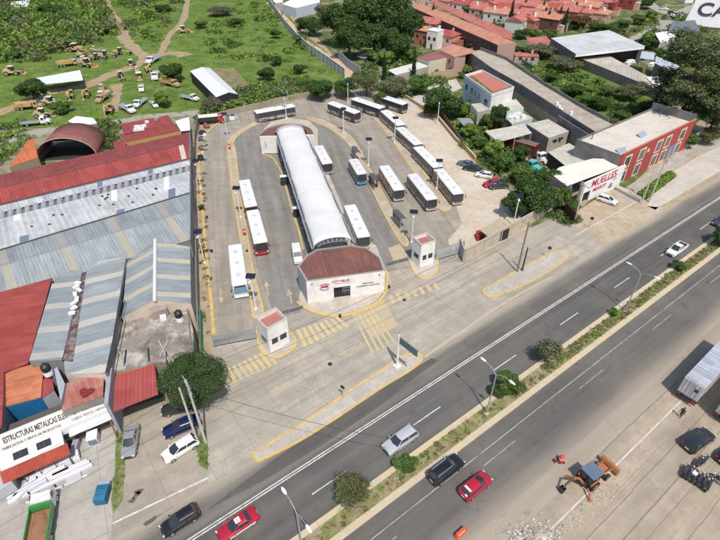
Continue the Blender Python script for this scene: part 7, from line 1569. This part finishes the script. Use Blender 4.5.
# ================================================================ FIELD MACHINES AND SMALL THINGS
m_cat=[flat('plant_yellow_%d'%k,c_,.6,var=.2,scale=2,dirt=(.22,.17,.10),dscale=.8,damt=.7) for k,c_ in enumerate(((.56,.38,.16),(.54,.43,.27),(.46,.31,.16)))]
PROTO={}
def machine(px,rz,kind,label,s=1.,ym=0):
    c=P(*px); key=(kind,ym)
    if key in PROTO: return dup(PROTO[key],(c.x,c.y,.03),rz,label,'old yellow machines parked in the field',(s*.85,s*.85,s*.85))
    t=thing('construction_machine',label,'machine',(c.x,c.y,.03),rz,'old yellow machines parked in the field'); t.scale=(s*.85,s*.85,s*.85); PROTO[key]=t; y=m_cat[ym]
    if kind=='loader':
        mb=MB(); mb.loft([[Vector((x,-.9,.9)),Vector((x,.9,.9)),Vector((x,.8,z)),Vector((x,-.8,z))] for x,z in ((-2.9,1.7),(-2.6,2.1),(-.4,2.1),(-.2,1.5),(1.2,1.4),(1.4,1.1))]); mb.build('body',y,t)
        mb=MB(); mb.b6(-.9,.6,-.75,.75,1.5,3.0); mb.build('cab',m_glass,t); mb=MB(); mb.b6(-1.1,.8,-.9,.9,3.0,3.15); mb.build('cab_roof',flat('cabroof_pale',(.6,.56,.46),.6),t)
        mb=MB(); mb.tube([(1.0,.5,1.4),(2.4,.5,1.2),(3.1,.5,.6)],.14,5); mb.build('arm',y,t); mb=MB(); mb.tube([(1.0,-.5,1.4),(2.4,-.5,1.2),(3.1,-.5,.6)],.14,5); mb.build('arm',y,t)
        mb=MB(); mb.add([(3.0,-1.4,.2),(3.0,1.4,.2),(3.2,-1.4,1.2),(3.2,1.4,1.2),(4.0,-1.4,.15),(4.0,1.4,.15)],[(0,1,3,2),(0,4,5,1),(0,2,4),(1,5,3)]); mb.build('bucket',y,t); wheels(t,(-1.9,1.3),1.25,.75,.5)
    elif kind=='grader':
        mb=MB(); mb.b6(-3.6,-.9,-.7,.7,1.0,2.0); mb.build('engine_hood',y,t); mb=MB(); mb.tube([(-.9,0,1.5),(1.4,0,1.9),(3.8,0,1.2)],.2,6); mb.build('frame',y,t)
        mb=MB(); mb.b6(-1.1,.3,-.7,.7,1.4,3.0); mb.build('cab',m_glass,t); mb=MB(); mb.b6(-1.2,.4,-.8,.8,3.0,3.12); mb.build('cab_roof',flat('cabroof_pale',(.6,.56,.46),.6),t)
        mb=MB(); mb.box((1.2,0,.55),(.15,3.6,.6),.4); mb.build('blade',y,t); wheels(t,(-3.0,-1.6,3.6),1.1,.6,.35)
    elif kind=='excavator':
        for s_ in (-1,1): mb=MB(); mb.loft([[Vector((x,s_*1.0-.3,z0)),Vector((x,s_*1.0+.3,z0)),Vector((x,s_*1.0+.3,z1)),Vector((x,s_*1.0-.3,z1))] for x,z0,z1 in ((-2,.4,.6),(-1.6,.05,.9),(1.6,.05,.9),(2,.4,.6))]); mb.build('track',m_iron,t)
        mb=MB(); mb.b6(-2.0,1.2,-1.2,1.2,1.0,2.0); mb.build('body',y,t); mb=MB(); mb.b6(-.1,1.2,.2,1.2,2.0,3.0); mb.build('cab',m_glass,t); mb=MB(); mb.b6(-.2,1.3,.1,1.3,3.0,3.1); mb.build('cab_roof',y,t)
        mb=MB(); mb.tube([(1.0,-.2,1.6),(2.8,-.2,3.4),(4.4,-.2,2.6)],[.25,.25,.15],6); mb.tube([(4.4,-.2,2.6),(5.0,-.2,.8)],[.18,.12],6); mb.build('arm',y,t); mb=MB(); mb.box((4.8,-.2,.5),(.8,.9,.7)); mb.build('bucket',y,t)
    elif kind=='roller':
        mb=MB(); mb.b6(-2.2,.2,-.8,.8,.8,1.8); mb.build('body',y,t); mb=MB(); mb.tube([(1.5,-.95,.7),(1.5,.95,.7)],.7,14); mb.build('drum',m_steel,t); mb=MB(); mb.b6(.2,2.3,-1.1,1.1,.75,.95); mb.build('frame',y,t); mb=MB(); mb.b6(-.9,.1,-.7,.7,2.6,2.72); mb.build('canopy_roof',flat('cabroof_pale',(.6,.56,.46),.6),t)
        for a in ((-.8,-.6),(-.8,.6),(0,-.6),(0,.6)): mb=MB(); mb.tube([(a[0],a[1],1.8),(a[0],a[1],2.6)],.04,4); mb.build('post',y,t)
        wheels(t,(-1.5,),1.0,.7,.4)
    elif kind=='truck':
        cab(t,1.5,WH,1.1,.7,2.5,1.7,.9); chassis(t,-4,2.); mb=MB(); mb.b6(-4.2,1.2,-1.15,1.15,.9,1.05); mb.build('flat_bed',m_steel,t); mb=MB(); mb.b6(-4.2,-4.1,-1.1,1.1,1.05,1.5); mb.build('tailgate',m_steel,t); wheels(t,(3.2,-2.4),1.1,.5,.3)
    elif kind=='dump':
        cab(t,1.5,(.5,.33,.14),1.1,.7,2.5,1.7,.9); chassis(t,-4,2.); mb=MB(); mb.add([(-4.2,-1.2,1.1),(1.2,-1.2,1.1),(1.2,1.2,1.1),(-4.2,1.2,1.1),(-4.5,-1.3,2.3),(1.3,-1.3,2.3),(1.3,1.3,2.3),(-4.5,1.3,2.3)],[(0,3,2,1),(0,1,5,4),(1,2,6,5),(2,3,7,6),(3,0,4,7)]); mb.build('dump_bed',y,t); wheels(t,(3.2,-2.0,-3.2),1.1,.55,.3)
    return t
g=R5
for a in ((((14,75)),g(10),'loader','yellow loader alone at the left edge of the field',1.2,0),((76,52),g(170),'loader','yellow loader with pale roof at the back left of the machine group',1.3,0),((82,57),g(-5),'excavator','yellow excavator beside the back loader',1.0,0),((70,66),g(30),'dump','yellow tipper at the left end of the middle machine cluster',1.1,0),((80,62),g(-10),'truck','white topped truck in the middle machine cluster',1.1,0),((88,67),g(-20),'loader','yellow loader at the right of the middle cluster',1.2,0),((96,52),g(15),'roller','pale roller behind the long grader',1.0,1),((98,60),g(0),'grader','brownish grader in the back row of the field',1.0,2),((107,58),g(5),'grader','long grader at the back row before the track bend',1.1,1),((122,55),g(0),'grader','yellow boom like machine at the right end of the back row',1.1,0),
 ((132,67),g(-80),'loader','pale cabbed loader below the track bend',1.0,1),((138,74),g(-60),'roller','cream roller beneath the pale cabbed loader',1.1,1),((140,79),g(-70),'loader','lower small loader right of the cream roller',.8,0),((122,79),g(-60),'grader','thin dark framed grader left of the cream roller',1.0,1),((149,72),g(-60),'excavator','yellow excavator left of the two white trucks',1.0,0),((154,62),g(-100),'truck','tall white truck at the head of the truck column',1.2,0),((156,78),g(-75),'truck','long bodied truck below the tall white one',1.2,2),((142,90),g(-70),'truck','dark cabbed small truck in the middle of the field lot',.9,1),((103,93),g(-80),'roller','grey roller beside the bare dirt patch',1.2,2),((104,100),g(-95),'dump','grey white tipper in the column left of the dirt patch',1.0,1),((71,98),g(-65),'excavator','yellow excavator on the left of the middle row',1.0,0),((87,97),g(-75),'excavator','yellow excavator next right in the middle row',1.0,0),((110,113),g(-80),'excavator','yellow excavator near the red roofed house row',1.1,0),((30,109),g(15),'dump','yellow tipper at the edge of the dark tree on the left',1.1,0),((44,103),g(-5),'truck','blue roofed truck beside the dark left tree',1.0,1),((52,105),g(0),'loader','cream loader right of the blue roofed truck',1.0,1),((44,117),g(10),'loader','faded loader above the arched hangar',1.0,1),((37,125),g(15),'truck','white box truck left of the arched hangar',1.1,0),((128,111),g(-45),'truck','white truck lying diagonal by the grey track',1.1,1),((141,105),g(-95),'truck','white tanker like truck right of the diagonal one',1.0,0),((154,106),g(-55),'truck','slim white truck below the light green tree',.8,0),((171,86),g(-30),'dump','orange yellow tipper under the large dark tree',1.1,0),((190,100),g(-30),'truck','white car carrier truck at the right of the field lot',1.0,1),((184,33),g(10),'loader','yellow loader in the grass beside the thin track',1.2,0)):
    machine(*a)
shed('long white sheet roof shed standing in the field',[(((36,78,3.6),(80,70,3.8),(83,80,3.4),(46,84,3.4)),flat('shed_white',(.68,.69,.72),.5,var=.05))],None,name='field_shed',cat='shed')
sh1=[o for o in col.objects if o.name=='field_shed'][0]
for x,y in ((40,81),(55,83),(70,82),(82,79)): 
    mb=MB(sh1.location); p=P(x,y,3.3); mb.tube([Vector((p.x,p.y,0)),p],.1,5); mb.build('post',m_iron,sh1)
shed('white gabled sheet roof shed with dark interior near the wall',[(((190,71,4.0),(202,67,4.8),(229,92,4.8),(216,97,4.0)),flat('shed_white',(.68,.69,.72),.5,var=.05)),(((202,67,4.8),(210,68,4.0),(238,94,4.0),(229,92,4.8)),flat('shed_white2',(.62,.63,.66),.5,var=.05))],[(((190,71,4.0),(216,97,4.0)),m_dk),(((216,97,4.0),(229,92,4.8),(238,94,4.0)),m_dk)],name='field_shed',cat='shed')
shed('small white roofed hut at the top left corner of the scrub',[(((10,2,3.5),(30,0,3.5),(28,6,3.2),(12,7,3.2)),m_pan)],[(((12,7,3.2),(28,6,3.2)),m_conc)],name='hut',cat='hut')
# truck with red tank behind the far lamp
c=P(214,123); t=thing('tank_truck','dark truck with red cab parked inside the wall at the far left corner','truck',(c.x,c.y,.03),R5(15)); chassis(t,-4,2); cab(t,1.6,(.5,.03,.02),1.1,.6,2.5,1.7); mb=MB(); mb.b6(-4,1.4,-1.1,1.1,1,2.2); mb.build('cargo_body',m_iron,t); mb=MB(); mb.b6(-4,1.4,-1.1,1.1,2.2,2.3); mb.build('cargo_cover',m_wht,t); wheels(t,(2.6,-2.4),1.1,.5,.3)
for k,(x,y) in enumerate(((226,121),(231,120),(235,119))):
    c=P(x,y); t=thing('waste_container',['grey green container right of the red cabbed truck','white container in the row by the far wall','rightmost pale container in the row by the far wall'][k],'container',(c.x,c.y,.03),R5(12)); mb=MB(); mb.b6(-1.1,1.1,-.7,.7,.1,1.3); mb.build('bin_body',(flat('bin_greygreen',(.2,.24,.2),.7),m_pan,flat('bin_pale',(.45,.47,.45),.7))[k],t,bevel=.03); mb=MB(); mb.b6(-1.12,1.12,-.72,.72,1.3,1.38); mb.build('lid',m_steel,t)
# piles of junk in left border strip
JN=['dark tyre heap','blue drum','grey scrap block','brown crate','pale cement bag pile','black drum','rust coloured scrap','white bucket']
jc=[(.03,.03,.03),(.05,.12,.3),(.25,.25,.25),(.2,.12,.07),(.5,.46,.4),(.02,.02,.02),(.25,.1,.05),(.7,.7,.7)]
for k,(x,y) in enumerate(((203,134),(201,141),(204,146),(201,150),(203,155),(201,160),(207,128),(205,137))):
    c=P(x,y); mb=MB(); q2=random.Random(k); mb.ell((0,0,.5),(q2.uniform(.5,1.1),q2.uniform(.4,.9),q2.uniform(.5,.9)),seg=7,rg=4,noise=.5,seed=k); o=single('junk_pile',JN[k]+' among the spoil at the top of the left border strip','junk',mb,flat('junk%d'%k,jc[k],.8,var=.4,scale=2)); o.location=c
# ================================================================ BACKHOE ON THE RIGHT SHOULDER
ora=flat('backhoe_orange',(.40,.15,.05),.6,var=.2,scale=2,dirt=(.16,.10,.06),dscale=1.2,damt=.85)
b0=P(576,488); b1=P(612,463); rz=math.atan2(b1.y-b0.y,b1.x-b0.x); c=P(592,479)
t=thing('backhoe_loader','orange backhoe loader with blue grey cab roof working on the shoulder','backhoe',(c.x,c.y,.03),rz)
mb=MB(); mb.loft([[Vector((x,-.45,.8)),Vector((x,.45,.8)),Vector((x,.42,z)),Vector((x,-.42,z))] for x,z in ((-.1,1.7),(1.0,1.6),(1.7,1.5),(1.9,1.2))]); mb.build('hood',ora,t,bevel=.04)
mb=MB(); mb.b6(-2.0,2.0,-.4,.4,.5,.85); mb.build('chassis',m_iron,t)
mb=MB(); 
mb.loft([[Vector((-1.6,-.75,1.0)),Vector((-.1,-.7,1.0)),Vector((-.1,.7,1.0)),Vector((-1.6,.75,1.0))],[Vector((-1.5,-.7,2.5)),Vector((-.25,-.62,2.5)),Vector((-.25,.62,2.5)),Vector((-1.5,.7,2.5))]]); cb_=mb.build('cab',m_glass,t)
for x,y in ((-1.58,-.75),(-1.58,.75),(-.15,-.7),(-.15,.7)): mb=MB(); mb.tube([(x,y,1.0),(x*.97,y*.93,2.55)],.05,4); mb.build('pillar',m_iron,cb_)
mb=MB(); mb.b6(-1.85,.0,-.9,.9,2.5,2.62); mb.build('cab_roof',flat('cabroof_blue',(.10,.15,.22),.5,var=.1,dirt=(.2,.22,.25),damt=.5),t,bevel=.04)
for s in (-1,1):
    mb=MB(); mb.tube([(.6,s*.6,1.4),(2.0,s*.6,1.2),(2.7,s*.6,.6)],.09,5); mb.build('loader_arm',ora,t)
    mb=MB(); mb.tube([(-1.9,s*.7,.7),(-2.3,s*1.4,.5),(-2.4,s*1.7,.1)],.1,5); mb.box((-2.4,s*1.7,.08),(.45,.35,.08)); mb.build('stabiliser',ora,t)
    q=MB(); q.tube([(-1.0,s*.65,.72),(-1.0,s*1.1,.72)],.72,16); wh=q.build('wheel',m_tyre_r,t); q=MB(); q.tube([(-1.0,s*1.08,.72),(-1.0,s*1.13,.72)],.38,12); q.build('rim',ora,wh)
    q=MB(); q.tube([(1.35,s*.65,.45),(1.35,s*1.0,.45)],.45,14); wh=q.build('wheel',m_tyre_r,t); q=MB(); q.tube([(1.35,s*.98,.45),(1.35,s*1.03,.45)],.24,10); q.build('rim',ora,wh)
    mb=MB(); mb.tube([(-1.8,s*.85,1.3),(-1.4,s*.9,1.6),(-.6,s*.9,1.6),(-.2,s*.85,1.2)],.1,5); mb.build('fender',ora,t)
mb=MB(); pr=[(2.6,.15),(2.55,.6),(2.75,1.0),(3.05,1.05),(2.85,.7),(2.85,.4),(3.3,.12)]
mb.loft([[Vector((x,-1.2,z)) for x,z in pr],[Vector((x,1.2,z)) for x,z in pr]]); mb.build('loader_bucket',ora,t)
mb=MB(); mb.tube([(-1.9,0,.8),(-2.6,.2,2.0),(-3.4,.5,2.5)],[.17,.17,.13],6); mb.build('boom',ora,t)
mb=MB(); mb.tube([(-3.4,.5,2.5),(-4.1,.7,1.4),(-4.2,.75,.9)],[.14,.12,.1],6); mb.build('dipper',flat('dipper_dark',(.12,.09,.06),.6),t)
mb=MB(); mb.add([(-4.5,.45,.8),(-4.5,1.05,.8),(-4.0,1.05,.8),(-4.0,.45,.8),(-4.6,.45,.15),(-4.6,1.05,.15),(-4.2,1.05,.1),(-4.2,.45,.1)],[(0,1,5,4),(1,2,6,5),(2,3,7,6),(3,0,4,7),(4,5,6,7)]); mb.build('digging_bucket',m_iron,t)
# barriers
def barrier(px,rz_,label,tip=0):
    c=P(*px); t=thing('traffic_barrier',label,'barrier',(c.x,c.y,.03),rz_); mb=MB(); mo=flat('barrier_orange',(.62,.09,.03),.5,var=.1,scale=3)
    mb.loft([[Vector((-.8,y*.32,0)),Vector((-.75,y*.2,.35)),Vector((-.7,y*.12,.8)),Vector((.7,y*.12,.8)),Vector((.75,y*.2,.35)),Vector((.8,y*.32,0))] for y in (-1,1)]); mb.build('body',mo,t,bevel=.04)
    mb=MB(); mb.b6(-.5,.5,-.21,.21,.4,.5); mb.build('reflective_band',m_wht,t)
barrier((460,534),g(38),'orange plastic road barrier at the bottom edge of the far carriageway'); 
c=P(560.5,461); t=thing('traffic_drum','small red orange traffic drum alone on the dusty shoulder','traffic drum',(c.x,c.y,.03)); mb=MB(); mb.tube([(0,0,0),(0,0,.9),(0,0,1.0)],[.36,.28,.1],12); mb.build('drum_body',flat('drum_red',(.6,.05,.03),.5),t); mb=MB(); mb.tube([(0,0,.55),(0,0,.68)],[.325,.31],12); mb.build('band',m_wht,t); mb=MB(); mb.b6(-.4,.4,-.4,.4,0,.08); mb.build('base',m_iron,t)
c=P(559,461)
single('warning_flag','small dark red flag board lying left of the traffic drum','board',MB(c).box(c+Vector((-.55,.0,.05)),(.5,.5,.08),.6),flat('flag_maroon',(.12,.02,.015),.7)).location=c
# rubble
q=random.Random(21)
m_rb=[flat('rubble_pale',(.55,.52,.47),.9,var=.2,scale=4),flat('rubble_grey',(.32,.30,.27),.9,var=.2,scale=4),flat('rubble_tan',(.44,.37,.29),.9,var=.2,scale=4)]
mb=MB()
for k in range(620):
    px=q.gauss(533,13); py=q.gauss(537,7)
    c=P(px,py); d=max(0,1-math.hypot((px-536)/26,(py-540)/14)); s=q.uniform(.08,.32)*(.6+d); mb.ell((c.x,c.y,s*.3+d*.7*q.random()),(s,s*q.uniform(.6,1),s*.6),seg=5,rg=3,noise=.6,seed=k,m=k%3)
single('rubble','heap of broken pale concrete rubble at the lower edge of the shoulder','rubble',mb,m_rb,kind='stuff')
mb=MB()
for k in range(260):
    px=q.uniform(535,620); py=548-(px-535)*.78+q.gauss(0,7); c=P(px,py); s=q.uniform(.03,.12); mb.ell((c.x,c.y,s*.4),(s,s,s*.6),seg=5,rg=3,noise=.5,seed=k,m=k%3)
for k in range(500):
    u=q.uniform(20,110); v=q.choice([q.gauss(10.,.7),q.gauss(34.8,.5),q.gauss(4,3)]); c=R(u,v); s=q.uniform(.02,.07); mb.ell((c.x,c.y,.03),(s,s,s*.6),seg=5,rg=3,noise=.5,seed=k,m=k%3)
single('gravel','scattered gravel and small stones along the shoulders','gravel',mb,m_rb,kind='stuff')
# ---- motorcycles
MP=None
def moto(px,rz_,label,cc=(.03,.03,.035)):
    c=P(*px); t=thing('motorcycle',label,'motorcycle',(c.x,c.y,.03),rz_,'motorcycles parked in a slanted row')
    t.scale=(1.12,1.12,1.12)
    pm=paint('moto_%03d'%int(cc[0]*999),cc,.3)
    for x in (-.62,.66):
        mb=MB(); pts=[Vector((x+.27*math.cos(a),0,.31+.27*math.sin(a))) for a in [2*PI*k/14 for k in range(15)]]; mb.tube(pts,.055,6); wh=mb.build('wheel',m_tyre_r,t); mb=MB(); mb.tube([(x,-.03,.31),(x,.03,.31)],.2,10); mb.build('rim',m_steel,wh)
    mb=MB(); mb.loft([[Vector((x,-w_,z0)),Vector((x,w_,z0)),Vector((x,w_*.8,z1)),Vector((x,-w_*.8,z1))] for x,w_,z0,z1 in ((-.1,.1,.6,.8),(.1,.17,.55,.95),(.4,.13,.6,.92))]); mb.build('fuel_tank',pm,t,smooth=40)
    mb=MB(); mb.loft([[Vector((x,-w_,.68)),Vector((x,w_,.68)),Vector((x,w_,z1)),Vector((x,-w_,z1))] for x,w_,z1 in ((-.85,.08,.9),(-.5,.14,.84),(-.05,.12,.8))]); mb.build('seat',m_iron,t)
    mb=MB(); mb.b6(-.2,.3,-.15,.15,.25,.58); mb.build('engine',m_steel,t)
    mb=MB(); mb.tube([(.68,0,.31),(.5,0,.95)],.04,5); mb.build('fork',m_steel,t); mb=MB(); mb.tube([(.35,-.36,1.02),(.48,-.1,1.0),(.48,.1,1.0),(.35,.36,1.02)],.02,5); mb.build('handlebar',m_iron,t)
    mb=MB(); mb.ell((.62,0,.88),(.1,.1,.1),seg=8,rg=5); mb.build('headlight',m_lampg,t)
    mb=MB(); mb.tube([(.1,-.18,.3),(-.8,-.2,.38)],.04,6); mb.build('exhaust',m_steel,t)
    mb=MB(); mb.loft([[Vector((x,-.07,.62)),Vector((x,.07,.62)),Vector((x,.07,z)),Vector((x,-.07,z))] for x,z in ((-.98,.66),(-.7,.7),(-.4,.68))]); mb.build('rear_fender',pm,t)
for px,rz_,lb,cc in (((684,473),g(48),'black motorcycle at the left end of the slanted row',(.03,.03,.035)),((688.5,475.5),g(44),'dark motorcycle second from left in the slanted row',(.1,.1,.11)),((693,478),g(46),'black motorcycle left of the white cargo box in the row',(.03,.03,.035)),((698,481),g(43),'dark brownish motorcycle right under the white cargo box',(.05,.04,.04)),((702.5,484),g(47),'black motorcycle second from the right end of the slanted row',(.02,.02,.03)),((707,487.5),g(45),'black motorcycle at the right end of the slanted row',(.02,.02,.03)),((697,466),g(38),'black motorcycle parked apart above the slanted row',(.03,.03,.035)),((703,463),g(36),'dark motorcycle behind the one parked apart, nearest the black car',(.04,.04,.05)),((717,483),g(120),'black motorcycle alone at the right frame edge',(.03,.03,.035))): moto(px,rz_,lb,cc)
c=P(694,474.5,.75); single('cargo_box','white cargo box on the rear rack of a parked motorcycle','box',MB().box((0,0,.2),(.5,.5,.42),.5),m_pan,bevel=.04).location=c
# ---- person walking
def person(px,rz_,label):
    c=P(*px); t=thing('person',label,'person',(c.x,c.y,.03),rz_); t.scale=(1.06,1.06,1.06)
    me=bpy.data.meshes.new('body'); V=[(0,0,.95,.15),(0,0,1.15,.14),(.01,0,1.38,.165),(.02,0,1.50,.065),(.03,0,1.58,.075),(.035,0,1.68,.10),(.035,0,1.76,.07),
     (0,.10,.90,.105),(.16,.11,.50,.075),(.10,.11,.10,.05),(.24,.11,.04,.045),
     (0,-.10,.90,.105),(-.04,-.11,.50,.075),(-.28,-.11,.14,.05),(-.17,-.11,.05,.045),
     (.01,.20,1.42,.065),(-.08,.25,1.15,.05),(.02,.26,.92,.038),(.05,.26,.84,.03),
     (.01,-.20,1.42,.065),(.06,-.26,1.15,.05),(.26,-.25,.98,.038),(.33,-.24,.94,.03)]
    E=[(0,1),(1,2),(2,3),(3,4),(4,5),(5,6),(0,7),(7,8),(8,9),(9,10),(0,11),(11,12),(12,13),(13,14),(2,15),(15,16),(16,17),(17,18),(2,19),(19,20),(20,21),(21,22)]
    for (h_,s_) in ((18,1),(22,-1)):
        hx,hy,hz,_=V[h_]
        for k in range(5):
            i=len(V); dy=(k-2)*.018; L_=.05+.012*(2-abs(k-2)); V.append((hx+.02+(.02 if k==4 else 0),hy+dy,hz-.04,.011)); V.append((hx+.035,hy+dy,hz-.04-L_,.009)); E+= [(h_,i),(i,i+1)]
    me.from_pydata([v[:3] for v in V],E,[]); o=bpy.data.objects.new('body',me); col.objects.link(o); o.parent=t
    md=o.modifiers.new('skin','SKIN'); 
    for i,v in enumerate(V): me.skin_vertices[0].data[i].radius=(v[3],v[3])
    me.skin_vertices[0].data[0].use_root=True
    o.modifiers.new('sub','SUBSURF').levels=1; o.modifiers['sub'].render_levels=1
    m,nt,b=nodes('clothes_and_skin'); tc=N(nt,'ShaderNodeTexCoord'); sx=N(nt,'ShaderNodeSeparateXYZ'); nt.links.new(tc.outputs['Object'],sx.inputs[0]); mp=N(nt,'ShaderNodeMath',operation='DIVIDE'); mp.inputs[1].default_value=1.9; nt.links.new(sx.outputs['Z'],mp.inputs[0])
    rp=ramp(nt,mp.outputs[0],[(0,(.02,.02,.02)),(.05,(.02,.02,.02)),(.06,(.02,.022,.035)),(.49,(.02,.022,.035)),(.5,(.025,.025,.028)),(.79,(.025,.025,.028)),(.80,(.28,.15,.10)),(1,(.28,.15,.10))]); nt.nodes[-1]
    nt.links.new(rp,b.inputs['Base Color']); b.inputs['Roughness'].default_value=.8; me.materials.append(m)
    mb=MB(); mb.ell((.02,0,1.72),(.115,.105,.12),seg=12,rg=8); mb.v=[(x,y,max(z,1.67)) for x,y,z in mb.v]; mb.build('hair',flat('hair_black',(.012,.01,.01),.6),t,smooth=80)
    mb=MB(); mb.tube([(.13,0,1.66),(.15,0,1.64)],[.014,.018],6); mb.build('nose',flat('skin',(.28,.15,.10),.6),t)
    for s in (-1,1): mb=MB(); mb.ell((.125,s*.035,1.69),(.012,.014,.01),seg=6,rg=4); mb.build('eye',m_iron,t)
    return t
person((679.5,417),g(210),'person in dark clothes walking on the shoulder below the grey trailer')
# litter, manhole covers and cracks
for k,(x,y) in enumerate(((330,364),(404,300))):
    c=P(x,y,.016); mb=MB(); mb.tube([(0,0,0),(0,0,.008)],.35,14); o=structure('manhole_cover',mb,m_iron); o.location=c
for k,(x,y,a) in enumerate(((139,491,.4),(133,500,.3),(152,520,.6),(137,494,1.0))):
    c=P(x,y,.024); mb=MB(); q3=random.Random(k); mb.poly([Vector((math.cos(t_)*q3.uniform(.25,.7)*(2 if k==2 else 1),math.sin(t_)*q3.uniform(.15,.4),0)) for t_ in [j*2*PI/11 for j in range(11)]]); o=structure('oil_stain',mb,flat('stain_dark',(.12,.095,.07),.9,var=.2)); o.location=c; o.rotation_euler=(0,0,a)
# ================================================================ CAMERA AND LIGHT
cam=bpy.data.cameras.new('camera'); co=bpy.data.objects.new('camera',cam); col.objects.link(co)
cam.sensor_fit='HORIZONTAL'; cam.sensor_width=36; cam.lens=25.0; cam.clip_end=6000; cam.clip_start=.5
co.location=(0,0,H); co.rotation_euler=(PI/2-TH,0,0)
scene.camera=co
sd=math.radians(107); se=math.radians(60)
tr=Vector((math.cos(sd)*math.cos(se),math.sin(sd)*math.cos(se),-math.sin(se)))
sl=bpy.data.lights.new('sun','SUN'); sl.energy=3.75; sl.angle=math.radians(.6); sl.color=(1,.945,.86)
so=bpy.data.objects.new('sun',sl); col.objects.link(so); so.rotation_euler=tr.to_track_quat('-Z','Y').to_euler(); so.location=(0,0,120)
w=bpy.data.worlds.new('World'); scene.world=w; w.use_nodes=True; nt=w.node_tree
sk=nt.nodes.new('ShaderNodeTexSky'); sk.sky_type='NISHITA'; sk.sun_disc=False; sk.sun_elevation=se
sk.sun_rotation=math.atan2(-tr.x,-tr.y); sk.dust_density=2.
bg=nt.nodes['Background']; nt.links.new(sk.outputs[0],bg.inputs[0]); bg.inputs[1].default_value=.14
scene.view_settings.view_transform='Standard'; scene.view_settings.look='None'; scene.view_settings.exposure=0
scene.render.engine='CYCLES'
